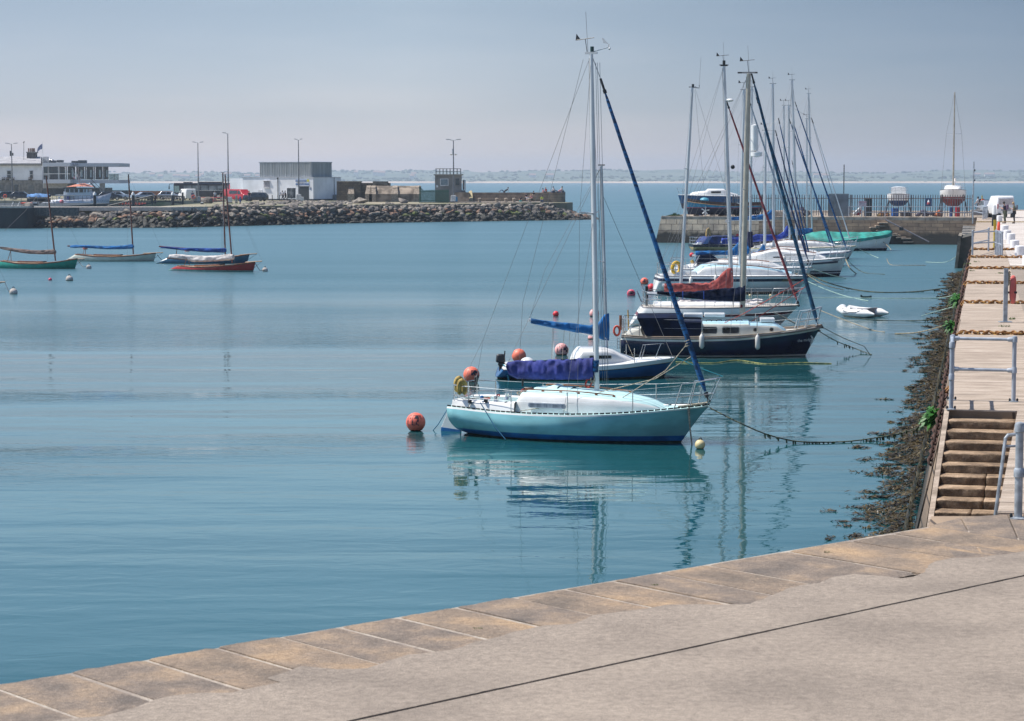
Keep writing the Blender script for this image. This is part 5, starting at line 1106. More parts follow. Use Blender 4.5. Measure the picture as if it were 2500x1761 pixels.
def rocks():
    cols = [((.22, .19, .165), (.11, .10, .09)), ((.13, .12, .115), (.06, .06, .06)), ((.33, .29, .24), (.17, .15, .13)), ((.25, .14, .09), (.12, .08, .06)), ((.11, .105, .10), (.05, .05, .05))]
    ms = [pm('rock_%s' % n, a, .92, rgb2=b, scale=1.6, bump=.08, bscale=3) for n, (a, b) in zip(('grey', 'dark', 'pale', 'rust', 'slate'), cols)]
    WET = pm('rock_wet_weedy', (.040, .036, .026), .7, rgb2=(.012, .013, .010), scale=2.5, bump=.08, bscale=5); GRNW = pm('rock_green_weed', (.12, .15, .035), .9, rgb2=(.04, .045, .02), scale=2.0)
    protos = []; rnd = random.Random(17)
    for k in range(10):
        bm = bmesh.new(); bmesh.ops.create_icosphere(bm, subdivisions=2, radius=1)
        ax = [Vector((rnd.gauss(0, 1), rnd.gauss(0, 1), rnd.gauss(0, 1))).normalized() for _ in range(9)]; lim = [rnd.uniform(.5, .85) for _ in ax]
        for v in bm.verts:
            p = v.co.copy()
            for a, l_ in zip(ax, lim):
                d = p.dot(a)
                if d > l_: p -= a*(d-l_)
            v.co = p*(1+.08*noise.noise(p*2+Vector((k, 0, 0))))
            v.co.z *= .72
        me = bpy.data.meshes.new('rock'); bm.to_mesh(me); bm.free(); protos.append(me)
    variants = {}
    def mesh(k, m):
        if (k, m.name) not in variants:
            me = protos[k].copy(); me.materials.append(m); variants[(k, m.name)] = me
        return variants[(k, m.name)]
    spots = []
    X = -66.0
    while X < 12.6:
        Y0 = bw_edge(X); 
        endf = max(0, (X-7)/9); rowsn = 9
        for r in range(rowsn):
            t = (r+rnd.uniform(.0, .9))/rowsn; x = X+rnd.uniform(-.5, .5); w = ipol([(-66, .05), (-60, .5), (-50, 1), (5, 1), (12.6, .2)], x)
            z = -.35+t*(QZ+.12)*w; y = Y0-.2+t*5.2*(.6+.4*w); s = rnd.uniform(.26, .62)*(1.3 if rnd.random() < .12 else 1)*(1.0 if t > .3 else .85)
            spots.append((x, y, z, s, t))
        X += .56
    # loose boulders on the grass by the stone wall, and the heap round the end
    for k in range(40):
        x = rnd.uniform(-44, -20) if k % 2 else rnd.uniform(-20, 7); y = bw_edge(x)+rnd.uniform(5.6, 9); spots.append((x, y, QZ-.12, rnd.uniform(.35, .75) if x < -16 else rnd.uniform(.2, .35), 1))
    for k in range(110):
        x = rnd.uniform(-39, -23); spots.append((x, rnd.uniform(bw_edge(x)+5, 352), QZ-.05, rnd.uniform(.35, .7), 1))
    for k in range(45):
        a = rnd.uniform(0, 1); x = 5.5+rnd.uniform(-1, 6.5); y = 338+rnd.uniform(-2, 8); z = (QZ+.2)*(1-(x-4.5)/9)-.3; spots.append((x, y, z, rnd.uniform(.4, .75), .5))
    spots.append((G(198, 505, 2.2).x, 281, 2.35, 1.25, 2))
    for pxx in (505, 880, 985): 
        p = G(pxx, 497, QZ); spots.append((p.x, p.y, QZ+.35, 1.0, 1))
    def seen(s): return s[4] > -.0 and s[3]
    order = sorted(range(len(spots)), key=lambda i: -(spots[i][3]*(1.25 if spots[i][4] > .2 else .8)))
    big = set(order[:296]); mb = MB(); mats = ms+[WET, GRNW]
    first = True
    for i, (x, y, z, s, t) in enumerate(spots):
        rx = rnd.uniform(0, 6.3)
        if t < .46+.10*rnd.random(): m = 5
        elif t < .60 and rnd.random() < .30: m = 6
        elif .3 < t < .75 and rnd.random() < .38: m = 3
        elif t > .75: m = rnd.choice((0, 2, 2, 0, 1))
        else: m = rnd.choice((0, 1, 4, 0, 2, 3))
        if t == 2: m = 2
        k = rnd.randrange(10); R = Matrix.Rotation(rx, 4, 'Z') @ Matrix.Rotation(rnd.uniform(-.7, .7), 4, 'X') @ Matrix.Diagonal((s*rnd.uniform(1, 1.5), s, s*rnd.uniform(.75, 1.15), 1))
        if i in big:
            o = bpy.data.objects.new('armour_rock', mesh(k, mats[m])); C.objects.link(o); o.matrix_world = Matrix.Translation((x, y, z)) @ R
            dsc = {0: 'grey', 1: 'dark grey', 2: 'pale', 3: 'rusty brown', 4: 'slate', 5: 'wet dark', 6: 'green weedy'}[m]
            tag(o, '%s boulder heaped in the breakwater slope' % dsc, 'boulder', 'boulders of the breakwater')
            if t == 2: o['label'] = 'largest pale boulder at the start of the breakwater'; del o['group']
        else:
            i0 = len(mb.v); T = Matrix.Translation((x, y, z)) @ R
            for v in protos[k].vertices: mb.v.append(tuple(T @ v.co))
            for p in protos[k].polygons: mb.f.append([i0+q for q in p.vertices]); mb.mi.append(m)
    me = bpy.data.meshes.new('breakwater_rubble'); me.from_pydata(mb.v, [], mb.f); 
    for m in mats: me.materials.append(m)
    me.polygons.foreach_set('material_index', mb.mi); o = bpy.data.objects.new('breakwater_rubble', me); C.objects.link(o); tag(o, 'smaller stones filling the breakwater slope', kind='stuff')
    # dark core under the stones
    mb = MB(); r = [[], [], []]
    for k in range(50):
        x = lerp(-66, 12.4, k/49); y = bw_edge(x); w = ipol([(-66, .05), (-60, .5), (-50, 1), (5, 1), (12.6, .1)], x); r[0].append((x, y-.1, -.8)); r[1].append((x, y+1.5, .4*w)); r[2].append((x, y+6.2, (QZ-.15)*w))
    mb.grid(r); mb.build('breakwater_core', WET)['kind'] = 'structure'
rocks()
def fb(o, x0, y0, x1, y1, Y, dep, m, name, zb=None, bevel=0):
    """box whose front face spans the photograph rectangle at distance Y, built back to depth dep"""
    a = D(x0, y0, Y); c = D(x1, y1, Y); z0 = c.z if zb is None else zb; L = o.location
    return MB().box(((a.x+c.x)/2-L.x, Y+dep/2-L.y, (a.z+z0)/2-L.z), (c.x-a.x, dep, a.z-z0)).build(name, m, o, bevel=bevel)
PW = pm('harbour_white_wall', (.84, .85, .88), .8, var=.06, scale=.5); STONE = pm('house_stone', (.25, .235, .21), .9, var=.2, scale=1.2); WGL = pm('window_glass', (.035, .06, .07), .1, var=.3, scale=.4)
SLATE = pm('grey_roof', (.36, .36, .38), .8, var=.1, scale=.6, stretch=(1, 1, 6)); DK = pm('dark_frame', (.03, .035, .04), .5); PALEF = pm('pale_frame', (.7, .7, .72), .6)
def house():
    Y = 490; p = D(50, 480, Y); o = empty('harbour_house', (p.x, Y, QZ), 'two storey white and stone house with flower boxes and big chimney', 'house')
    fb(o, -90, 404, 103, 440.5, Y, 9, PW, 'upper_wall'); fb(o, -90, 440, 103, 500, Y-.1, 9, STONE, 'stone_wall', QZ)
    L = o.location; a, b, c, d = D(-95, 402, Y-.5), D(100, 402, Y-.5), D(100, 386, Y+4), D(-95, 386, Y+4)
    MB().slab([a-L, b-L, c-L, d-L], (0, .1, .3)).slab([d-L, c-L, Vector((b.x, Y+9.5, a.z))-L, Vector((a.x, Y+9.5, a.z))-L], (0, .1, .3)).build('roof', SLATE, o)
    fb(o, -95, 400, 104, 404.5, Y-.5, .5, pm('gutter_stone', (.3, .28, .25), .8), 'eaves')
    ch = fb(o, 65, 372, 87.5, 395, Y+3, 1.6, pm('chimney_brick', (.10, .085, .08), .9, var=.3, scale=2), 'chimney')
    for px in (70, 75, 79.5, 83.5):
        q = D(px, 367, Y+3.8)-L; m_ = MB(); m_.smooth = True; m_.lathe([(.16, -.45), (.20, 0), (.17, .45)], q, 8); k = m_.build('chimney_pot', pm('terracotta', (.28, .17, .13), .9), ch)
    fb(o, 63.5, 371, 89, 373.5, Y+2.9, 1.9, STONE, 'chimney_cap')
    for x0, x1 in ((16, 27.5), (71.5, 81)):
        w = fb(o, x0, 416, x1, 437, Y-.12, .15, PALEF, 'window'); fb(o, x0+1.6, 417.5, x1-1, 426, Y-.16, .05, WGL, 'pane'); fb(o, x0+1.6, 427.5, x1-1, 436, Y-.16, .05, WGL, 'pane')
    for x0, x1 in ((-4, 9), (15, 27), (69, 83)):
        for k in range(4):
            xx = lerp(x0, x1, k/4)+.4; fb(o, xx, 453, xx+(x1-x0)/4-1.0, 476, Y-.2, .1, pm('leaded_glass', (.16, .17, .17), .3), 'tall_window')
    fb(o, 35, 451.5, 44, 480, Y-.2, .1, WGL, 'door', QZ)
    for x in (-2, 30, 48, 56, 86): fb(o, x-1.5, 449, x+1.5, 490, Y-.3, .2, pm('house_stone_pale', (.30, .28, .25), .9), 'pilaster', QZ)
    for k, x in enumerate((8.5, 18.5, 31, 73.5)):
        q = D(x, 437.5, Y-.5); f = empty('flower_box', q, ('flower box under the left house window', 'flower box in the middle of the left window', 'flower box beside the lamp post', 'single flower box under the right house window')[k], 'flower box')
        MB().box((0, 0, -.1), (.75, .3, .25)).build('trough', BLACK, f)
        m_ = MB(); r = random.Random(k)
        for j in range(60): c = Vector((r.uniform(-.4, .4), r.uniform(-.2, .1), r.uniform(0, .35))); m_.face([c, c+Vector((.09, 0, .03)), c+Vector((.03, -.03, .1))])
        m_.build('flowers', pm('pink_flowers', (.38, .16, .15), .9, rgb2=(.06, .12, .05), scale=9), f)
    q = D(58, 398, Y+2)-L; MB().tube([q, q+Vector((.1, 0, 4.8))], .05, 5).tube([q+Vector((-.1, 0, 4.6)), q+Vector((.1, 0, 4.6)), q+Vector((.3, 0, 4.75))], .09, 5).build('aerial_mast', DK, o)
house()
def restaurant():
    Y = 482; p = D(190, 480, Y); o = empty('waterfront_restaurant', (p.x, Y, QZ), 'modern white restaurant with long glazed upper floor and flat cantilevered roof', 'building')
    RW = pm('restaurant_white', (.62, .65, .72), .6, var=.03); RG = pm('restaurant_grey', (.42, .47, .56), .6, var=.05)
    fb(o, 104, 397.5, 171, 406, Y, 14, RW, 'roof_slab'); fb(o, 171, 398.5, 290, 407, Y+3, 14, RG, 'roof_fascia')
    fb(o, 104.5, 438.5, 171, 448, Y, 14, RW, 'balcony_slab'); fb(o, 171, 439.5, 291, 448, Y+3, 14, RG, 'floor_slab')
    xs = [(106, 117), (120, 142), (146, 159), (165, 184), (186, 206), (211, 228), (233, 250), (254, 265)]
    for k, (a, b) in enumerate(xs):
        w = fb(o, a, 407, b, 438.5, Y+5.2, .1, WGL, 'window'); fb(o, lerp(a, b, .30), 413, lerp(a, b, .36), 438, Y+5.1, .1, DK, 'mullion')
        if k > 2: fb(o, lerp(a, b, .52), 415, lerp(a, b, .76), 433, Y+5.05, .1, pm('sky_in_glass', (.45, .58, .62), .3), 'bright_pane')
    for x in (118, 144, 161.5, 208.5, 230, 252): fb(o, x-1.7, 406.5, x+1.7, 439, Y+5.0, .3, pm('column_grey', (.34, .35, .36), .7), 'column')
    fb(o, 104, 448, 165, 460, Y+1.6, 10, pm('under_croft', (.40, .39, .37), .9), 'under_wall'); fb(o, 104, 459, 255, 500, Y+4, 10, pm('dark_under_croft', (.045, .06, .07), .6), 'ground_floor', QZ)
    fb(o, 243, 448, 255, 500, Y+3.9, 1, pm('column_grey', (.34, .35, .36)), 'corner_pier', QZ)
    g = fb(o, 266, 425, 289, 439.5, Y+3.0, .05, pm('balcony_glass', (.20, .34, .36), .1, alpha=.55), 'balcony_glass')
    for x in (279, 289): fb(o, x-.5, 424.5, x+.5, 439.5, Y+2.9, .08, DK, 'balcony_post')
    fb(o, 106, 423.8, 171, 425.2, Y+.1, .08, WHITE, 'awning_rail')
    for x in (121, 146, 169): fb(o, x-.3, 424.5, x+.3, 439, Y+.12, .05, METAL, 'balcony_post')
    fb(o, 104, 383, 119, 396.5, Y+6, .2, pm('roof_railing', (.35, .36, .38), .5, alpha=.5), 'roof_railing')
    for x0, y0, x1, y1 in ((119, 392, 135, 398), (138, 391, 153, 397), (174, 393, 189, 398.5), (190, 391.5, 210, 398.5)): fb(o, x0, y0, x1, y1, Y+6, 1.5, DK, 'roof_plant', bevel=.1)
    m_ = MB(); m_.smooth = True
    for px, py in ((123, 390), (128, 391.5)): m_.sphere(D(px, py, Y+6)-o.location, .35, 8, 6, .5)
    m_.build('roof_cowl', METAL, o)
    q = D(178.5, 402.8, Y+2.98)-o.location; lettering('AQUA', .85, q, (1, 0, 0), (0, 0, 1), pm('sign_grey', (.12, .14, .18), .6), o, 'sign')
    # outside stair
    m_ = MB(); a, b = D(222, 448, Y+2)-o.location, D(250, 476, Y+2)-o.location; m_.tube([a, b], .15, 5); m_.tube([a+Vector((0, 0, 1)), b+Vector((0, 0, 1))], .05, 5)
    for k in range(9): q = a.lerp(b, k/8); m_.tube([q, q+Vector((0, 0, 1))], .03, 4)
    m_.build('outside_stair', DK, o)
restaurant()
def white_store():
    Y = 372.0; c = D(765, 489, Y); o = empty('white_harbour_building', (c.x, Y, QZ), 'white flat roofed harbour building with corrugated grey upper box and shop door', 'building', rz=-radians(30))
    sc = Y/F; W = 185*sc/cos(radians(30)); H = (489-432.5)*sc; DP = 59*sc/sin(radians(30)); W2 = (580-561)*sc
    # local: x along the front (negative to the left), y back
    PB = pm('side_wall_grey', (.50, .52, .58), .8, var=.08, scale=.5)
    def bx(x0, x1, y0, y1, z0, z1, m, n, par=o, bevel=0): return MB().box(((x0+x1)/2, (y0+y1)/2, (z0+z1)/2), (x1-x0, y1-y0, z1-z0)).build(n, m, par, bevel=bevel)
    bx(-W, 0, 0, DP, .28, H, PW, 'wall'); bx(-W-.03, .03, -.03, DP+.03, 0, .28, DK, 'plinth'); bx(-W-3.2, -W, .6, DP, .25, H-.15, PW, 'low_wing')
    bx(-W-.08, .08, -.08, DP+.08, H, H+.08, PB, 'parapet')
    fx = lambda px: (px-765)*sc/cos(radians(30))*(1-.0)
    # corrugated box
    x0, x1 = fx(621), fx(756); h0, h1 = H+.08, H+(433-396)*sc; mb = MB(); n = 66; yA, yB = .5, 6.6
    def corr(a, b, k):
        pts = []; d = (Vector(b)-Vector(a)); L = d.length; d.normalize(); nn = Vector((d.y, -d.x)); 
        for i in range(k*4+1):
            s = i/(k*4); pts.append(Vector(a)+d*L*s+nn*(.07 if (i % 4) in (1, 2) else 0))
        return pts
    ring = corr((x0, yA), (x1, yA), 30)+corr((x1, yA), (x1, yB), 18)
    mb.grid([[(p.x, p.y, z) for p in ring] for z in (h0, h1)]); mb.face([(x0, yA, h1-.01), (x1, yA, h1-.01), (x1, yB, h1-.01), (x0, yB, h1-.01)]); mb.face([(x0, yA, h0), (x0, yB, h0), (x0, yB, h1), (x0, yA, h1)])
    mb.build('corrugated_box', pm('corrugated_steel', (.36, .38, .38), .5, var=.12, scale=2, stretch=(1, 1, .1)), o)
    MB().box(((x0+x1)/2, yA-.06, h1), (x1-x0+.2, .1, .14)).box((x1+.08, (yA+yB)/2, h1), (.1, yB-yA, .14)).build('roof_edge', GALV, o)
    z = lambda py: (489-py)*sc
    bx(fx(729.5), fx(754), -.02, .1, 0, z(452.5), DK, 'door'); bx(fx(728), fx(756), -.12, -.02, z(454), z(452), PB, 'door_lintel')
    w = bx(fx(697), fx(719), -.02, .1, z(483), z(458.5), pm('shop_glass', (.16, .18, .2), .15, rgb2=(.02, .03, .04), scale=1.2, low=.45, high=.7), 'window'); bx(fx(696), fx(720), -.04, .0, z(458.5), z(457.5), PALEF, 'frame', w)
    bx(fx(636), fx(652), -.03, .1, z(456), z(441), pm('vent_panel', (.42, .40, .42), .9, var=.2, scale=6), 'vent_panel'); bx(fx(635), fx(653), -.25, -.03, z(441), z(440), PALEF, 'vent_hood')
    bx(fx(621), fx(632), -.05, 0, z(487), z(463), PALEF, 'side_door'); bx(fx(636), fx(652), -.2, -.03, z(457.6), z(456.6), PALEF, 'sill')
    m_ = MB(); m_.tube([(fx(673.5), -.08, 0), (fx(673.5), -.08, H-.1)], .06, 6); m_.sphere((fx(673.5), -.12, H-.12), .14, 8, 6); m_.build('downpipe', DK, o)
    m_ = MB(); m_.tube([(.06, 6.2, .3), (.06, 6.2, H)], .05, 6); m_.build('downpipe', DK, o)
    bx(.02, 1.1, DP-2.5, DP, 0, 1.0, pm('bin_store', (.16, .18, .2), .9), 'bin_store')
    # signs
    SB = pm('sign_blue', (.08, .16, .36), .6); SY = pm('sign_yellow', (.6, .55, .06), .6)
    s = bx(fx(720), fx(748), -.06, -.01, z(443.5), z(438), pm('sign_pale', (.30, .37, .52), .6), 'sign'); lettering('HARBOUR STORES', .28, (fx(733.5), -.075, z(440.8)), (1, 0, 0), (0, 0, 1), SB, s)
    m_ = MB(); m_.smooth = True; m_.tube([(fx(752), -.07, z(440)), (fx(752), -.01, z(440))], .22, 12); m_.build('yellow_badge', SY, o)
    lettering('fish & chandlery', .22, (fx(733), -.02, z(446)), (1, 0, 0), (0, 0, 1), pm('sign_ochre', (.6, .35, .12), .6), o)
    s = bx(fx(720), fx(755), -.06, -.01, z(450.8), z(447.2), SB, 'sign'); lettering('OPEN 7 DAYS', .20, (fx(737.5), -.075, z(449)), (1, 0, 0), (0, 0, 1), PALEF, s)
    bx(fx(756.5), fx(760), -.05, -.01, z(459), z(455), pm('notice_pale', (.6, .58, .6)), 'notice'); bx(fx(756.5), fx(760), -.05, -.01, z(462), z(459.2), SB, 'notice')
    for x in (680.5, 686.5, 691): bx(fx(x-1.8), fx(x+1.8), -.05, -.01, z(475.5), z(468.5), pm('poster_grey', (.2, .23, .3), .7, rgb2=(.5, .5, .55), scale=3), 'poster')
white_store()
RUB = mat_stone('rubble_wall', ((.10, .085, .07), (.19, .155, .12)), .55, .3, 0, (.06, .055, .05), .03, bump=.08)
SEA_STONE = pm('weathered_wall', (.30, .245, .19), .95, var=.3, scale=.8); CAPS = pm('wall_cap', (.34, .28, .22), .95, var=.2)
def ruin():
    Y = 352; p = D(900, 488, Y); o = empty('old_sea_wall', (p.x, Y, QZ), 'old brown stone sea wall with sloping buttresses beside the white building', 'wall')
    fb(o, 822, 444, 881, 500, Y+6, 2.5, RUB, 'rubble_section', QZ); fb(o, 880, 447, 952, 500, Y+7, 2.5, RUB, 'rubble_section', QZ); fb(o, 910, 443, 946, 452, Y+6.9, 2.6, SEA_STONE, 'raised_section')
    fb(o, 822, 442.6, 882, 444.5, Y+5.9, 2.7, CAPS, 'cap')
    L = o.location
    a, b = D(905, 454, Y+2)-L, D(1024, 454, Y+2)-L
    z1 = a.z; zl = D(905, 463, Y)[2]-QZ; zm = D(905, 474, Y)[2]-QZ
    mb = MB(); mb.slab([(a.x, 0, 0), (b.x+.7, 0, 0), (b.x+.7, .1, zm), (b.x+.4, 1.0, zl), (b.x, 2.2, z1), (a.x, 2.2, z1), (a.x, 1.0, zl), (a.x, .1, zm)], (0, 3, 0))
    mb = MB(); mb.grid([[(x, y, z) for x in (a.x, b.x+.2)] for y, z in ((-.0, 0), (.05, zm), (.9, zl), (1.1, zl+.02), (2.4, z1), (4, z1))]); mb.face([(b.x+.2, 0, 0), (b.x+.2, .05, zm), (b.x+.2, .9, zl), (b.x+.2, 2.4, z1), (b.x+.2, 4, z1), (b.x+.2, 4, 0)])
    mb.build('battered_section', SEA_STONE, o)
    for px in (851, 900, 910, 964, 1018):
        q = D(px, 480, Y).x-L.x; mb = MB(); dy = 6-.9 if px < 890 else -.35
        mb.box((q, dy+.35, zm/2), (1.1, .9, zm)); mb.slab([(q-.55, dy-.1, zm), (q+.55, dy-.1, zm), (q+.4, dy+.9, zl+.3), (q-.4, dy+.9, zl+.3)], (0, .5, 0)); mb.slab([(q-.4, dy+.8, zl+.3), (q+.4, dy+.8, zl+.3), (q+.4, dy+2.2, z1+.05), (q-.4, dy+2.2, z1+.05)], (0, .6, -.1)); mb.build('buttress', CAPS, o)
ruin()
def tower():
    Y = 341; p = D(1095, 494, Y); o = empty('lookout_tower', (p.x, Y, QZ), 'small grey concrete lookout with railings on its flat roof', 'tower'); CN = pm('grey_render', (.26, .25, .24), .9, var=.15, scale=.6)
    z = lambda py: D(0, py, Y).z-QZ; x = lambda px: D(px, 480, Y).x-o.location.x
    rz = 0
    MB().box(((x(1062)+x(1126))/2, 2, z(428)/2), (x(1126)-x(1062), 4, z(428))).build('wall', CN, o)
    MB().box(((x(1059)+x(1130))/2, 2, z(427)), (x(1130)-x(1059), 4.6, .18)).build('roof_slab', pm('concrete_pale', (.36, .34, .31), .9), o)
    w = fb(o, 1074.5, 436.5, 1095, 454, Y-.06, .1, PALEF, 'window'); fb(o, 1076.5, 438, 1093, 452, Y-.09, .05, pm('hazy_glass', (.20, .26, .30), .2), 'pane', None)
    fb(o, 1112, 436.5, 1121, 452.5, Y-.05, .1, WGL, 'window'); fb(o, 1064.5, 452.5, 1069.5, 458, Y-.05, .1, PALEF, 'notice')
    fb(o, 1118, 465, 1136, 500, Y+.4, 3, CN, 'side_block', QZ); fb(o, 1110, 470, 1145, 497, Y-1.5, 2, SEA_STONE, 'base_block', QZ)
    mb = MB(); zt = z(427)+.05; zr = z(412)
    for k in range(8): xx = lerp(x(1064), x(1124), k/7); mb.tube([(xx, .1, zt), (xx, .1, zr)], .035, 4); mb.tube([(xx, 3.9, zt), (xx, 3.9, zr)], .035, 4)
    for yy in (.1, 3.9):
        for f in (1, .5): mb.tube([(x(1064), yy, lerp(zt, zr, f)), (x(1124), yy, lerp(zt, zr, f))], .03, 4)
    for yy in (2,): mb.tube([(x(1064), .1, zr), (x(1064), 3.9, zr)], .03, 4); mb.tube([(x(1124), .1, zr), (x(1124), 3.9, zr)], .03, 4)
    mb.build('roof_railing', DK, o)
    mb = MB(); mb.smooth = True; mb.lathe([(.25, 0), (.25, 1.5), (.1, 1.6)], (x(1133), 1, z(464)), 8); mb.build('vent_pipe', METAL, o)
    o2 = empty('palisade_fence', D(1055, 495, Y-3), 'green steel palisade fence below the lookout', 'fence'); FG = pm('green_fence', (.03, .12, .09), .6); Z0 = QZ-o2.location.z
    for k in range(34):
        xx = D(1024+k*2.15, 480, Y-3).x-o2.location.x; zt = ipol([(1024, 455), (1035, 465), (1055, 464), (1097, 463)], 1024+k*2.15); zz = D(0, zt, Y-3).z-o2.location.z
        MB().box((xx, 0, (Z0+zz)/2), (.10, .03, zz-Z0), rz=.3).build('pale', FG, o2)
    for py in (468, 490): q = D(1024, py, Y-2.95)-o2.location; r = D(1097, py, Y-2.95)-o2.location; MB().tube([q, r], .05, 4).build('rail', FG, o2)
tower()
def end_wall():
    Y = 345; o = empty('stepped_sea_wall', (D(1250, 494, Y).x, Y, QZ), 'long stepped granite sea wall curving to a round end', 'wall'); GRM = mat_stone('granite_courses', ((.26, .22, .18), (.35, .30, .25)), 1.6, .42, 0, (.14, .12, .10), .03, bump=.06)
    x = lambda px: D(px, 480, Y).x-o.location.x; z = lambda py: D(0, py, Y).z-QZ
    H = z(470.5)
    for k in range(6):
        a = H*(6-k)/6; MB().box(((x(1146)+x(1345))/2, 2.6-.0-.42*k, a/2), (x(1345)-x(1146)-k*.02, .42, a)).build('step_course', GRM, o)
    mb = MB(); mb.smooth = True; R = (x(1381)-x(1329))/2; mb.lathe([(R, 0), (R, H+.12), (R-.02, H+.14)], ((x(1381)+x(1329))/2, R+.2, 0), 28); mb.build('round_end', GRM, o)
    # steps rising to the right
    for k in range(7): MB().box((x(1268+k*10), -.0+.18*k, (k+1)*H/14), (3.0-.2*k, 1.4, (k+1)*H/7)).build('corner_step', GRM, o)
    MB().slab([(x(1142), -1.2, 0), (x(1150), -1.2, 0), (x(1146), 2.8, H), (x(1142), 2.8, H)], (.35, 0, .3)).build('end_coping', pm('yellow_lichen_stone', (.42, .35, .2), .9), o)
    fb(o, 1109, 471, 1146, 500, Y+.3, 2.5, SEA_STONE, 'return_wall', QZ)
    mb = MB(); a, b = D(1112, 494.5, Y-7), D(1320, 496, Y-7)
    oo = MB().slab([(a.x, Y-8.5, QZ+.01), (b.x, Y-8.5, QZ+.01), (b.x, Y-1.5, QZ+.01), (a.x, Y-1.5, QZ+.01)], (0, 0, .12)).build('promenade', pm('promenade_stone', (.42, .36, .30), .9)); oo['kind'] = 'structure'
    for k, px in enumerate((1171, 1213, 1235, 1254.5, 1292)):
        q = D(px, 492, Y-7); b_ = empty('mooring_bollard', (q.x, Y-7.5, QZ+.1), ('stubby stone bollard nearest the lookout on the promenade', 'stone bollard in the middle of the promenade row', 'third stone bollard along the promenade', 'stone bollard just before the seated people', 'last stone bollard beside the seated people')[k], 'bollard', 'stubby bollards on the breakwater promenade')
        m_ = MB(); m_.smooth = True; m_.lathe([(.24, 0), (.20, .35), (.27, .42), (.27, .55), (.12, .66)], (0, 0, 0), 10); m_.build('post', CAPS, b_)
end_wall()
def lamp_posts():
    specs = [(28, 352, 486, 400, 'tall lamp post with double arms in front of the white house', 15, -1), (483, 349, 484, 396, 'double armed lamp post above the black coach', 13.5, 0), (556, 326.5, 486, 372, 'single armed lamp post, the tallest, over the red vans', -13, 0), (728.5, 342, 486, 366, 'double armed lamp post in front of the white harbour building', 9.5, 1), (1107, 343, 493, 338, 'lamp post with white base box beside the lookout', 18, 1)]
    for px, py, pb, Y, lab, arm, box in specs:
        t = D(px, py, Y); o = empty('lamp_post', (t.x, Y, QZ), lab, 'lamp post', 'tall lamp posts on the breakwater'); h = t.z-QZ; s = Y/F
        mb = MB(); mb.smooth = True; mb.tube([(0, 0, 0), (0, 0, h*.5), (0, 0, h)], [.13, .10, .06], 8); mb.build('pole', pm('lamp_grey', (.17, .18, .20), .5, .3), o)
        mb = MB(); sides = (-1, 1) if arm > 0 else (-1,); a = abs(arm)*s
        for sd in sides:
            mb.tube([(0, 0, h-.05), (sd*a*.4, 0, h+.06)], .035, 5); q = MB(); q.slab([(sd*a*.35, -.12, h+.05), (sd*a, -.12, h+.12), (sd*a, .12, h+.12), (sd*a*.35, .12, h+.05)], (0, 0, .10)); q.build('lamp_head', GALV, o)
        mb.build('arm', GALV, o)
        if box:
            mb = MB(); mb.box((0, -.1, .55), (1.0, .7, 1.2), taper=.75); mb.build('base_box', pm('white_box', (.62, .62, .62), .6), o, bevel=.05); MB().box((0, -.1, .1), (1.05, .74, .2)).build('plinth', DK, o) if box == 1 else None
        if px == 1107:
            mb = MB(); z = D(px, 378, Y).z-QZ; mb.tube([(-.1, 0, z+.9), (-.1, 0, z)], .10, 6); mb.build('junction_box', GALV, o)
            for sd in (-1, 1): mb = MB(); mb.smooth = True; mb.lathe([(.04, -.12), (.24, .1), (.05, .14)], (sd*.35, 0, z-.0), 8); mb.build('loudspeaker', WHITE, o)
        if px == 28:
            for z_, sd in ((372, -1), (378, -1), (377, 1)): zz = D(0, z_, Y).z-QZ; MB().box((sd*.22, 0, zz), (.2, .2, .5)).build('camera_box', DK, o)
    p0 = D(103.5, 346, 486); o = empty('flagpole', (p0.x, 486, D(0, 398, 486).z), 'white flagpole with small blue flag on the restaurant roof', 'flagpole'); h = p0.z-o.location.z
    MB().tube([(0, 0, -1), (0, 0, h)], [.07, .04], 6).build('pole', WHITE, o)
    mb = MB(); mb.smooth = True; mb.grid([[(-x*1.0-.1*k*.0, .15*sin(x*4), h-.5-x*x*.9-k*1.2*(1-x*.3)) for x in (0, .25, .5, .75, 1.0, 1.15)] for k in (0, .5, 1)]); mb.build('flag', pm('blue_flag', (.04, .07, .22), .8, rgb2=(.3, .32, .45), scale=2), o)
lamp_posts()
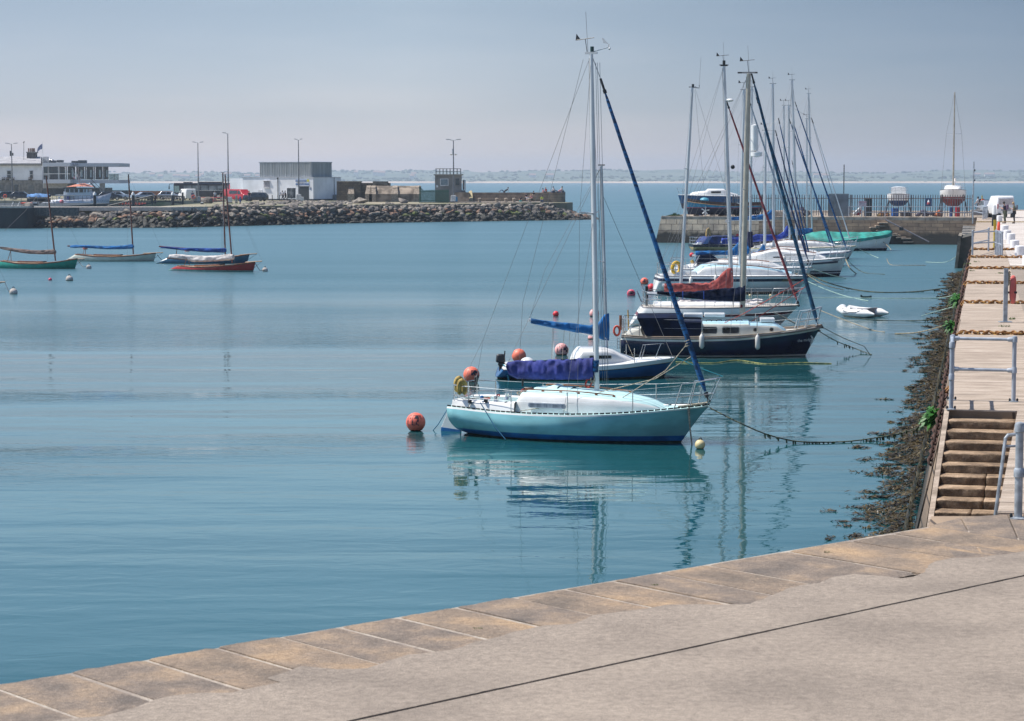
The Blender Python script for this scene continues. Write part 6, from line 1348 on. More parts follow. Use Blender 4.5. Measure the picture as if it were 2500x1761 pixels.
# ---- vehicles
def tyre(o, x, y, r, w=.2):
    mb = MB(); mb.smooth = True; mb.tube([(x, y-w/2, r), (x, y+w/2, r)], r, 14); wv = mb.build('wheel', BLACK, o); mb = MB(); mb.tube([(x, y-w/2-.01, r), (x, y-w/2+.02, r)], r*.6, 10); mb.build('rim', METAL, wv)
def vehicle(px, Y, L, prof, W, paint, label, name, cat, rz=0, wheels=(.8, 3.2), glass=(), r=.32, group=None, side_lights=None):
    """prof: side outline (x, z) clockwise from rear bottom; extruded with tumblehome"""
    q = D(px, 484, Y); o = empty(name, (q.x, Y, QZ), label, cat, group, rz); zs_ = [p[1] for p in prof]; zt = max(zs_)
    mb = MB(); mb.smooth = True; n = len(prof)
    def ring(k, w): return [(x-L/2, k*w*(1-.16*max(0, (z-.9)/(zt-.9+1e-6))), z) for x, z in prof]
    mb.grid([ring(-1, W/2-.06), ring(-1, W/2), ring(1, W/2), ring(1, W/2-.06)], True)
    mb = MB(); R = [ring(-1, W/2), ring(1, W/2)]; mb.grid([r_+[r_[0]] for r_ in R]); mb.face(R[0][::-1]); mb.face(R[1]); mb.smooth = True
    mb.build('body', paint, o, bevel=.05)
    for poly in glass:
        for sd in (-1, 1):
            P = [(x-L/2, sd*(W/2*(1-.16*max(0, (z-.9)/(zt-.9+1e-6)))+.012), z) for x, z in poly]; m_ = MB(); m_.slab(P, (0, sd*.02, 0)); m_.build('side_window', GLASS, o)
    for wx in wheels:
        for sd in (-1, 1): tyre(o, wx-L/2, sd*(W/2-.08), r)
    return o
CARP = [(0, .3), (0, .85), (.15, .95), (.75, 1.42), (2.35, 1.45), (3.05, 1.0), (4.1, .82), (4.25, .5), (4.2, .28)]
CGL = [[(.5, 1.0), (.85, 1.36), (1.55, 1.40), (1.55, 1.0)], [(1.65, 1.0), (1.65, 1.40), (2.3, 1.38), (2.85, 1.0)]]
VANP = [(0, .3), (0, 1.85), (.15, 1.98), (3.5, 1.95), (4.25, 1.25), (4.9, 1.05), (5.0, .6), (4.95, .28)]
VGL = [[(3.0, 1.2), (3.0, 1.75), (3.5, 1.75), (4.0, 1.2)]]
SIL = pm('silver_paint', (.45, .47, .50), .25, .6, var=.05); DGR = pm('dark_paint', (.03, .04, .06), .2, .2, var=.1); RDP = pm('red_paint', (.42, .015, .02), .25, var=.08); WHP = pm('white_paint', (.75, .75, .75), .3, var=.05); TGR = pm('teal_dark_paint', (.05, .08, .09), .2, .3)
vehicle(172+120, 388, 4.3, CARP, 1.8, SIL, 'silver estate car parked by the low wall', 'parked_car', 'car', wheels=(.8, 3.3), glass=CGL, group='cars parked along the quay')
vehicle(348, 380, 4.3, CARP, 1.8, SIL, 'silver hatchback behind the gangway', 'parked_car', 'car', pi+.5, wheels=(.8, 3.3), glass=CGL, group='cars parked along the quay')
vehicle(270, 383, 4.3, CARP, 1.8, DGR, 'dark car behind the silver estate', 'parked_car', 'car', .15, wheels=(.8, 3.3), glass=CGL, group='cars parked along the quay')
vehicle(22, 398, 4.3, CARP, 1.8, TGR, 'grey car with its hatch to the left of the dark car', 'parked_car', 'car', .35, wheels=(.8, 3.3), glass=CGL, group='cars parked along the quay')
vehicle(56, 392, 4.4, CARP, 1.8, DGR, 'dark blue car parked before the stone house', 'parked_car', 'car', .1, wheels=(.8, 3.3), glass=CGL, group='cars parked along the quay')
vehicle(415, 392, 4.3, CARP, 1.8, SIL, 'pale car almost hidden behind the gangway top', 'parked_car', 'car', wheels=(.8, 3.3), glass=CGL, group='cars parked along the quay')
vehicle(624, 364, 4.0, [(0, .3), (0, .9), (.1, 1.1), (.5, 1.45), (2.2, 1.5), (3.0, 1.05), (3.85, .9), (4.0, .5), (3.95, .28)], 1.75, DGR, 'dark hatchback parked left of the white building', 'parked_car', 'car', pi-.3, wheels=(.75, 3.2), glass=CGL, group='cars parked along the quay')
vehicle(457, 385, 5.0, VANP, 1.95, WHP, 'white van parked in front of the coach', 'parked_van', 'van', pi-1.15, wheels=(.9, 4.0), glass=VGL, r=.34)
vehicle(585, 368, 4.6, VANP, 1.9, RDP, 'red van with dark windows beside the coach', 'parked_van', 'van', -.85, wheels=(.9, 3.9), glass=VGL+[[(.5, 1.25), (.5, 1.75), (2.8, 1.75), (2.8, 1.25)]], r=.34)
vehicle(572, 392, 5.0, [(0, .3), (0, 2.7), (3.4, 2.7), (3.4, 2.0), (4.4, 1.9), (5, 1.2), (5, .3)], 2.0, RDP, 'taller red van hidden behind the first', 'parked_van', 'van', pi-.9, wheels=(.9, 4.0), glass=[], r=.36)
def coach():
    Y = 402; L = (573-424)*Y/F; q = D(498.5, 486, Y); o = empty('coach', (q.x, Y, QZ), 'long black tour coach parked on the quay', 'coach'); H = D(0, 447, Y).z-QZ
    BKP = pm('coach_black', (.018, .022, .035), .15, var=.1); MB().box((0, 1.25, H/2+.2), (L, 2.5, H-.4)).build('body', BKP, o, bevel=.18)
    MB().box((-L/2+2.5, 1.25, H+.08), (1.5, 1.6, .2)).box((1, 1.25, H+.1), (4.5, 1.7, .22)).build('roof_unit', DK, o, bevel=.05)
    for k in range(6):
        x0 = -L/2+1.9+k*1.55; MB().box((x0+.70, -.01, H*.70), (1.42, .04, .85)).build('window', pm('coach_glass', (.10, .13, .15), .1, rgb2=(.28, .33, .36), scale=1.0), o)
    MB().box((-L/2+.62, -.01, H*.62), (.9, .04, 1.2)).build('driver_window', pm('coach_glass_clear', (.35, .5, .48), .2), o); MB().box((0, -.012, H*.54), (L*.97, .03, .08)).build('trim_line', METAL, o)
    mb = MB(); mb.tube([(-L/2-.1, .2, H-.15), (-L/2-.75, .0, H-.2), (-L/2-.8, 0, H-.9)], .06, 5); mb.box((-L/2-.8, 0, H-.9), (.18, .25, .5)); mb.build('mirror', DK, o)
    for x in (-L/2+2.2, L/2-3.0): tyre(o, x, .15, .5, .3)
coach()
def ferry():
    Y = 372; s = Y/F; q = D(195, 500, Y); o = empty('harbour_ferry', (q.x, Y, 0), 'white harbour ferry with wheelhouse and orange roof raft behind the breakwater', 'boat'); L = o.location
    X = lambda px: D(px, 480, Y).x-L.x; Z = lambda py: D(0, py, Y).z
    # hull: flared bow to the right
    mb = MB(); mb.smooth = True; rows = []
    for z, x1 in ((0, 252), (Z(500), 258), (Z(488), 266), (Z(474), 262)):
        xs = [X(92), X(130), X(180), X(220), X(lerp(220, x1, .6)), X(x1)]; w = [1.9, 2.4, 2.5, 2.2, 1.2, .05]
        rows.append([(x, 2.5-a, z) for x, a in zip(xs, w)]+[(x, 2.5+a, z) for x, a in zip(xs[::-1], w[::-1])])
    top = rows[-1]; zt = Z(486)
    rows = rows[:2]+[[(x, y, lerp(Z(491), Z(472), max(0, (x-X(200))/(X(262)-X(200)))**1.3)) for x, y, _ in rows[2]]]
    mb.grid(rows, True); mb.face(rows[-1]); mb.build('hull', pm('ferry_white', (.50, .52, .58), .5, var=.06), o)
    FW = pm('ferry_house', (.55, .60, .66), .5, var=.05)
    fb(o, 155, 468, 222, 491, Y+1, 3, FW, 'deckhouse', Z(492)); fb(o, 158, 459, 216, 470, Y+.9, 3, FW, 'wheelhouse'); fb(o, 154, 458.5, 224, 461, Y+.7, 3.4, DK, 'wheelhouse_roof')
    for a, b in ((160, 169), (171, 180), (182, 190), (194, 203), (206, 209), (214, 216)): fb(o, a, 462, b, 470, Y+.85, .1, WGL, 'window')
    mb = MB(); mb.smooth = True; mb.grid([[(X(a), 2.4+dy, Z(457)+.5*(1-dy*dy/1.2)*h) for dy in (-1, -.5, 0, .5, 1)] for a, h in ((158, .1), (175, .8), (200, 1.3), (222, .2))]); mb.build('orange_raft_cover', pm('orange_cover', (.55, .20, .13), .8), o)
    mb = MB(); a = D(196, 457, Y+2)-L; mb.tube([a, D(189, 426, Y+2)-L], .09, 5); mb.tube([D(202, 457, Y+2)-L, D(190, 432, Y+2)-L], .06, 5); mb.tube([D(207, 456, Y+2)-L, D(200, 440, Y+2)-L, D(193, 432, Y+2)-L], .05, 5); mb.tube([D(176, 410, Y+2)-L, D(183, 430, Y+2)-L, D(196, 431, Y+2)-L, D(196, 420, Y+2)-L], .06, 5); mb.tube([D(191, 432, Y+2)-L, D(191, 408, Y+2)-L], .04, 5); mb.build('signal_mast', pm('pale_mast', (.6, .5, .48), .6), o)
    mb = MB(); mb.smooth = True; mb.box(D(203, 439, Y+2)-L, (.9, .2, .25)); mb.sphere(D(219, 449.5, Y+1.5)-L, .18, 8, 6); mb.build('radar', WHITE, o)
    mb = MB(); mb.slab([D(177, 431, Y+2)-L, D(184, 432, Y+2)-L, D(185, 438, Y+2)-L, D(180, 437, Y+2)-L], (0, .03, 0)); mb.build('flag', pm('flag_red_white', (.7, .12, .08), .8, rgb2=(.7, .7, .7), scale=2), o)
    mb = MB()
    for k in range(13): x = X(lerp(96, 222, k/12)); mb.tube([(x, .1, Z(491)), (x, .1, Z(478))], .03, 4)
    for f in (478, 484): mb.tube([(X(96), .1, Z(f)), (X(222), .1, Z(f))], .03, 4)
    mb.build('deck_rail', DK, o); fb(o, 134, 476, 182, 477.5, Y+.5, 3, WHITE, 'canopy')
    for px in (141, 168, 177): fb(o, px, 480, px+5, 487, Y+1, .5, WHITE, 'life_raft_canister', bevel=.1)
    fb(o, 163, 480, 168, 487, Y+.4, .5, pm('blue_bag', (.02, .06, .3), .7), 'blue_crate')
    mb = MB(); mb.smooth = True; mb.sphere(D(150.5, 493, Y-1)-L, .36, 12, 8); mb.build('pink_fender', pm('pink_buoy', (.65, .08, .12), .5), o)
    lettering('DUBLIN BAY CRUISES', .42, (X(236), .6, Z(491)), (1, .12, 0), (0, 0, 1), pm('dark_text', (.08, .1, .14), .6), o)
    q = D(115, 540, 292); b = empty('moored_tour_boat', (q.x, 292, 0), 'white tour boat half hidden under the bridging beam', 'boat')
    fb(b, 65, 513, 105, 533, 292, 2.5, FW, 'cabin'); fb(b, 64, 531.5, 150, 533.5, 291.6, 3, WHITE, 'gunwale'); fb(b, 64, 533, 150, 545, 291.8, 2.8, pm('navy_band', (.03, .04, .09), .4), 'name_band'); fb(b, 64, 540, 150, 552, 291.9, 2.6, pm('pale_hull', (.45, .5, .55), .5), 'hull', -.2)
    fb(b, 96, 517, 99, 520, 291.9, .1, DK, 'porthole'); lettering('Howth Boat Tours', .52, D(91, 538, 291.6)-b.location-Vector((0, .1, 0)), (1, 0, 0), (0, 0, 1), WHITE, b)
ferry()
def quay_clutter():
    # covered rib on its trailer
    Y = 330; q = D(95, 492, Y); o = empty('covered_dinghy', (q.x, Y, QZ), 'dinghy under a crumpled pale blue cover on the left quay', 'dinghy')
    mb = MB(); mb.smooth = True; mb.grid([[(x, .9*cos(a), .95+.55*sin(a)*(1-.3*abs(x)/1.7)+.1*noise.noise(Vector((x*3, a*2, 0)))) for a in [k*pi/6 for k in range(7)]] for x in [-1.65+3.3*k/14 for k in range(15)]]); mb.build('cover', pm('pale_blue_cover', (.10, .25, .52), .8, var=.2, scale=2), o)
    mb = MB(); mb.smooth = True; mb.lathe([(.1, 0), (1.2, .3), (1.5, .9)], (0, 0, 0), 10); mb.box((0, 0, .5), (3.3, 1.4, .6)); mb.build('hull', DK, o); tyre(o, 0, -.7, .3)
    o = empty('rescue_boat', (D(68, 497, 305).x, 305, QZ), 'small bright orange boat on the left quay', 'boat')
    fb(o, 50, 494.5, 78, 498.5, 305, 1.4, ORANGE, 'tube', bevel=.1); fb(o, 55.5, 497, 59.5, 505, 305, .4, ORANGE, 'leg', QZ); fb(o, 74, 493, 92, 497, 305.3, 1, WHITE, 'foredeck'); fb(o, 78, 497, 90, 504, 305.2, 1, DK, 'outboard', QZ)
    for k, (px, lab) in enumerate(((148.7, 'dark pile with white conical cap beside the ferry bow'), (325.3, 'dark pile with white conical cap at the foot of the gangway'), (422, 'dark pile with white conical cap before the coach'))):
        px = (231.5, 325.3, 422)[k]; Y = (318, 318, 318)[k]; t = D(px, (470, 469, 469)[k], Y); b = D(px, 503, Y); o = empty('mooring_pile', (b.x, Y, 0), lab, 'pile', 'capped piles in the inner harbour'); zc = D(0, 477, Y).z
        mb = MB(); mb.smooth = True; mb.tube([(0, 0, -.5), (0, 0, zc)], .22, 10); mb.build('pile', pm('pile_black', (.02, .024, .03), .6), o); mb = MB(); mb.smooth = True; mb.lathe([(.25, 0), (.24, .25), (.03, .5)], (0, 0, zc), 10); mb.build('cap', WHITE, o)
    # gangway with lattice sides
    Y = 322; L_, R_ = D(262, 503, Y), D(448, 500, Y); o = empty('gangway', (D(300, 500, Y).x, Y, QZ), 'black lattice gangway sloping down past the piles', 'gangway'); l0 = o.location; A = lambda px, py, y=0: D(px, py, Y)-l0+Vector((0, y, 0))
    for y in (0, 1.6):
        mb = MB(); up = [A(263, 503, y), A(372, 478, y), A(420, 478.5, y), A(446, 481, y)]; lo = [A(270, 506, y), A(330, 505, y), A(372, 494, y), A(400, 491, y), A(446, 497, y)]
        mb.tube(up, .09, 5); mb.tube(lo, .08, 5)
        for k in range(22):
            px = 285+k*7.5; uz = ipol([(263, 503), (372, 478), (420, 478.5), (446, 481)], px); lz = ipol([(270, 506), (330, 505), (372, 494), (400, 491), (446, 497)], px+5); mb.tube([A(px, lz, y), A(px+4.5, uz, y)], .045, 4)
        mb.build('lattice_side', DK, o)
    mb = MB(); mb.grid([[A(p, z_, y) for y in (0, 1.6)] for p, z_ in ((270, 506), (330, 504.5), (372, 493.5), (400, 490.5), (446, 496.5))]); mb.build('walkway', pm('yellow_grp_grating', (.45, .33, .15), .8), o)
    for k in range(9):
        px = 290+k*7.6; ob = fb(o, px, 495.5, px+5, 501, Y+2.6, .5, ORANGE, 'orange_float', bevel=.1)
    for px, py, b in ((372, 481, 0), (446, 470, 0)): mb = MB(); q0, q1 = A(px, py), A(px, 500); mb.tube([q0, q1], .14, 6); mb.build('gangway_post', DK, o)
    # red railing, life ring, cabinets, bins, small bollards
    Y = 345; o = empty('red_railing', (D(518, 495, Y).x, Y, QZ), 'low red painted railing in front of the coach', 'railing'); RP = pm('red_rail', (.45, .03, .05), .5)
    mb = MB(); z1 = D(0, 482.5, Y).z-QZ; z2 = D(0, 489, Y).z-QZ; xa, xb = D(490, 480, Y).x-o.location.x, D(546, 480, Y).x-o.location.x
    for z in (z1, z2): mb.tube([(xa, 0, z), (xb, 0, z)], .05, 5)
    mb.build('rail', RP, o)
    for k in range(4): x = lerp(xa, xb, k/3); MB().tube([(x, 0, 0), (x, 0, z1)], .05, 5).build('post', RP, o)
    fb(o, 512, 484, 520, 494, Y-.2, .8, RP, 'red_bin_unit', QZ)
    for px, py, w, h, m, lab, nm, Y in ((478, 481, 9, 16, pm('cabinet_brown', (.30, .25, .20), .8), 'brown cabinet under the quay life ring', 'cabinet', 344), (486, 480, 7, 16, pm('cabinet_grey', (.34, .35, .35), .8), 'pale grey cabinet beside the lamp post', 'cabinet', 343), (493.5, 494, 6, 6, WHITE, 'little white bin on the quay edge', 'bin', 318), (560, 481, 13, 20, pm('kiosk_white', (.6, .63, .66), .6), 'white cabinet with dark base behind the wooden masts', 'cabinet', 330), (577, 477, 5, 20, pm('grey_post_box', (.35, .34, .33), .7), 'slim grey and black pillar on the quay', 'pillar', 330), (586.5, 480, 3, 20, pm('blue_post_paint', (.03, .07, .30), .5), 'blue post with round base on the quay', 'post', 325), (1115, 481, 5, 12, pm('blue_bin_paint', (.03, .18, .35), .5), 'blue bin beside the lookout lamp post', 'bin', 337), (736.5, 481, 11, 15, pm('white_box', (.6, .6, .6), .6), 'white electrical box at the shop door', 'cabinet', 350)):
        q = D(px, py, Y); o = empty(nm, (q.x, Y, QZ), lab, nm.replace('_', ' ')); s = Y/F; hh = max(.3, q.z-QZ)
        MB().box((0, 0, hh/2+.1), (w*s, .6, hh-.2), taper=.92).build('body', m, o, bevel=.03); MB().box((0, 0, .08), (w*s*1.1, .7, .16)).build('base', DK, o)
    for px, Y, py, lab in ((473.5, 343, 481, 'orange life ring on the brown quay cabinet'), (14, 385, 479, 'orange life ring at the far left of the quay')):
        q = D(px, py, Y); o = empty('life_ring', (q.x, Y-.5, q.z), lab, 'life ring'); mb = MB(); mb.smooth = True; mb.tube([(.26*cos(a), 0, .26*sin(a)) for a in [k*pi/8 for k in range(17)]], .08, 6, False); mb.build('ring', ORANGE, o)
    for k, px in enumerate((649.5, 669.5, 687.5, 706.5, 715.5)):
        q = D(px, 484, 368); o = empty('slim_bollard', (q.x, 365, QZ), ('first slim black bollard before the white building', 'second slim black bollard before the white building', 'slim black bollard behind the walking pair', 'slim black bollard under the shop window', 'slim black bollard nearest the shop door')[k], 'bollard', 'slim bollards in front of the white building')
        mb = MB(); mb.smooth = True; mb.lathe([(.06, 0), (.06, .85), (.09, .88), (.05, 1.0)], (0, 0, 0), 8); mb.build('post', DK, o)
    # low walls behind the car park
    for x0, x1, y0, Y, m, lab in ((255, 320, 465, 410, pm('dark_wall', (.05, .06, .07), .9), 'dark low wall beyond the parked cars'), (320, 420, 466.5, 412, pm('russet_wall', (.22, .15, .11), .95, rgb2=(.30, .11, .05), scale=.4), 'russet stone wall beyond the gangway')):
        o = empty('car_park_wall', (D((x0+x1)/2, 480, Y).x, Y, QZ), lab, 'wall'); fb(o, x0, y0, x1, 490, Y, 1, m, 'wall_face', QZ)
    for k, px in enumerate((4, 30, 57)):
        pass
    o = empty('quay_railing', (D(30, 500, 290).x, 290, QZ), 'thin grey railing along the left quay', 'railing'); mb = MB(); z1 = 1.1
    for k in range(9): x = D(-8+k*20, 500, 290).x-o.location.x; mb.tube([(x, 0, .1), (x, 0, z1)], .03, 4)
    for z in (z1, .6): mb.tube([(D(-8, 500, 290).x-o.location.x, 0, z), (D(152, 500, 290).x-o.location.x, 0, z)], .025, 4)
    mb.build('rails', pm('thin_rail', (.10, .12, .13), .5), o)
    mb = MB()
    o = empty('rock_ladder', (D(30, 500, 288).x, 288, QZ), 'pair of striped hand ladders at the left quay edge', 'ladder')
    for px in (28, 43): mb.tube([D(px, 505, 288)-o.location, D(px+5, 493, 288)-o.location], .05, 5)
    mb.build('stile', WHITE, o)
quay_clutter()
# ================================================================ buoys, ropes, weed, and the pier on the right
def sphere_text(o, s, size, r, az, el, mat, squash=1.0):
    v, f = text_mesh(s, size, .035); bm = bmesh.new(); vs = [bm.verts.new(p) for p in v]
    for q in f:
        try: bm.faces.new([vs[i] for i in q])
        except Exception: pass
    bmesh.ops.triangulate(bm, faces=bm.faces); bmesh.ops.subdivide_edges(bm, edges=[e for e in bm.edges if e.calc_length() > r*.15], cuts=2, use_grid_fill=False)
    for w in bm.verts:
        a = az+w.co.x/r; e = el+w.co.y/r; R = r*1.012; w.co = Vector((R*cos(e)*cos(a), R*cos(e)*sin(a), R*sin(e)*squash))
    me = bpy.data.meshes.new('number'); bm.to_mesh(me); bm.free(); me.materials.append(mat); k = bpy.data.objects.new('number', me); C.objects.link(k); k.parent = o; return k
BTXT = pm('buoy_number_black', (.012, .015, .03), .6)
def buoy(px, py_c, rpx, wl_py, mat, label, text=None, cat='buoy', group=None, ring=True, band=None, tilt=0, name='mooring_buoy', taz=-1.75, tsz=.95):
    g = G(px, wl_py, 0); s = g.y/F; r = rpx*s*1.0; zc = (wl_py-py_c)*s
    o = empty(name, (g.x, g.y, zc), label, cat, group); o.rotation_euler = (0, tilt, 0)
    mb = MB(); mb.smooth = True; mb.sphere((0, 0, 0), r, 24, 16); mb.build('float', mat, o)
    if band:
        mb = MB(); mb.smooth = True; zl = -zc+.06*r; a0 = -1.2; rows = []
        for j in range(5):
            z = lerp(-zc-.25*r, -zc+.16*r, j/4); z = max(-r*.98, z); rr = sqrt(max(0, r*r-z*z))*1.012
            rows.append([(rr*cos(2*pi*k/40), rr*sin(2*pi*k/40), z+(.09*r*noise.noise(Vector((k*.8, j, px*.1))) if j == 4 else 0)) for k in range(40)])
        mb.grid(rows, True); mb.build('weed_band', band, o)
    if ring:
        mb = MB(); mb.smooth = True; mb.tube([(.26*r*cos(a), 0, r*.93+.42*r*sin(a)) for a in [k*pi/8 for k in range(9)]], .055*r+.006, 6); mb.build('ring', BLACK, o)
    if text: sphere_text(o, text, r*tsz, r, taz, .30, BTXT)
    return o
COR = pm('coral_orange_buoy', (.86, .17, .11), .55, var=.10, scale=5); COR2 = pm('bright_orange_buoy', (.88, .20, .12), .5, var=.08, scale=4); PNK = pm('faded_pink_buoy', (.74, .24, .24), .6, rgb2=(.72, .40, .38), scale=4)
WBU = pm('dirty_white_buoy', (.58, .53, .50), .7, rgb2=(.36, .32, .28), scale=4); RBU = pm('red_buoy', (.72, .03, .045), .5, var=.1); PINK2 = pm('pink_float', (.62, .06, .13), .5); CRB = pm('cream_buoy', (.72, .60, .32), .55, var=.10, scale=4)
WEEDB = pm('slimy_weed', (.035, .03, .012), .8, rgb2=(.010, .018, .010), scale=14)
NBU = 'orange and pink numbered mooring buoys'
buoy(1015, 1031, 24, 1052, COR, 'coral orange buoy numbered 117 floating off the stern of the aqua sloop', '117', group=NBU, ring=False, band=WEEDB, taz=-1.75, tsz=1.15)
buoy(1151, 915, 20, 932, COR2, 'orange buoy marked H3 behind the stern rail of the aqua sloop', 'H3', group=NBU, ring=False, taz=-1.15, tsz=.55)
buoy(1267, 869, 17.5, 884, COR2, 'plain bright orange buoy behind the blue sloop stern', group=NBU, ring=False)
buoy(1371, 855, 17, 867, PNK, 'pink buoy with 114 painted on it beyond the blue sloop', '114', group=NBU, ring=False, band=WEEDB, taz=-1.5, tsz=1.25)
buoy(1357, 767, 7.5, 772, RBU, 'small plain red buoy alone above the blue boom', group=NBU, ring=False)
buoy(1451, 766, 12, 773, PNK, 'pink and white buoy hidden behind the tall mast', group=NBU, ring=False, band=WEEDB)
buoy(1448, 826, 13, 828, PNK, 'pale buoy low behind the blue boom cover', group=NBU, ring=False, band=WEEDB)
buoy(1541, 717, 10.5, 722, pm('hot_pink_buoy', (.72, .09, .15), .5, var=.1), 'hot pink buoy marked N58 left of the pair of orange ones', 'N58', group=NBU, ring=False, tsz=.7)
buoy(1573.5, 688, 10, 694, COR, 'orange buoy with black mark, highest of the three by the ketch stern', 'H', group=NBU, ring=False, tsz=.8)
buoy(1590.5, 703, 10.5, 711, RBU, 'red buoy just behind the ketch stern davit', group=NBU, ring=False)
buoy(1689, 623, 6, 627, RBU, 'small red buoy under the blue boom end far down the row', group=NBU, ring=False)
WB = 'white mooring buoys among the wooden yachts'
buoy(33, 714, 10, 718, WBU, 'white mooring buoy nearest the bottom left', group=WB); buoy(169.5, 682, 9, 685.5, WBU, 'white mooring buoy with weedy black base', group=WB, band=WEEDB); buoy(217, 653, 6.5, 656, WBU, 'white mooring buoy at the bow of the green yacht', group=WB); buoy(647, 660, 7, 663, WBU, 'white mooring buoy at the bow of the red yacht', group=WB)
buoy(122.5, 683, 4.5, 685, PINK2, 'tiny dark pink float between the white buoys', ring=False, name='float'); buoy(208, 606, 6, 609, COR2, 'orange float behind the cream yacht boom', ring=False, name='float'); buoy(457, 612, 6, 614, COR2, 'orange float behind the slate blue yacht boom', ring=False, name='float')
buoy(1709, 1086, 12.6, 1096, CRB, 'small cream buoy with black hoop below the aqua bow', ring=True, band=WEEDB, tilt=.08)
for px, py in ((1831, 722), (1881, 722)): buoy(px, py, 3.5, 724, CRB, ('little tan float left of the cream one beyond the ketch foredeck', 'little cream float right of the tan one beyond the ketch foredeck')[px > 1850], ring=False, name='float')
def inflatable():
    a, b = G(2052, 771), G(2140, 775); o = empty('inflatable_dinghy', ((a+b)/2).to_tuple(), 'white inflatable dinghy with dark rubbing band afloat off the navy yacht', 'dinghy', rz=atan2(b.y-a.y, b.x-a.x)); s = a.y/F; o.scale = (1, 1, .8)
    Lx = 118*s*.80; W = .62; r = .23; pts = []
    path = [(Lx/2+.30, -W, .20), (Lx/2-.1, -W, .23), (0, -W, .24), (-Lx/2+.55, -W*.92, .27), (-Lx/2+.15, -W*.45, .38), (-Lx/2+.05, 0, .42), (-Lx/2+.15, W*.45, .38), (-Lx/2+.55, W*.92, .27), (0, W, .24), (Lx/2-.1, W, .23), (Lx/2+.30, W, .20)]
    mb = MB(); mb.smooth = True; mb.tube(path, [.05, r]+[r]*7+[r, .05], 14); mb.build('tube', WHITE, o)
    mb = MB(); mb.smooth = True; mb.tube([(x*1.0-(.01), y+(-(r-.01) if y < 0 else (r-.01) if y > 0 else 0)*(.9 if abs(y) > .3 else .3), z-.04) if abs(y) > .3 else (x-r+.02, y, z-.04) for x, y, z in path[1:-1]], .03, 6); mb.build('rubbing_band', pm('dark_band', (.04, .045, .07), .6), o)
    mb = MB(); mb.grid([[(x, y, .10) for y in (-W, W)] for x in (-Lx/2+.4, Lx/2-.2)]); mb.slab([(Lx/2-.3, -W, .08), (Lx/2-.3, W, .08), (Lx/2-.3, W, .5), (Lx/2-.3, -W, .5)], (.05, 0, 0)); mb.build('floor', pm('grey_floor', (.35, .33, .36), .7), o)
    MB().slab([(Lx/2-.65, -W*.8, .46), (Lx/2-.35, -W*.8, .46), (Lx/2-.3, W*.8, .30), (Lx/2-.55, W*.8, .42)], (0, 0, .03)).build('motor_bracket', pm('grey_shade', (.12, .11, .13), .6), o)
    mb = MB()
    for x in (-.4, .0, .55, .9): mb.box((x, -W-.02, .47), (.10, .06, .04))
    mb.tube([(-.35, -W-.18, .40), (-.1, -W-.24, .30), (.3, -W-.24, .30), (.55, -W-.18, .40)], .012, 5); mb.build('rope_lug', BLACK, o)
    g = G(2114, 728); o = empty('dark_float', (g.x, g.y, 0), 'little dark green raft float beyond the inflatable', 'float'); mb = MB(); mb.smooth = True; mb.tube([(-.22, 0, .06), (.22, 0, .06)], .05, 8); mb.box((-.24, 0, .1), (.08, .1, .12)); mb.box((.24, 0, .08), (.1, .1, .1)); mb.build('body', pm('dark_green_float', (.01, .05, .055), .5), o)
inflatable()
# ---- mooring lines running to the pier
WR = pm('weedy_rope', (.10, .11, .07), .95, var=.4, scale=12); PALER = pm('pale_green_rope', (.34, .48, .42), .9); TANR = pm('tan_rope', (.36, .30, .20), .9, var=.3, scale=20)
def line(pts, r, mat, label, weed=0, seed=0, zs=None):
    """pts: (px, py, z) of the rope; z 0 lies on the water"""
    P = [G(px, py, z) for px, py, z in pts]; Q = []
    for k in range(len(P)-1):
        a, b, c, d = P[max(0, k-1)], P[k], P[k+1], P[min(len(P)-1, k+2)]
        for j in range(8):
            t = j/8; Q.append(.5*((2*b)+(c-a)*t+(2*a-5*b+4*c-d)*t*t+(3*b-a-3*c+d)*t**3))
    Q.append(P[-1]); mb = MB(); mb.tube(Q, r*.68, 6); o = mb.build('mooring_rope', mat); tag(o, label, 'rope', 'mooring ropes from the boats to the pier')
    if weed:
        rnd = random.Random(seed); mb = MB()
        for k in range(weed):
            p = Q[rnd.randrange(len(Q)//4, len(Q)-1)]+Vector((rnd.uniform(-.1, .1), 0, 0)); h = rnd.uniform(.03, .13)
            mb.face([p+Vector((-.02, 0, 0)), p+Vector((.02, 0, 0)), p+Vector((.025, .01, -h)), p+Vector((-.01, -.01, -h*.8))])
        w = mb.build('hanging_weed', pm('green_rope_weed', (.05, .12, .015), .8, rgb2=(.02, .03, .012), scale=20), o); w['kind'] = 'stuff'
line([(1733, 996, .78), (1800, 1030, .55), (1870, 1060, .25), (1940, 1077, .06), (2010, 1080, .03), (2080, 1077, .03), (2150, 1067, .10), (2220, 1052, .30), (2285, 1025, .9)], .022, WR, 'long weedy rope from the aqua bow to the pier wall', 60, 1)
line([(2178, 1085, .01), (2240, 1084, .05), (2290, 1070, .35)], .02, WR, 'short rope end slanting up to the pier below the green plant', 10, 2)
line([(2200, 1122, .01), (2240, 1110, .1), (2270, 1085, .35), (2290, 1050, .9)], .02, TANR, 'slack tan rope dipping between the weed and the pier')
line([(1650, 884, .02), (1740, 887, .01), (1800, 880, .02), (1870, 889, .01), (1950, 886, .02), (2030, 888, .01)], .03, pm('yellow_green_weed', (.30, .30, .10), .9, rgb2=(.10, .12, .04), scale=6), 'floating yellow green weedy rope below the navy hull', 30, 4)
line([(1990, 803, .9), (2040, 832, .45), (2090, 852, .12), (2128, 866, .01)], .022, WR, 'dark rope dropping from the navy yacht bow into the water', 14, 5)
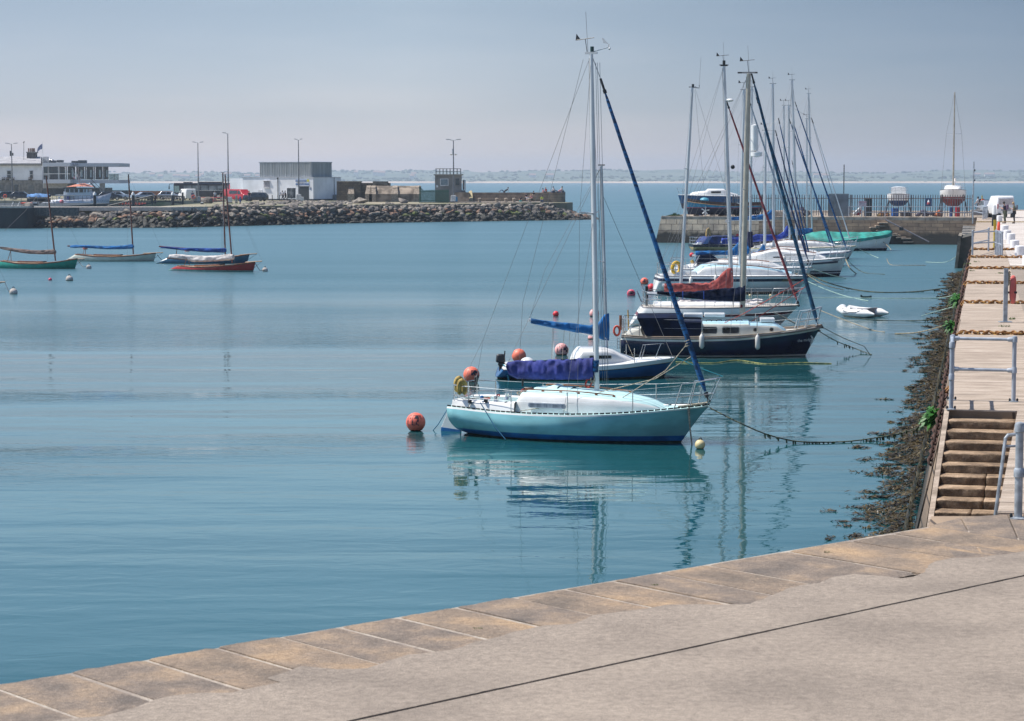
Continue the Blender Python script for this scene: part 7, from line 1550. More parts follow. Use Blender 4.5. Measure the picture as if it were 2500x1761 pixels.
line([(1969, 668, .9), (2020, 690, .5), (2080, 706, .1), (2150, 714, .02), (2240, 712, .05), (2330, 700, .3)], .045, WR, 'dark weedy rope from the lettered yacht to the pier', 40, 6)
line([(1940, 672, .8), (2000, 700, .35), (2060, 722, .02), (2120, 735, .02)], .03, PALER, 'pale green rope slanting from the lettered yacht bow')
line([(1972, 672, .8), (2010, 695, .35), (2060, 708, .05)], .03, TANR, 'short tan rope from the lettered yacht bow')
line([(1970, 728, .01), (2040, 727, .01), (2110, 728, .01), (2200, 729, .01), (2300, 727, .05), (2340, 715, .4)], .028, PALER, 'pale green floating rope beyond the inflatable')
line([(1985, 658, .7), (2030, 672, .3), (2065, 680, .02)], .035, PALER, 'pale rope from the white yacht with cove stripe')
line([(2064, 632, 1.0), (2075, 655, .5), (2090, 668, .02)], .05, TANR, 'tan rope from the bow of the striped white yacht')
line([(2066, 632, 1.0), (2090, 655, .3), (2115, 667, .02), (2160, 670, .02)], .03, WR, 'thin dark rope from the bow of the striped white yacht', 8, 9)
line([(2090, 604, .9), (2120, 620, .3), (2145, 630, .02)], .035, PALER, 'pale green rope from the farthest white yacht')
line([(2000, 757, .4), (2060, 781, .15), (2130, 806, .01), (2160, 811, .01)], .025, TANR, 'tan rope from the navy yacht pulpit across the water')
line([(2060, 772, .15), (2140, 782, .02), (2230, 783, .02), (2300, 777, .2), (2342, 765, .6)], .025, WR, 'weedy rope running behind the inflatable to the pier', 30, 12)
line([(2185, 815, .01), (2240, 812, .12), (2300, 797, .5), (2336, 783, 1.0)], .035, TANR, 'thick pale rope rising to the pier wall near the chains')
line([(2250, 772, .02), (2300, 757, .3), (2345, 745, .7)], .025, PALER, 'green rope rising to the pier beside the chains')
line([(2165, 632, .01), (2172, 645, .01), (2190, 648, .01), (2260, 648, .02)], .03, TANR, 'loose tan rope end near the green launch')
line([(2260, 640, .01), (2310, 640, .2), (2340, 622, .7)], .03, PALER, 'turquoise rope by the sloping slip at the pier')
for k, (p, q) in enumerate((((1155, 500), (1010, 562)), ((505, 500), (428, 560)), ((545, 500), (480, 562)), ((310, 500), (215, 560)), ((110, 455), (10, 565)))):
    a = G(*q, 0); b = D(p[0], p[1], 278 if k else 325); 
    if k == 0: continue
    mb = MB(); mb.tube([a, a.lerp(b, .5)-Vector((0, 0, .35)), b], .025, 4); tag(mb.build('shore_line', pm('grey_line', (.22, .2, .19), .9)), ('', 'slanting line over the rocks left of the two masts', 'slanting line over the rocks between the two masts', 'slanting line over the rocks behind the cream yacht', 'line from the restaurant front down past the green yacht')[k], 'rope')
for p, q in (((189, 634), (215, 648)), ((623, 643), (645, 656)), ((383, 622), (412, 634)), ((12, 690), (30, 706))):
    a, b = D(p[0], p[1], G(p[0], p[1]+20).y), G(q[0], q[1]+4, .12); mb = MB(); mb.tube([a, a.lerp(b, .5)-Vector((0, 0, .25)), b], .02, 4); tag(mb.build('mooring_line', BLACK), ('mooring line of the green yacht', 'mooring line of the red yacht', 'mooring line of the cream yacht', 'mooring line of the boat at the left edge')[(189, 623, 383, 12).index(p[0])], 'rope')
# ---- bladder wrack hanging at the wall and floating beside it
def weed():
    rnd = random.Random(77); mb = MB(); mb2 = MB()
    def reach(y): return .80+.50*noise.noise(Vector((y*.55, 0, 0)))+.45*noise.noise(Vector((y*1.9, 4, 0)))
    fingers = []
    for k in range(1500):
        y = 21.5+(rnd.random()**1.8)*120; R = max(.3, reach(y)*(1.15 if y < 55 else .8)); fingers.append((y, rnd.random()**1.45*R+(rnd.random()**9)*.9, rnd.uniform(.12, .5), rnd.uniform(.02, .09)*(1+y*.01), R))
    for k in range(72000):
        fy, fo, fl, fw, R = fingers[rnd.randrange(len(fingers))]; q = rnd.gauss(0, .5); y = fy+rnd.gauss(0, 1)*fw; off = -.62-max(0, fo+q*fl*.6); u = min(1, max(0, -off-.62)/R)
        if rnd.random() < u*.35: continue
        c = Vector((*edge(y, off), max(.006, .16*(1-u)**2+rnd.uniform(-.01, .03)))); s = rnd.uniform(.013, .034)*(1+max(0, y-30)*.022); a = rnd.uniform(0, 6.28); t = Vector((cos(a), sin(a)*.6, rnd.uniform(-.2, .5)))*s*2.3; w = Vector((-sin(a), cos(a), rnd.uniform(-.5, .5)))*s*.42
        m = mb if rnd.random() < .70 else mb2; m.face([c-t, c-w, c+t, c+w])
    for k in range(5200):      # on the battered wall itself
        y = 22+(rnd.random()**1.8)*120; z = rnd.uniform(0.0, .95)*(rnd.random()**.5); off = -.80+.62*(z+1)/(QZ+1)*.95-.06; c = Vector((*edge(y, off-.03), z)); s = rnd.uniform(.03, .07)*(1+y*.008); t = Vector((rnd.uniform(-.3, .3), rnd.uniform(-.5, .5), -1))*s*1.6; w = Vector((rnd.uniform(-.4, .4), 1, .3))*s*.5
        mb.face([c-w, c+w, c+t+w*.5, c+t-w*.5])
    W1 = pm('bladder_wrack', (.085, .060, .020), .32, rgb2=(.022, .016, .008), scale=3); W2 = pm('ochre_wrack', (.14, .10, .035), .4, rgb2=(.06, .045, .015), scale=4)
    i0 = len(mb.v); mb.v += mb2.v; mb.f += [[i+i0 for i in f] for f in mb2.f]; n1 = len(mb.mi); mb.mi += [1]*len(mb2.mi)
    o = mb.build('seaweed', [W1, W2]); tag(o, 'brown seaweed fringing the foot of the pier wall', kind='stuff')
weed()
def plant(px, py, z, s, n, label, seed):
    g = G(px, py, z); o = empty('wall_plant', g.to_tuple(), label, 'plant', 'green plants growing out of the pier wall'); rnd = random.Random(seed); mb = MB()
    for k in range(n):
        a = rnd.uniform(0, 6.28); e = rnd.uniform(-.5, 1.2); L = s*rnd.uniform(.5, 1.1); d = Vector((cos(a)*cos(e)-.35, sin(a)*cos(e), sin(e)*.9)); w = d.cross(Vector((0, 0, 1))).normalized()*L*.17; b0 = Vector((rnd.uniform(-.1, .1), rnd.uniform(-.15, .15), rnd.uniform(-.2, .15)))*s
        q = b0+d*L; dr = Vector((0, 0, -.25*L)); mb.face([b0, b0+d*L*.45+w, q+dr, b0+d*L*.45-w])
        mb.face([b0+d*L*.3, b0+d*L*.7+w*1.3+Vector((0, 0, .05*L)), q+dr*1.4, b0+d*L*.6-w*.3])
    mb.build('leaves', pm('plant_green', (.035, .17, .018), .45, rgb2=(.015, .07, .01), scale=12), o)
    MB().tube([(0.1, 0, -.1), (-.05, 0, .05)], .02, 5).build('stem', pm('plant_stem', (.06, .09, .03), .8), o)
plant(2292, 1022, 1.65, .30, 190, 'largest leafy green plant on the wall beside the top of the steps', 1)
plant(2345, 735, 1.7, .40, 110, 'leafy green plant on the wall beyond the fifth chain', 2); plant(2334, 800, 1.7, .34, 100, 'green plant on the wall by the nearest chain', 3)
plant(2325, 893, 1.9, .14, 40, 'small green tuft on the wall below the near railing', 4); plant(2330, 870, 2.1, .10, 30, 'tiny green tuft higher on the wall by the near railing', 5)
for i, (px, py) in enumerate(((2465, 780), (2362, 645), (2372, 662), (2440, 668), (2452, 798), (2022, 1349), (1598, 1429), (1168, 1535), (2385, 640))):
    g = G(px, py, QZ+.01); o = empty('weed_tuft', g.to_tuple(), 'tiny green weed in a joint of the paving', 'plant', 'small weeds in the paving joints'); rnd = random.Random(i); mb = MB()
    for k in range(26): a = rnd.uniform(0, 6.28); L = rnd.uniform(.03, .10)*(1 if g.y > 30 else .22); b0 = Vector((rnd.uniform(-.14, .14), rnd.uniform(-.05, .05), 0))*(1 if g.y > 30 else .25); d = Vector((cos(a)*.7, sin(a)*.5, .7))*L; w = Vector((-sin(a), cos(a), 0))*L*.2; mb.face([b0-w, b0+w, b0+d])
    mb.build('blades', pm('moss_green', (.10, .16, .03), .8, rgb2=(.05, .08, .02), scale=20), o)
# ---- rusty chains across the pier edge
RUST = pm('rusty_chain', (.36, .20, .045), .75, rgb2=(.20, .075, .02), scale=9, detail=8); RUSTD = pm('dark_rusty_chain', (.085, .038, .026), .85, rgb2=(.04, .02, .015), scale=9)
def link_mesh(m, nm):
    mb = MB(); mb.smooth = True; L, W, r = .085, .052, .021; pts = []
    for k in range(17):
        a = 2*pi*k/16; x = cos(a)*W+(L-W+.02 if cos(a) > 0 else -(L-W+.02)); pts.append((cos(a)*(L+.012), sin(a)*W, 0))
    mb.tube(pts, r, 6, False); o = mb.build(nm, m); me = o.data; bpy.data.objects.remove(o); return me
LM, LMD = link_mesh(RUST, 'chain_link'), link_mesh(RUSTD, 'chain_link')
def chain(y, off1, label, drop=2.0, sc=1.0, tail=2.4):
    o = empty('rusty_chain', (*edge(y), QZ), label, 'chain', 'heavy rusty chains lying across the pier edge'); base = Vector((*edge(y), QZ)); rnd = random.Random(int(y*10)); i = 0; pitch = .142*sc
    pts = []; s = 0
    path = [Vector((*edge(y+.10*sin(k*.9)+.10*noise.noise(Vector((k*.4, y, 0))), off1-k*.06), QZ+.035)) for k in range(int((off1+.03)/.06))]
    e = edge(y, -.02); path.append(Vector((e.x, e.y, QZ+.02))); 
    for k in range(1, 40):
        z = QZ-.06*k
        if z < QZ-drop: break
        path.append(Vector((*edge(y-.05*k*tail/2.4, -.06-.62*(QZ-z)/(QZ+1)*1.15), z)))
    # resample at the link pitch
    acc = [path[0]]; d = 0
    for a, b in zip(path, path[1:]):
        L = (b-a).length; t = pitch-d
        while t <= L: acc.append(a.lerp(b, t/L)); t += pitch
        d = (L-(t-pitch))
    for k, (a, b) in enumerate(zip(acc, acc[1:])):
        if k > 98: break
        m = (a+b)/2; dr = (b-a).normalized(); l = bpy.data.objects.new('chain_link', LM if m.z > QZ-.05 else LMD); C.objects.link(l); l.parent = o
        q = dr.to_track_quat('X', 'Z'); tw = Matrix.Rotation((pi/2 if k % 2 else 0)+rnd.uniform(-.25, .25)+.5, 4, 'X'); l.matrix_local = Matrix.Translation(m-base) @ q.to_matrix().to_4x4() @ tw @ Matrix.Scale(sc, 4)
ys = [G(x, y, QZ).y for x, y in ((2340, 816), (2362, 741), (2367, 693), (2370, 657), (2375, 630), (2380, 611))]
nm = ('nearest rusty chain, just behind the near pipe railing', 'second rusty chain from the steps', 'third rusty chain from the steps', 'fourth rusty chain from the steps, by the life ring post', 'fifth rusty chain, in front of the far railing', 'sixth rusty chain, passing under the far railing')
for k, y in enumerate(ys): chain(y, (2.9, 3.1, 3.3, 3.6, 3.9, 4.2)[k], nm[k], 2.0 if k < 4 else 1.6, 1.0+.12*k, 5.5)
e = ys[0]
chain(36.5, .02, 'dark rusty chain hanging down the pier wall beside the near railing', 1.0, 1.0, 8)
def yellow_chain():
    y = G(2440, 543, QZ).y; o = empty('yellow_chain', (*edge(y), QZ), 'thin yellow chain across the pier far away', 'chain'); b = Vector((*edge(y), QZ)); mb = MB()
    for k in range(44): q = Vector((*edge(y, .05+k*.13), QZ+.04))-b; mb.box(q, (.12, .05 if k % 2 else .1, .08))
    mb.build('links', pm('yellow_paint', (.50, .36, .10), .7), o)
yellow_chain()
# ---- pipe railings
def rail_frame(name, label, y0, y1, w, h, r, x_off, closed_front=False, mat=GPAINT, fittings=True, mid=.52, extra=None):
    b = Vector((*edge(y0, x_off), QZ)); o = empty(name, b.to_tuple(), label, 'railing'); P = lambda y, off, z: Vector((*edge(y, off), QZ+z))-b
    def post(y, off):
        p = MB(); p.smooth = True; q = P(y, off, 0); p.tube([q, q+Vector((0, 0, h))], r, 12); k = p.build('post', mat, o)
        p = MB(); p.smooth = True; p.lathe([(r*2.1, 0), (r*2.1, .014), (r*1.5, .02)], q, 14); p.build('base_plate', GALV, k)
        p = MB(); p.smooth = True
        for a in (0, pi): p.lathe([(.016, 0), (.018, .03), (.008, .05)], q+Vector((cos(a)*r*1.75, sin(a)*r*1.75, .01)), 6)
        p.build('bolt', BLACK, k)
        if fittings:
            for z, hh in ((h, .10), (h*mid, .10)):
              p = MB(); p.smooth = True; p.lathe([(r*1.0, -hh/2), (r*1.32, -hh/2+.008), (r*1.32, hh/2-.02), (r*1.1, hh/2), (.01, hh/2+.012)], q+Vector((0, 0, z-.03)), 12); p.build('clamp', mat, k)
    return o, P, post
def railing_near():
    y0, y1 = G(2343, 1000, QZ).y, G(2350, 978, QZ).y; r = .026; h = 1.02
    o, P, post = rail_frame('pipe_railing', 'grey pipe railing at the head of the stone steps', y0, y1, 1, h, .034, .07)
    post(y0, .07); post(y1+.05, .06); post(y1-.02, 1.02)
    for z in (h-.03, h*.52-.03):
        for a, b in ((P(y0, .07, z), P(y1+.05, .06, z)), (P(y1+.05, .06, z), P(y1-.02, 1.02, z))):
            mb = MB(); mb.smooth = True; mb.tube([a, b], r, 10); k = mb.build('rail', GPAINT, o); mb = MB(); mb.smooth = True; d = (b-a).normalized()
            for t, s in ((a, 1), (b, -1)): mb.tube([t+d*s*.03, t+d*s*.09, t+d*s*.11], [r*1.5, r*1.45, r*1.05], 10)
            mb.build('socket', GPAINT, k)
railing_near()
def railing_front():
    y0 = G(2485, 1260, QZ).y; r = .028; h = .98; xo = (G(2485, 1260, QZ).xy-edge(y0)).dot(PN)
    o, P, post = rail_frame('pipe_railing', 'thick galvanised railing post with curved handrail at the foot of the steps', y0, y0, 1, h, .042, xo, mat=GALV)
    post(y0, xo); post(y0, xo+1.2)
    for z in (h-.03, h*.50): mb = MB(); mb.smooth = True; mb.tube([P(y0, xo, z), P(y0, xo+1.2, z)], r*1.2, 10); mb.build('rail', GALV, o)
    # slim wall handrail going down beside the steps
    mb = MB(); mb.smooth = True; a = D(2430, 1258, 22.9)-Vector((*edge(y0, xo), QZ)); t = D(2455, 1070, 22.9)-Vector((*edge(y0, xo), QZ))
    mb.tube([a+Vector((.12, .3, .0)), a, t, t+Vector((.03, .02, .03)), t+Vector((.15, .1, .03))], .019, 8); mb.tube([t+Vector((.0, 0, -.09)), t+Vector((.12, .05, -.09))], .014, 8); mb.build('handrail', GALV, o)
railing_front()
def railing_far():
    ya, yb = G(2374, 625, QZ).y, G(2440, 614, QZ).y; h = 1.12; b = Vector((*edge(ya, .3), QZ)); o = empty('pipe_railing', b.to_tuple(), 'grey pipe railing enclosure round the second stair head', 'railing')
    A = lambda px, py, z=0: G(px, py, QZ)-b+Vector((0, 0, z))
    posts = [(2374, 624), (2413, 614), (2430.5, 622), (2434, 624), (2438, 625), (2441.5, 626), (2446, 628)]
    for p in posts: mb = MB(); mb.smooth = True; q = A(*p); mb.tube([q, q+Vector((0, 0, h))], .045, 8); mb.sphere(q+Vector((0, 0, h)), .06, 8, 6); mb.build('post', GPAINT, o)
    for z in (h-.05, h*.5):
        for p, q in ((posts[0], posts[1]), (posts[0], (2432, 620)), (posts[2], posts[6])): MB().tube([A(*p, z), A(*q, z)], .032, 8).build('rail', GPAINT, o)
    # second one further on
    b2 = G(2400, 533, QZ); o = empty('pipe_railing', b2.to_tuple(), 'pipe railing on the far corner behind the black and white pile', 'railing'); A2 = lambda px, py, z=0: G(px, py, QZ)-b2+Vector((0, 0, z)); ps = [(2375, 530), (2400, 536), (2404, 535), (2407, 534), (2410, 533), (2386, 518), (2382, 520)]
    for p in ps: q = A2(*p); MB().tube([q, q+Vector((0, 0, 1.1))], .05, 6).build('post', GPAINT, o)
    for z in (1.05, .55):
        for p, q in ((ps[0], ps[1]), (ps[1], ps[4]), (ps[5], ps[6])): MB().tube([A2(*p, z), A2(*q, z)], .04, 6).build('rail', GPAINT, o)
    q = G(2385, 528, QZ); o = empty('concrete_trough', q.to_tuple(), 'grey concrete block inside the far railing', 'block'); MB().box((.3, .6, .35), (1.6, 1.2, .5)).build('block', pm('grey_block', (.3, .29, .28), .9), o, bevel=.05)
railing_far()
# ---- white bollards
def bollards():
    spots = [(2440, 543, 527, 14, 'white stone bollard in front of the van'), (2452, 572, 551, 20, 'white bollard farthest back in the near row'), (2459, 585, 562.5, 18.5, 'second farthest white bollard in the near row'), (2468, 596, 571, 20.5, 'white bollard in the middle of the row'), (2477, 609, 587, 22, 'white bollard with clear gap, third from the picture edge'), (2489, 628, 601, 24, 'large white bollard beside the fifth chain'), (2510, 648, 624, 28, 'white bollard cut by the picture edge')]
    for px, pb, pt, w, lab in spots:
        g = G(px, pb, QZ); s = g.y/F; h = (pb-pt)*s*1.02; r = w*s/2; o = empty('white_bollard', (g.x, g.y, QZ), lab, 'bollard', 'white painted bollards along the pier')
        mb = MB(); mb.smooth = True; mb.lathe([(r, 0), (r*.97, h*.5), (r*1.0, h-.07), (r*.98, h-.02), (r*.85, h), (.02, h+.015)], (0, 0, 0), 20); mb.build('drum', pm('bollard_white', (.78, .78, .80), .7, var=.06, scale=4), o)
bollards()
# ---- life ring posts, black and white pile, poles
def posts():
    q = G(2454, 787, QZ); o = empty('life_ring_post', q.to_tuple(), 'grey post with faded red life ring and tan rope on the pier', 'post'); s = q.y/F; h = 132*s
    MB().box((0, 0, h/2), (.10, .06, h)).build('post', GALV, o); MB().box((0, 0, .01), (.3, .25, .02)).build('base_plate', GALV, o)
    mb = MB(); mb.smooth = True; mb.tube([(.20+.05*cos(a), .10+.32*cos(a)*.3, h*.60+.30*sin(a)) for a in [k*pi/10 for k in range(21)]], .06, 8, False); mb.build('life_ring', pm('faded_red_ring', (.62, .13, .11), .6, var=.15, scale=5), o)
    mb = MB(); mb.tube([(.07+.05*sin(k*2.1), 0, h*(.94-.012*k)) for k in range(22)], .02, 5); mb.tube([(.10, 0, h*.7), (.14, 0, h*.45), (.12, 0, h*.38)], .012, 4); mb.build('rope', TANR, o); MB().box((.14, .05, h*.55), (.3, .04, .05)).build('bracket', BLACK, o)
    q = G(2428, 605, QZ); o = empty('life_ring_post', q.to_tuple(), 'yellow post with orange life ring beyond the far railing', 'post'); MB().box((0, 0, .72), (.12, .1, 1.44)).build('post', pm('yellow_post', (.55, .42, .02), .6), o)
    mb = MB(); mb.smooth = True; mb.tube([(.20+.03*cos(a), .12*cos(a), .98+.30*sin(a)) for a in [k*pi/8 for k in range(17)]], .075, 8, False); mb.build('life_ring', ORANGE, o)
    q = G(2427, 552, QZ); o = empty('striped_pile', q.to_tuple(), 'big round pile, white above and black below, on the pier', 'pile'); s = q.y/F; r = 6*s; 
    mb = MB(); mb.smooth = True; mb.lathe([(r, 0), (r*.96, 28*s)], (0, 0, 0), 14); mb.build('lower_part', BLACK, o); mb = MB(); mb.smooth = True; mb.lathe([(r*.93, 28*s), (r*.75, 42*s), (r*.62, 50*s), (.02, 51*s)], (0, 0, 0), 14); mb.build('upper_part', WHITE, o)
    q = G(2375, 546, QZ); o = empty('tall_pole', q.to_tuple(), 'tall thin grey pole at the inner corner of the pier', 'pole'); h = D(2375, 395, q.y).z-QZ; MB().tube([(0, 0, 0), (0, 0, h)], .055, 6).build('shaft', GALV, o); mb = MB(); mb.box((.08, 0, h*.86), (.1, .1, .15)); mb.box((.08, 0, h*.7), (.1, .1, .12)); mb.build('bracket', DK, o)
    q = D(2060, 475, 216); o = empty('thin_pole', (q.x, 216, QZ), 'thin pole rising behind the fence', 'pole'); MB().tube([(0, 0, 0), (0, 0, D(2060, 402, 216).z-QZ)], .05, 5).build('shaft', DK, o)
    for k, (px, py) in enumerate(((2388, 526),)):
        q = G(px+9, py-4, QZ); o = empty('life_ring_post', q.to_tuple(), 'yellow post with orange life ring behind the person in white', 'post'); MB().box((0, 0, .95), (.10, .1, 1.9)).build('post', MATS['yellow_post'], o); mb = MB(); mb.smooth = True; mb.tube([(.1+.2*cos(a), .0, 1.2+.30*sin(a)) for a in [k*pi/8 for k in range(17)]], .07, 8, False); mb.build('life_ring', ORANGE, o)
posts()
# ---- sloping slip block beside the pier
def slip():
    o = empty('slip_block', (*edge(153, -1), 0), 'dark leaning stone landing block with steps against the pier side', 'landing block'); b = Vector((*edge(153, -1), 0)); P = lambda y, off, z: Vector((*edge(y, off), z))-b
    mb = MB(); mb.slab([P(150, -1.25, -.6), P(150, .1, -.6), P(150, .1, 2.35), P(150, -1.0, 2.05)], (PD.x*9, PD.y*9, 0)); mb.build('block', pm('shaded_block', (.10, .09, .08), .9, rgb2=(.035, .04, .03), scale=.8), o)  # shade of the block's harbour side is put into its dark colour
    mb = MB(); mb.slab([P(149.9, -1.40, -.6), P(149.9, -1.2, -.6), P(149.9, -.92, 2.2), P(149.9, -1.12, 2.25)], (PD.x*9, PD.y*9, 0)); mb.build('kerb', pm('pale_slip_kerb', (.32, .28, .22), .9, var=.3, scale=1), o)
    for k in range(6): mb = MB(); mb.slab([P(159+k*2.3, -1.0, 2.1+k*.07), P(159+k*2.3, -.05, 2.1+k*.07), P(160.9+k*2.3, -.05, 2.1+k*.07), P(160.9+k*2.3, -1.0, 2.1+k*.07)], (0, 0, -.35)); mb.build('step', pm('slip_step', (.36, .33, .29), .9, var=.2, scale=2), o)
slip()
# ================================================================ boat yard on the harbour wall
YRD = 2.56
def cpx(px, off=1.2):
    """point on the yard ground behind the coping at photograph column px"""
    a = CP(0, off, QZ); d = CP(1, off, QZ)-a; n = Vector((-d.y, d.x, 0)); r = ray(px, 500); t = a.dot(n)/(r.x*n.x+r.y*n.y); return Vector((r.x*t, r.y*t, QZ))
FP = pm('palisade_grey', (.20, .20, .21), .55, .2, rgb2=(.14, .10, .09), scale=2)
def fence():
    o = empty('palisade_fence', cpx(2100, 1.9).to_tuple(), 'long grey steel palisade fence with spiked tops along the harbour wall', 'fence'); L = o.location
    a, b = cpx(1790, 1.9), cpx(2374, 1.9); n = 100; d = (b-a).normalized(); h = 2.15
    for k in range(n):
        q = a.lerp(b, k/(n-1))-L
        MB().slab([q+Vector((-.035, 0, .08)), q+Vector((.035, 0, .08)), q+Vector((.035, 0, h-.12)), q+Vector((0, 0, h)), q+Vector((-.035, 0, h-.12))], (0, .02, 0)).build('pale', FP, o)
    for z in (.45, 1.75): MB().tube([a-L+Vector((0, .05, z)), b-L+Vector((0, .05, z))], .035, 4).build('cross_rail', FP, o)
    for k in range(9): q = a.lerp(b, k/8)-L; MB().box(q+Vector((0, .08, 1.05)), (.09, .09, 2.1)).build('post', FP, o)
    p0, p1 = cpx(2023, 1.7), cpx(2072, 1.7); m = (p0+p1)/2; o2 = empty('sheet_steel_gate', m.to_tuple(), 'solid grey sheet steel panel in the palisade fence', 'gate'); mb = MB(); pts = []
    for k in range(41): pts.append(p0.lerp(p1, k/40)-m+Vector((0, .03 if k % 2 else 0, 0)))
    mb.grid([[p+Vector((0, 0, z)) for p in pts] for z in (.02, 2.2)]); mb.slab([pts[0]+Vector((0, .05, .02)), pts[-1]+Vector((0, .05, .02)), pts[-1]+Vector((0, .05, 2.2)), pts[0]+Vector((0, .05, 2.2))], (0, .03, 0)); mb.build('sheet', pm('sheet_steel', (.19, .22, .25), .5, .2, var=.15, scale=1), o2)
    o3 = empty('wall_railing', cpx(2220, .35).to_tuple(), 'pale grey tube railing on the harbour wall edge before the fence', 'railing'); L3 = o3.location; RG_ = pm('railing_pale', (.36, .38, .42), .5)
    for px in (2073, 2104, 2113, 2161, 2209, 2258, 2307, 2355): q = cpx(px, .35)-L3; MB().tube([q, q+Vector((0, 0, 1.02))], .05, 6).build('post', RG_, o3)
    for x0, x1 in ((2073, 2104), (2113, 2374)):
        for z in (.98, .45): MB().tube([cpx(x0, .35)-L3+Vector((0, 0, z)), cpx(x1, .35)-L3+Vector((0, 0, z))], .03, 6).build('rail', RG_, o3)
    def board(px0, py0, px1, py1, m, lab, nm):
        Y = cpx((px0+px1)/2, 1.65).y; a, c = D(px0, py0, Y), D(px1, py1, Y); k = empty(nm, ((a+c)/2).to_tuple(), lab, 'sign'); MB().box((0, 0, 0), (c.x-a.x, .03, a.z-c.z)).build('board', m, k); return k, c.x-a.x, a.z-c.z
    k, w, h_ = board(2096, 491, 2115, 504.5, pm('notice_board', (.62, .55, .60), .7), 'pale NOTICE board on the fence', 'notice_board'); lettering('NOTICE', .20, (0, -.02, h_*.30), (1, 0, 0), (0, 0, 1), pm('notice_red', (.45, .05, .12), .7), k)
    for z in (.02, -.07, -.16): MB().box((0, -.018, z), (w*.75, .008, .035)).build('text_line', pm('notice_grey', (.42, .38, .42), .7), k)
    k, w, h_ = board(2258.5, 484, 2275, 504, pm('poster_blue', (.07, .12, .22), .6), 'dark blue poster with red and white shape on the fence', 'poster'); mb = MB(); mb.smooth = True; mb.lathe([(.16, -.2), (.13, 0)], (0, -.03, 0), 8); mb.build('red_shape', pm('poster_red', (.45, .08, .1)), k, ); mb = MB(); mb.lathe([(.13, 0), (.02, .24)], (0, -.03, 0), 8); mb.build('white_shape', WHITE, k)
fence()
def ashore(label, a, b, sheer, beam, bands, mats, keel, **kw):
    s = Boat('boat_on_stands', a, b, label, 'boat', z=QZ); s.shape(sheer, beam, tran=kw.get('tran', .6), full=kw.get('full', .6)); s.hull(bands, mats, rake_bow=kw.get('rake', .8), rake_stern=kw.get('rs', .2), depth=-keel, rise=.25); return s
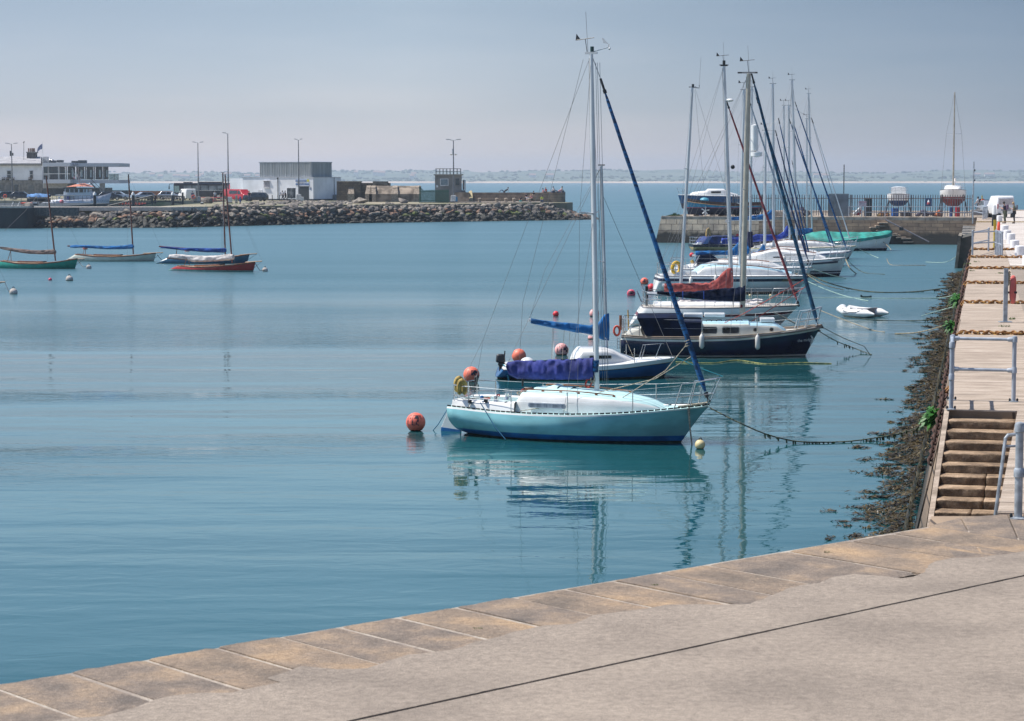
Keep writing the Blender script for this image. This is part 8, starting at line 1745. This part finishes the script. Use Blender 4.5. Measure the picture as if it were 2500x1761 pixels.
def yard_boats():
    BH = pm('deep_blue_hull', (.012, .075, .20), .3, var=.15); FB = pm('fishing_boat_blue', (.03, .24, .42), .4, var=.15); BRN = pm('boat_brown_rail', (.09, .04, .03), .6)
    b = ashore('deep blue sailing hull with white cabin, propped on the end of the harbour wall', (1815, 528-4), (1690, 528-4), [(1818, 479), (1760, 478), (1700, 477), (1655, 475)], 3.0, [(90, 90.06, 1), (90.06, 1.15, 0), (1.15, .6, 2)], [BH, WHITE, pm('dark_antifoul', (.03, .03, .05), .8)], -.0 -0.5+0)
    b.deck(WHITE); mk = lambda px, py: b.P(px, py, 0); cs = []
    for px, py, f in ((1800, 476, .5), (1780, 471, .6), (1766, 463, .6), (1728, 463, .6), (1722, 468, .6), (1692, 471, .5), (1684, 476, .3)):
        x, z = mk(px, py); cs.append((x, b.hb(x)*f, b.zs(x)-.02, z, .08))
    cs.sort(); b.cabin(cs, WHITE, 'cabin'); x0, z1 = mk(1758, 467); x1, z0 = mk(1734, 472); b.sidebox(min(x0, x1), max(x0, x1), z0, z1, lambda x, z: b.hb(x)*.6, GLASS, 'window', .02)
    MB().box(b.V(1766, 466), (.5, .5, .3)).build('blue_cover', ROYAL, b.root); b.pulpit(b.x1-1.0, b.x1-.1, .6, .2)
    for px in (1700, 1740, 1790): x, _ = mk(px, 500); MB().tube([(x, .9, 0), (x, .6, .9)], .06, 5).tube([(x, -.9, 0), (x, -.6, .9)], .06, 5).build('prop', DK, b.root)
    c = ashore('blue wooden fishing boat with brown rail and red line, standing on the pale wall', (1862, 528), (1690, 528), [(1862, 494), (1830, 494.5), (1790, 496), (1740, 493), (1700, 488), (1673, 484)], 3.2, [(90, 90.30, 1), (90.30, .86, 0), (.86, .80, 2), (.80, .15, 3)], [FB, BRN, pm('red_line', (.32, .03, .07), .5), pm('navy_bottom', (.012, .02, .05), .7)], -.1, rake=.3, full=.7)
    c.deck(pm('pale_blue_boat_deck', (.12, .34, .42), .6), drop=.12); x, _ = c.P(1720, 489); mb = MB(); mb.smooth = True; mb.sphere((x, 0, c.zs(x)+.1), .45, 10, 6, .5); mb.build('small_tender', pm('turquoise_tender', (.08, .35, .48), .5), c.root); c.rail(pm('ochre_rail', (.35, .22, .10), .6), r=.03, dz=-.3)
    for px in (1700, 1760, 1820): x, _ = c.P(px, 500); MB().box((x, 0, .1), (.5, .5, .35)).build('keel_block', pm('timber_block', (.16, .11, .07), .9), c.root)
    # two white boats seen end on
    def endon(px, Y, wpx, ydeck, ybot, label, bott, cabin, mast=None, bow=True):
        s = Y/F; pg = 440+F*3.5/Y; a = (px, 440+F*3.5/(Y+5.5)); bb = (px, pg); b = Boat('boat_on_stands', a if bow else bb, bb if bow else a, label, 'boat', z=QZ); z = D(0, ydeck, Y).z-QZ; zb = D(0, ybot, Y).z-QZ
        b.x0, b.x1 = -3.0, 3.2; b.beam = wpx*s; b.tran = .72; b.full = .5; b.sheer = [(-3.0, z), (3.2, z+.25 if bow else z)]
        b.hull([(90, 90.05, 1), (90.05, zb, 0), (zb, .75, 2)], [WHITE, BRN, bott], rake_bow=.7, rake_stern=.1, depth=-.6, rise=.1); b.deck(WHITE)
        hz = cabin*s; cs = [(-1.8, b.beam*.34, z, z+hz*.9, .1), (.4, b.beam*.34, z, z+hz, .1), (1.4, b.beam*.26, z, z+hz*.6, .08), (1.9, b.beam*.18, z, z+.08, .03)]; b.cabin(cs, WHITE, 'cabin'); b.sidebox(-.9, .2, z+hz*.35, z+hz*.8, b.beam*.33, GLASS, 'window', .02)
        for sd in (-1, 1): b.sidebox(1.42, 1.44, z+.08, z+.2, b.beam*.16*1, GLASS, 'fore_window', .2, sides=(sd,))
        b.pulpit(1.9, 3.0, .6, .15); b.pulpit(-2.95, -2.0, .7, bowend=False, name='pushpit'); MB().slab([(-.9, -.07, .1), (1.0, -.07, .1), (1.3, -.07, .95), (-1.1, -.07, .95)], (0, .14, 0)).build('keel', bott, b.root)
        mb = MB()
        for sd in (-1, 1):
            for x in (-1.6, 1.5): mb = MB(); mb.tube([(x, sd*b.beam*.55, 0), (x, sd*b.beam*.40, z-.25)], .05, 5); mb.tube([(x-.4, sd*b.beam*.55, 0), (x, sd*b.beam*.48, z*.5)], .04, 5); mb.build('stand', DK, b.root)
        if mast:
            t = D(mast[0], mast[1], Y+1).z-QZ; mb = MB(); mb.smooth = True; mb.tube([(.6, 0, z+.3), (.6, 0, t)], [.10, .06], 8); mb.build('mast', pm('worn_mast', (.36, .33, .27), .6), b.root)
            MB().tube([(.6, -.8, z+(t-z)*.58), (.6, .8, z+(t-z)*.58)], .025, 5).build('spreader', METAL, b.root); MB().tube([(.9, 0, z+.35), (-1.5, .2, z+1.3)], .12, 6).build('boom', OFFW, b.root)
            for y in (-1, 1): b.wire([(.6, 0, t), (.6, y*.8, z+(t-z)*.58), (.5, y*b.beam*.46, z)], .012, name='shroud')
        return b
    endon(2193, 232, 54, 474, 490, 'white cruiser on stands behind the fence, stern towards the harbour, no mast', pm('blue_bottom', (.02, .06, .16), .7), 16, bow=False)
    endon(2326, 230, 64, 468, 481, 'white yacht with red bottom and tall mast on stands behind the fence', pm('red_bottom', (.22, .03, .03), .7), 14, (2328, 223))
yard_boats()
def yard_gear():
    rnd = random.Random(5); items = [('fish_box', (2178, 2192), 519, (1.0, .8, .75), pm('blue_bin', (.02, .13, .45), .6), 'blue bin under the mastless cruiser', 1), ('oil_drum', (2332, 2344), 513, (.6, .6, 1.0), pm('red_drum', (.42, .02, .04), .5), 'red drum beside the red bottomed yacht', 2), ('oil_drum', (2318, 2326), 513, (.55, .55, .9), pm('blue_drum', (.03, .10, .35), .5), 'small blue drum beside the red bottomed yacht', 2), ('green_tank', (2111, 2127), 498, (1.1, 1.0, 1.75), pm('dark_green_tank', (.02, .05, .06), .6), 'dark tank behind the NOTICE board', 1),
        ('net_pile', (2146, 2172), 515, (1.5, .9, .5), pm('orange_net', (.42, .16, .10), .9, rgb2=(.5, .35, .12), scale=5), 'heap of orange and yellow floats behind the fence', 0), ('net_pile', (2240, 2280), 516, (1.9, 1.1, .7), pm('black_net', (.03, .035, .05), .9, rgb2=(.10, .10, .16), scale=4), 'dark heap of nets behind the fence', 0), ('net_pile', (1795, 1830), 515, (1.8, 1.1, .7), pm('grey_net', (.10, .10, .11), .9, rgb2=(.3, .27, .24), scale=4), 'grey gear heap beside the fishing boat', 0), ('net_pile', (1945, 1975), 510, (1.6, 1.1, .9), pm('black_net', (.03, .035, .05)), 'black tyre heap behind the masts', 0),
        ('white_skiff', (2084, 2104), 511, (1.6, .6, .25), WHITE, 'upturned white and red skiff end behind the railing', 3), ('fish_box', (1868, 1960), 521, (3.6, .8, .4), pm('pale_timber', (.40, .35, .29), .9), 'long pale timber stack on the wall', 1), ('crate', (1732, 1745), 520, (.9, .7, .5), pm('white_crate', (.5, .5, .48), .7), 'pale box under the fishing boat', 1), ('crate', (1760, 1775), 520, (.8, .7, .45), pm('dark_crate', (.05, .05, .06), .7), 'dark crate under the fishing boat', 1), ('pallet', (2200, 2225), 522, (1.2, .9, .35), pm('dark_crate', (.05, .05, .06)), 'dark pallet right of the blue bin', 1), ('lobster_pot', (2286, 2298), 513, (.7, .6, .6), pm('orange_pot', (.5, .16, .06), .8), 'orange pot left of the blue drum', 0), ('fender_pile', (1705, 1722), 521, (.9, .6, .4), pm('blue_fender', (.03, .07, .2), .6), 'dark blue shapes under the bow of the fishing boat', 0)]
    for nm, (x0, x1), py, dim, m, lab, kind in items:
        q = cpx((x0+x1)/2, 4.5 if nm != 'fish_box' or x0 > 2000 else 1.2); o = empty(nm, q.to_tuple(), lab, nm.replace('_', ' ')); w = (x1-x0)*q.y/F; w, d, h = w, dim[1], dim[2]
        if kind == 1: MB().box((0, 0, h/2), (w, d, h)).build('body', m, o, bevel=.04); MB().box((0, 0, h), (w*1.05, d*1.05, .08)).build('lid', m, o)
        elif kind == 2: mb = MB(); mb.smooth = True; mb.lathe([(w/2, 0), (w/2, h*.33), (w/2+.02, h*.35), (w/2, h*.37), (w/2, h)], (0, 0, 0), 12); mb.build('drum', m, o)
        elif kind == 3: MB().slab([(-w/2, 0, .25), (w/2, 0, 1.0), (w/2, 0, .7), (-w/2+.2, 0, .1)], (0, .6, 0)).build('hull', m, o); MB().slab([(-w/2+.2, 0, .1), (w/2, 0, .7), (w/2, 0, .3), (w*.1, 0, .08)], (0, .55, 0)).build('red_side', MATS['red_drum'], o)
        else:
            mb = MB()
            for k in range(22): c = Vector((rnd.uniform(-.5, .5)*w, rnd.uniform(-.4, .4)*d, 0)); c.z = rnd.uniform(.08, h*(1-abs(c.x)/w*1.3)); mb.sphere(c, rnd.uniform(.12, .26), 7, 5, .8)
            mb.build('heap', m, o)
    # grass tuft and propeller-like turbine at the wall end, long boat hook down the wall, slits
    q = cpx(1648, .9); o = empty('grass_clump', q.to_tuple(), 'clump of green grass at the end of the pale wall', 'plant'); mb = MB()
    for k in range(260): a = rnd.uniform(-1, 1); b0 = Vector((rnd.gauss(0, .4), rnd.uniform(-.4, .6), 0)); h = rnd.uniform(.15, .42)*max(.3, 1-abs(b0.x)); mb.face([b0+Vector((-.03, 0, 0)), b0+Vector((.03, 0, 0)), b0+Vector((a*.12, 0, h))])
    mb.build('blades', pm('wall_grass', (.07, .16, .03), .8, rgb2=(.04, .07, .02), scale=8), o)
    q = cpx(1722, .5); o = empty('white_propeller', (q.x, q.y, QZ), 'white bladed propeller standing on the pale wall', 'propeller'); mb = MB()
    for k in range(5): a = k*2*pi/5+.2; mb.slab([Vector((0, 0, .55)), Vector((.10*cos(a+.5), -.02, .55+.10*sin(a+.5))), Vector((.42*cos(a+.1), -.05, .55+.42*sin(a+.1))), Vector((.38*cos(a-.2), 0, .55+.38*sin(a-.2)))], (0, .03, 0))
    mb.tube([(0, 0, 0), (0, 0, .6)], .05, 6); mb.build('blades', WHITE, o)
    a, b_ = D(2161, 536, 204.5), D(2268, 591, 203.5); o = empty('wall_spar', ((a+b_)/2).to_tuple(), 'long grey spar slanting down the harbour wall', 'spar'); m = (a+b_)/2; MB().tube([a-m, b_-m], .06, 6).build('spar', pm('grey_spar', (.24, .22, .24), .7), o); MB().box(D(2200, 559, 204)-m, (.35, .3, .3)).build('bracket', DK, o)
    for k, (px, py) in enumerate(((2178, 571), (2186, 575), (2199, 580), (2211, 583), (2216, 591), (2155, 545), (2148, 552), (2135, 556), (2150, 563))):
        Y = cpx(px, -.3).y; p = D(px, py, Y); o = empty('wall_step', p.to_tuple(), 'worn stone step sticking out of the harbour wall', 'step', 'stone steps built into the harbour wall'); MB().box((0, 0, 0), (.9, .9, .12)).build('tread', pm('pale_step', (.34, .27, .21), .9), o, bevel=.03)
    q = cpx(2383, .3)
yard_gear()
# van and car at the pier head
def van():
    o = vehicle(2443.5, 206, 4.4, [(0, .35), (0, 1.0), (.12, 1.92), (.4, 2.05), (3.2, 2.0), (3.9, 1.3), (4.4, 1.1), (4.4, .35)], 1.75, WHP, 'white van parked at the pier head, rear doors towards the camera', 'parked_van', 'van', pi/2, wheels=(.7, 3.6), glass=[])
    MB().box((-2.2, 0, 1.5), (.06, 1.35, .55), ry=-.1).build('rear_window', pm('rear_glass_grey', (.42, .40, .42), .2), o); MB().box((-2.22, 0, .75), (.05, .9, .25)).build('number_plate_recess', pm('grey_recess', (.3, .3, .32), .6), o)
    for y in (-.76, .76): MB().box((-2.2, y, 1.05), (.08, .10, .42)).build('rear_lamp', pm('red_lamp', (.45, .02, .02), .3), o)
    for y in (-.62, .62): MB().box((-2.1, y, .2), (.5, .24, .42)).build('mud_flap', BLACK, o)
    c = vehicle(2417.5, 222, 4.0, CARP, 1.7, SIL, 'silver car half hidden behind the white van', 'parked_car', 'car', -pi/2, wheels=(.8, 3.2), glass=CGL); MB().box((-.1, 0, 1.22), (.5, 1.2, .4), ry=.5).build('windscreen', GLASS, c)
van()
# ================================================================ people
SKIN = pm('skin', (.50, .30, .22), .6, var=.05)
def skinmesh(name, verts, edges, radii, mat, parent, sub=1, root=0):
    me = bpy.data.meshes.new(name); me.from_pydata([tuple(v) for v in verts], edges, []); me.materials.append(mat); o = bpy.data.objects.new(name, me); C.objects.link(o); o.parent = parent
    if not me.skin_vertices:
        bpy.context.view_layer.objects.active = o
    m = o.modifiers.new('skin', 'SKIN'); m.use_smooth_shade = True
    if me.skin_vertices:
        for v, r in zip(me.skin_vertices[0].data, radii): v.radius = (r, r) if not isinstance(r, tuple) else r; v.use_root = False
        me.skin_vertices[0].data[root].use_root = True
    s = o.modifiers.new('sub', 'SUBSURF'); s.levels = sub; s.render_levels = sub; return o
def person(loc, rz, pose, top, legs, hair, label, group=None, bag=None, H=1.72, skirt=None):
    o = empty('person', tuple(loc), label, 'person', group, rz); V_ = lambda *a: Vector(a); sc = H/1.72
    if pose == 'sit': pz = .12; kn, an, toe = [V_(.42, y*.11, pz+.12) for y in (-1, 1)], [V_(.50, y*.12, pz-.28) for y in (-1, 1)], [V_(.68, y*.12, pz-.32) for y in (-1, 1)]; lean = .10
    elif pose == 'lie': pz = .12; kn, an, toe = [V_(.40, y*.10, .42) for y in (-1, 1)], [V_(.72, y*.10, .08) for y in (-1, 1)], [V_(.86, y*.10, .14) for y in (-1, 1)]; lean = -.42
    elif pose == 'walk': pz = .93; kn, an, toe = [V_(.22, -.1, .50), V_(-.08, .1, .50)], [V_(.30, -.09, .09), V_(-.36, .09, .16)], [V_(.48, -.09, .06), V_(-.22, .09, .04)]; lean = .05
    else: pz = .94; kn, an, toe = [V_(.02, y*.10, .50) for y in (-1, 1)], [V_(-.02, y*.11, .09) for y in (-1, 1)], [V_(.14, y*.13, .03) for y in (-1, 1)]; lean = .02
    hp = [V_(0, -.10, pz-.02), V_(0, .10, pz-.02)]; pe = V_(0, 0, pz+.03); L = 1.0 if pose != 'lie' else .75
    wa = pe+V_(lean*.5, 0, .17*L); ch = pe+V_(lean*1.2, 0, .38*L); ne = pe+V_(lean*1.5, 0, .52*L); he = ne+V_(.03+(.06 if pose in ('phone', 'sit') else 0), 0, .14); tp = he+V_(.0, 0, .10)
    sh = [ch+V_(0, y*.18, .08*L) for y in (-1, 1)]
    if pose == 'phone': el = [s+V_(.10, 0, -.27) for s in sh]; ha = [V_(.38, y*.05, e.z+.14) for e, y in zip(el, (-1, 1))]
    elif pose == 'sit': el = [s+V_(.12, 0, -.24) for s in sh]; ha = [V_(.38, y*.14, pz+.2) for y in (-1, 1)]
    elif pose == 'lie': el = [s+V_(-.16, y*.04, -.20) for s, y in zip(sh, (-1, 1))]; ha = [V_(e.x+.06, e.y, .05) for e in el]
    elif pose == 'walk': el = [sh[0]+V_(-.14, -.03, -.24), sh[1]+V_(.10, .03, -.25)]; ha = [el[0]+V_(-.02, 0, -.24), el[1]+V_(.18, 0, -.17)]
    else: el = [s+V_(-.02, y*.04, -.27) for s, y in zip(sh, (-1, 1))]; ha = [e+V_(.06, 0, -.24) for e in el]
    vs = [pe, wa, ch, ne, he, tp]; ed = [(0, 1), (1, 2), (2, 3), (3, 4), (4, 5)]; r = [.12, .11, .125, .05, .085, .07]
    vs.append(he+V_(.085, 0, -.01)); ed.append((4, 6)); r.append(.02)
    for k, y in enumerate((-1, 1)):
        i = len(vs); vs += [sh[k], el[k], ha[k]]; ed += [(2, i), (i, i+1), (i+1, i+2)]; r += [.055, .040, .028]
        d = (ha[k]-el[k]).normalized(); side = V_(0, -y, 0); pm_ = len(vs); vs.append(ha[k]+d*.05); ed.append((i+2, pm_)); r.append(.026)
        for q in range(4): j = len(vs); b0 = ha[k]+d*.09+side*(.024*(q-1.5)); cz = V_(.012, 0, -.012); vs += [b0, b0+d*(.035-.004*abs(q-1.5))+cz]; ed += [(pm_, j), (j, j+1)]; r += [.009, .007]
        j = len(vs); vs += [ha[k]+d*.035+side*.045, ha[k]+d*.075+side*.055]; ed += [(pm_, j), (j, j+1)]; r += [.010, .008]
    for k in (0, 1): i = len(vs); vs += [hp[k], kn[k], an[k], toe[k]]; ed += [(0, i), (i, i+1), (i+1, i+2), (i+2, i+3)]; r += [.085, .058, .038, .035]
    sk = lambda v: [p*sc for p in v]
    skinmesh('body', sk(vs), ed, r, SKIN, o)
    tv = [pe, wa, ch, ch+V_(0, 0, .09*L)]; te = [(0, 1), (1, 2), (2, 3)]; tr = [.145, .135, .155, .10]
    for k in (0, 1): i = len(tv); tv += [sh[k], sh[k].lerp(el[k], .75)]; te += [(2, i), (i, i+1)]; tr += [.075, .060]
    skinmesh('shirt', sk(tv), te, tr, top, o)
    lv = [pe-V_(0, 0, .02)]; le = []; lr = [.14]
    for k in (0, 1): i = len(lv); lv += [hp[k], kn[k], an[k]+V_(0, 0, .05)]; le += [(0, i), (i, i+1), (i+1, i+2)]; lr += [.105, .075, .058]
    skinmesh('trousers', sk(lv), le, lr, legs, o)
    mb = MB(); mb.smooth = True; mb.sphere((he+V_(-.02, 0, .055))*sc, .105, 10, 8, 1.05); mb.build('hair', hair, o)
    for k in (0, 1): mb = MB(); mb.smooth = True; mb.tube([(an[k]+V_(-.04, 0, -.04))*sc, (toe[k]+V_(.03, 0, 0))*sc], [.05, .042], 8); mb.build('shoe', BLACK if k or legs is not SKIN else BLACK, o)
    if bag: mb = MB(); mb.smooth = True; mb.box((ch+V_(-.22, 0, -.02))*sc, (.16, .28, .42)); mb.build('backpack', bag, o, bevel=.05)
    if pose == 'phone': MB().box(((ha[0]+ha[1])/2+V_(.05, 0, .06))*sc, (.02, .15, .08)).build('phone', BLACK, o)
    return o
cl = lambda n, c: pm('cloth_'+n, c, .9, var=.15, scale=6)
HD, HB = pm('hair_dark', (.03, .022, .018), .7), pm('hair_fair', (.40, .27, .14), .7)
BK_, NV_, JN, OL, WT, RD_, PK, TL, HV, GY = cl('black', (.02, .02, .025)), cl('navy', (.02, .025, .06)), cl('denim', (.06, .09, .17)), cl('olive', (.13, .14, .09)), cl('white', (.62, .62, .66)), cl('red', (.45, .05, .07)), cl('pink', (.55, .26, .28)), cl('teal', (.05, .32, .32)), cl('hi_vis', (.45, .62, .05)), cl('grey', (.16, .16, .18))
def at(px, py, z=QZ, dz=0): g = G(px, py, z); g.z += dz; return g
person(at(2453, 546), 2.6, 'phone', NV_, OL, HD, 'man in a dark T-shirt and olive trousers holding up a phone on the pier', bag=pm('purple_bag', (.15, .09, .15), .8))
person(at(2476, 546), 2.9, 'phone', OL, BK_, HB, 'fair haired woman in a khaki top and black leggings on the pier', bag=GY, H=1.68)
person(at(2389, 521), 2.5, 'walk', WT, GY, HD, 'person in a white shirt with an orange strapped black backpack by the far railing', bag=BK_)
W_ = 'visitors sitting on the stepped sea wall'
for px, py, Y, pose, rz, t, l, h, lab in ((1231, 470, 347.8, 'lie', pi, BK_, JN, HD, 'person lying back alone on top of the long wall'), (1303, 481, 345.6, 'sit', -1.6, BK_, BK_, HD, 'person in black seated halfway up the steps'), (1328, 474.5, 345.8, 'sit', -2.6, PK, NV_, HD, 'person in pink seated near the wall top, left of the one in red'), (1334, 472, 346, 'sit', -2.2, RD_, NV_, HB, 'person in red seated near the wall top'), (1353, 470, 344.5, 'sit', -2.4, WT, JN, HD, 'person in white on the round wall end'), (1362, 470.5, 344.5, 'lie', pi, PK, JN, HB, 'person lying on the round wall end'), (1370, 470, 345, 'sit', .6, WT, JN, HD, 'person in white and jeans at the far edge of the round wall end'),
        (1272, 493, 341, 'sit', -1.8, BK_, TL, HD, 'person in black with a turquoise bag at the foot of the steps'), (1284, 486, 343.5, 'sit', -1.2, NV_, BK_, HD, 'person in navy above the group at the steps'), (1288, 492, 341.5, 'sit', -1.6, WT, GY, HD, 'person in white low on the steps'), (1298, 489, 342.5, 'sit', -2.0, PK, BK_, HB, 'person in pink low on the steps'), (1324, 492, 340.5, 'sit', -1.8, HV, JN, HD, 'person in a bright yellow green vest at the foot of the wall')):
    p = D(px, py, Y); person(p, rz, pose, t, l, h, lab, W_)
for px, Y, pose, rz, t, l, h, lab in ((691, 358, 'walk', pi, WT, BK_, HD, 'walking person in white passing the shop window'), (697.5, 360, 'walk', pi, BK_, BK_, HD, 'walking person in black passing the shop window'), (608.5, 352, 'stand', -1.3, BK_, JN, HB, 'person in dark top and jeans beside the dark hatchback'), (525, 352, 'stand', -1.5, WT, NV_, HD, 'person in pale top standing by the red railing'), (540, 354, 'stand', -1.2, BK_, GY, HD, 'person in black standing behind the red railing'), (379, 323.5, 'stand', -.4, BK_, NV_, HD, 'person in black standing on the gangway'), (470, 350, 'stand', -1.4, JN, JN, HD, 'person in blue beside the brown cabinet')):
    p = D(px, 490, Y); z = QZ if px != 379 else QZ-.15; person((p.x, Y, z), rz, pose, t, l, h, lab)
# ------------------------------------------------------------------ haze
def haze():
    m = bpy.data.materials.new('haze_air'); m.use_nodes = True; n = m.node_tree.nodes; l = m.node_tree.links
    for q in list(n): n.remove(q)
    out = n.new('ShaderNodeOutputMaterial'); v = n.new('ShaderNodeVolumePrincipled')
    v.inputs['Color'].default_value = (.70, .84, 1.0, 1); v.inputs['Density'].default_value = HAZE_D; v.inputs['Anisotropy'].default_value = .2
    l.new(v.outputs[0], out.inputs['Volume'])
    o = MB().box((0, 2795, 26), (3300, 5700, 58)).build('haze', m); o['kind'] = 'stuff'; o['label'] = 'thin summer haze over the harbour and the bay'
HAZE_D = .00018
haze()
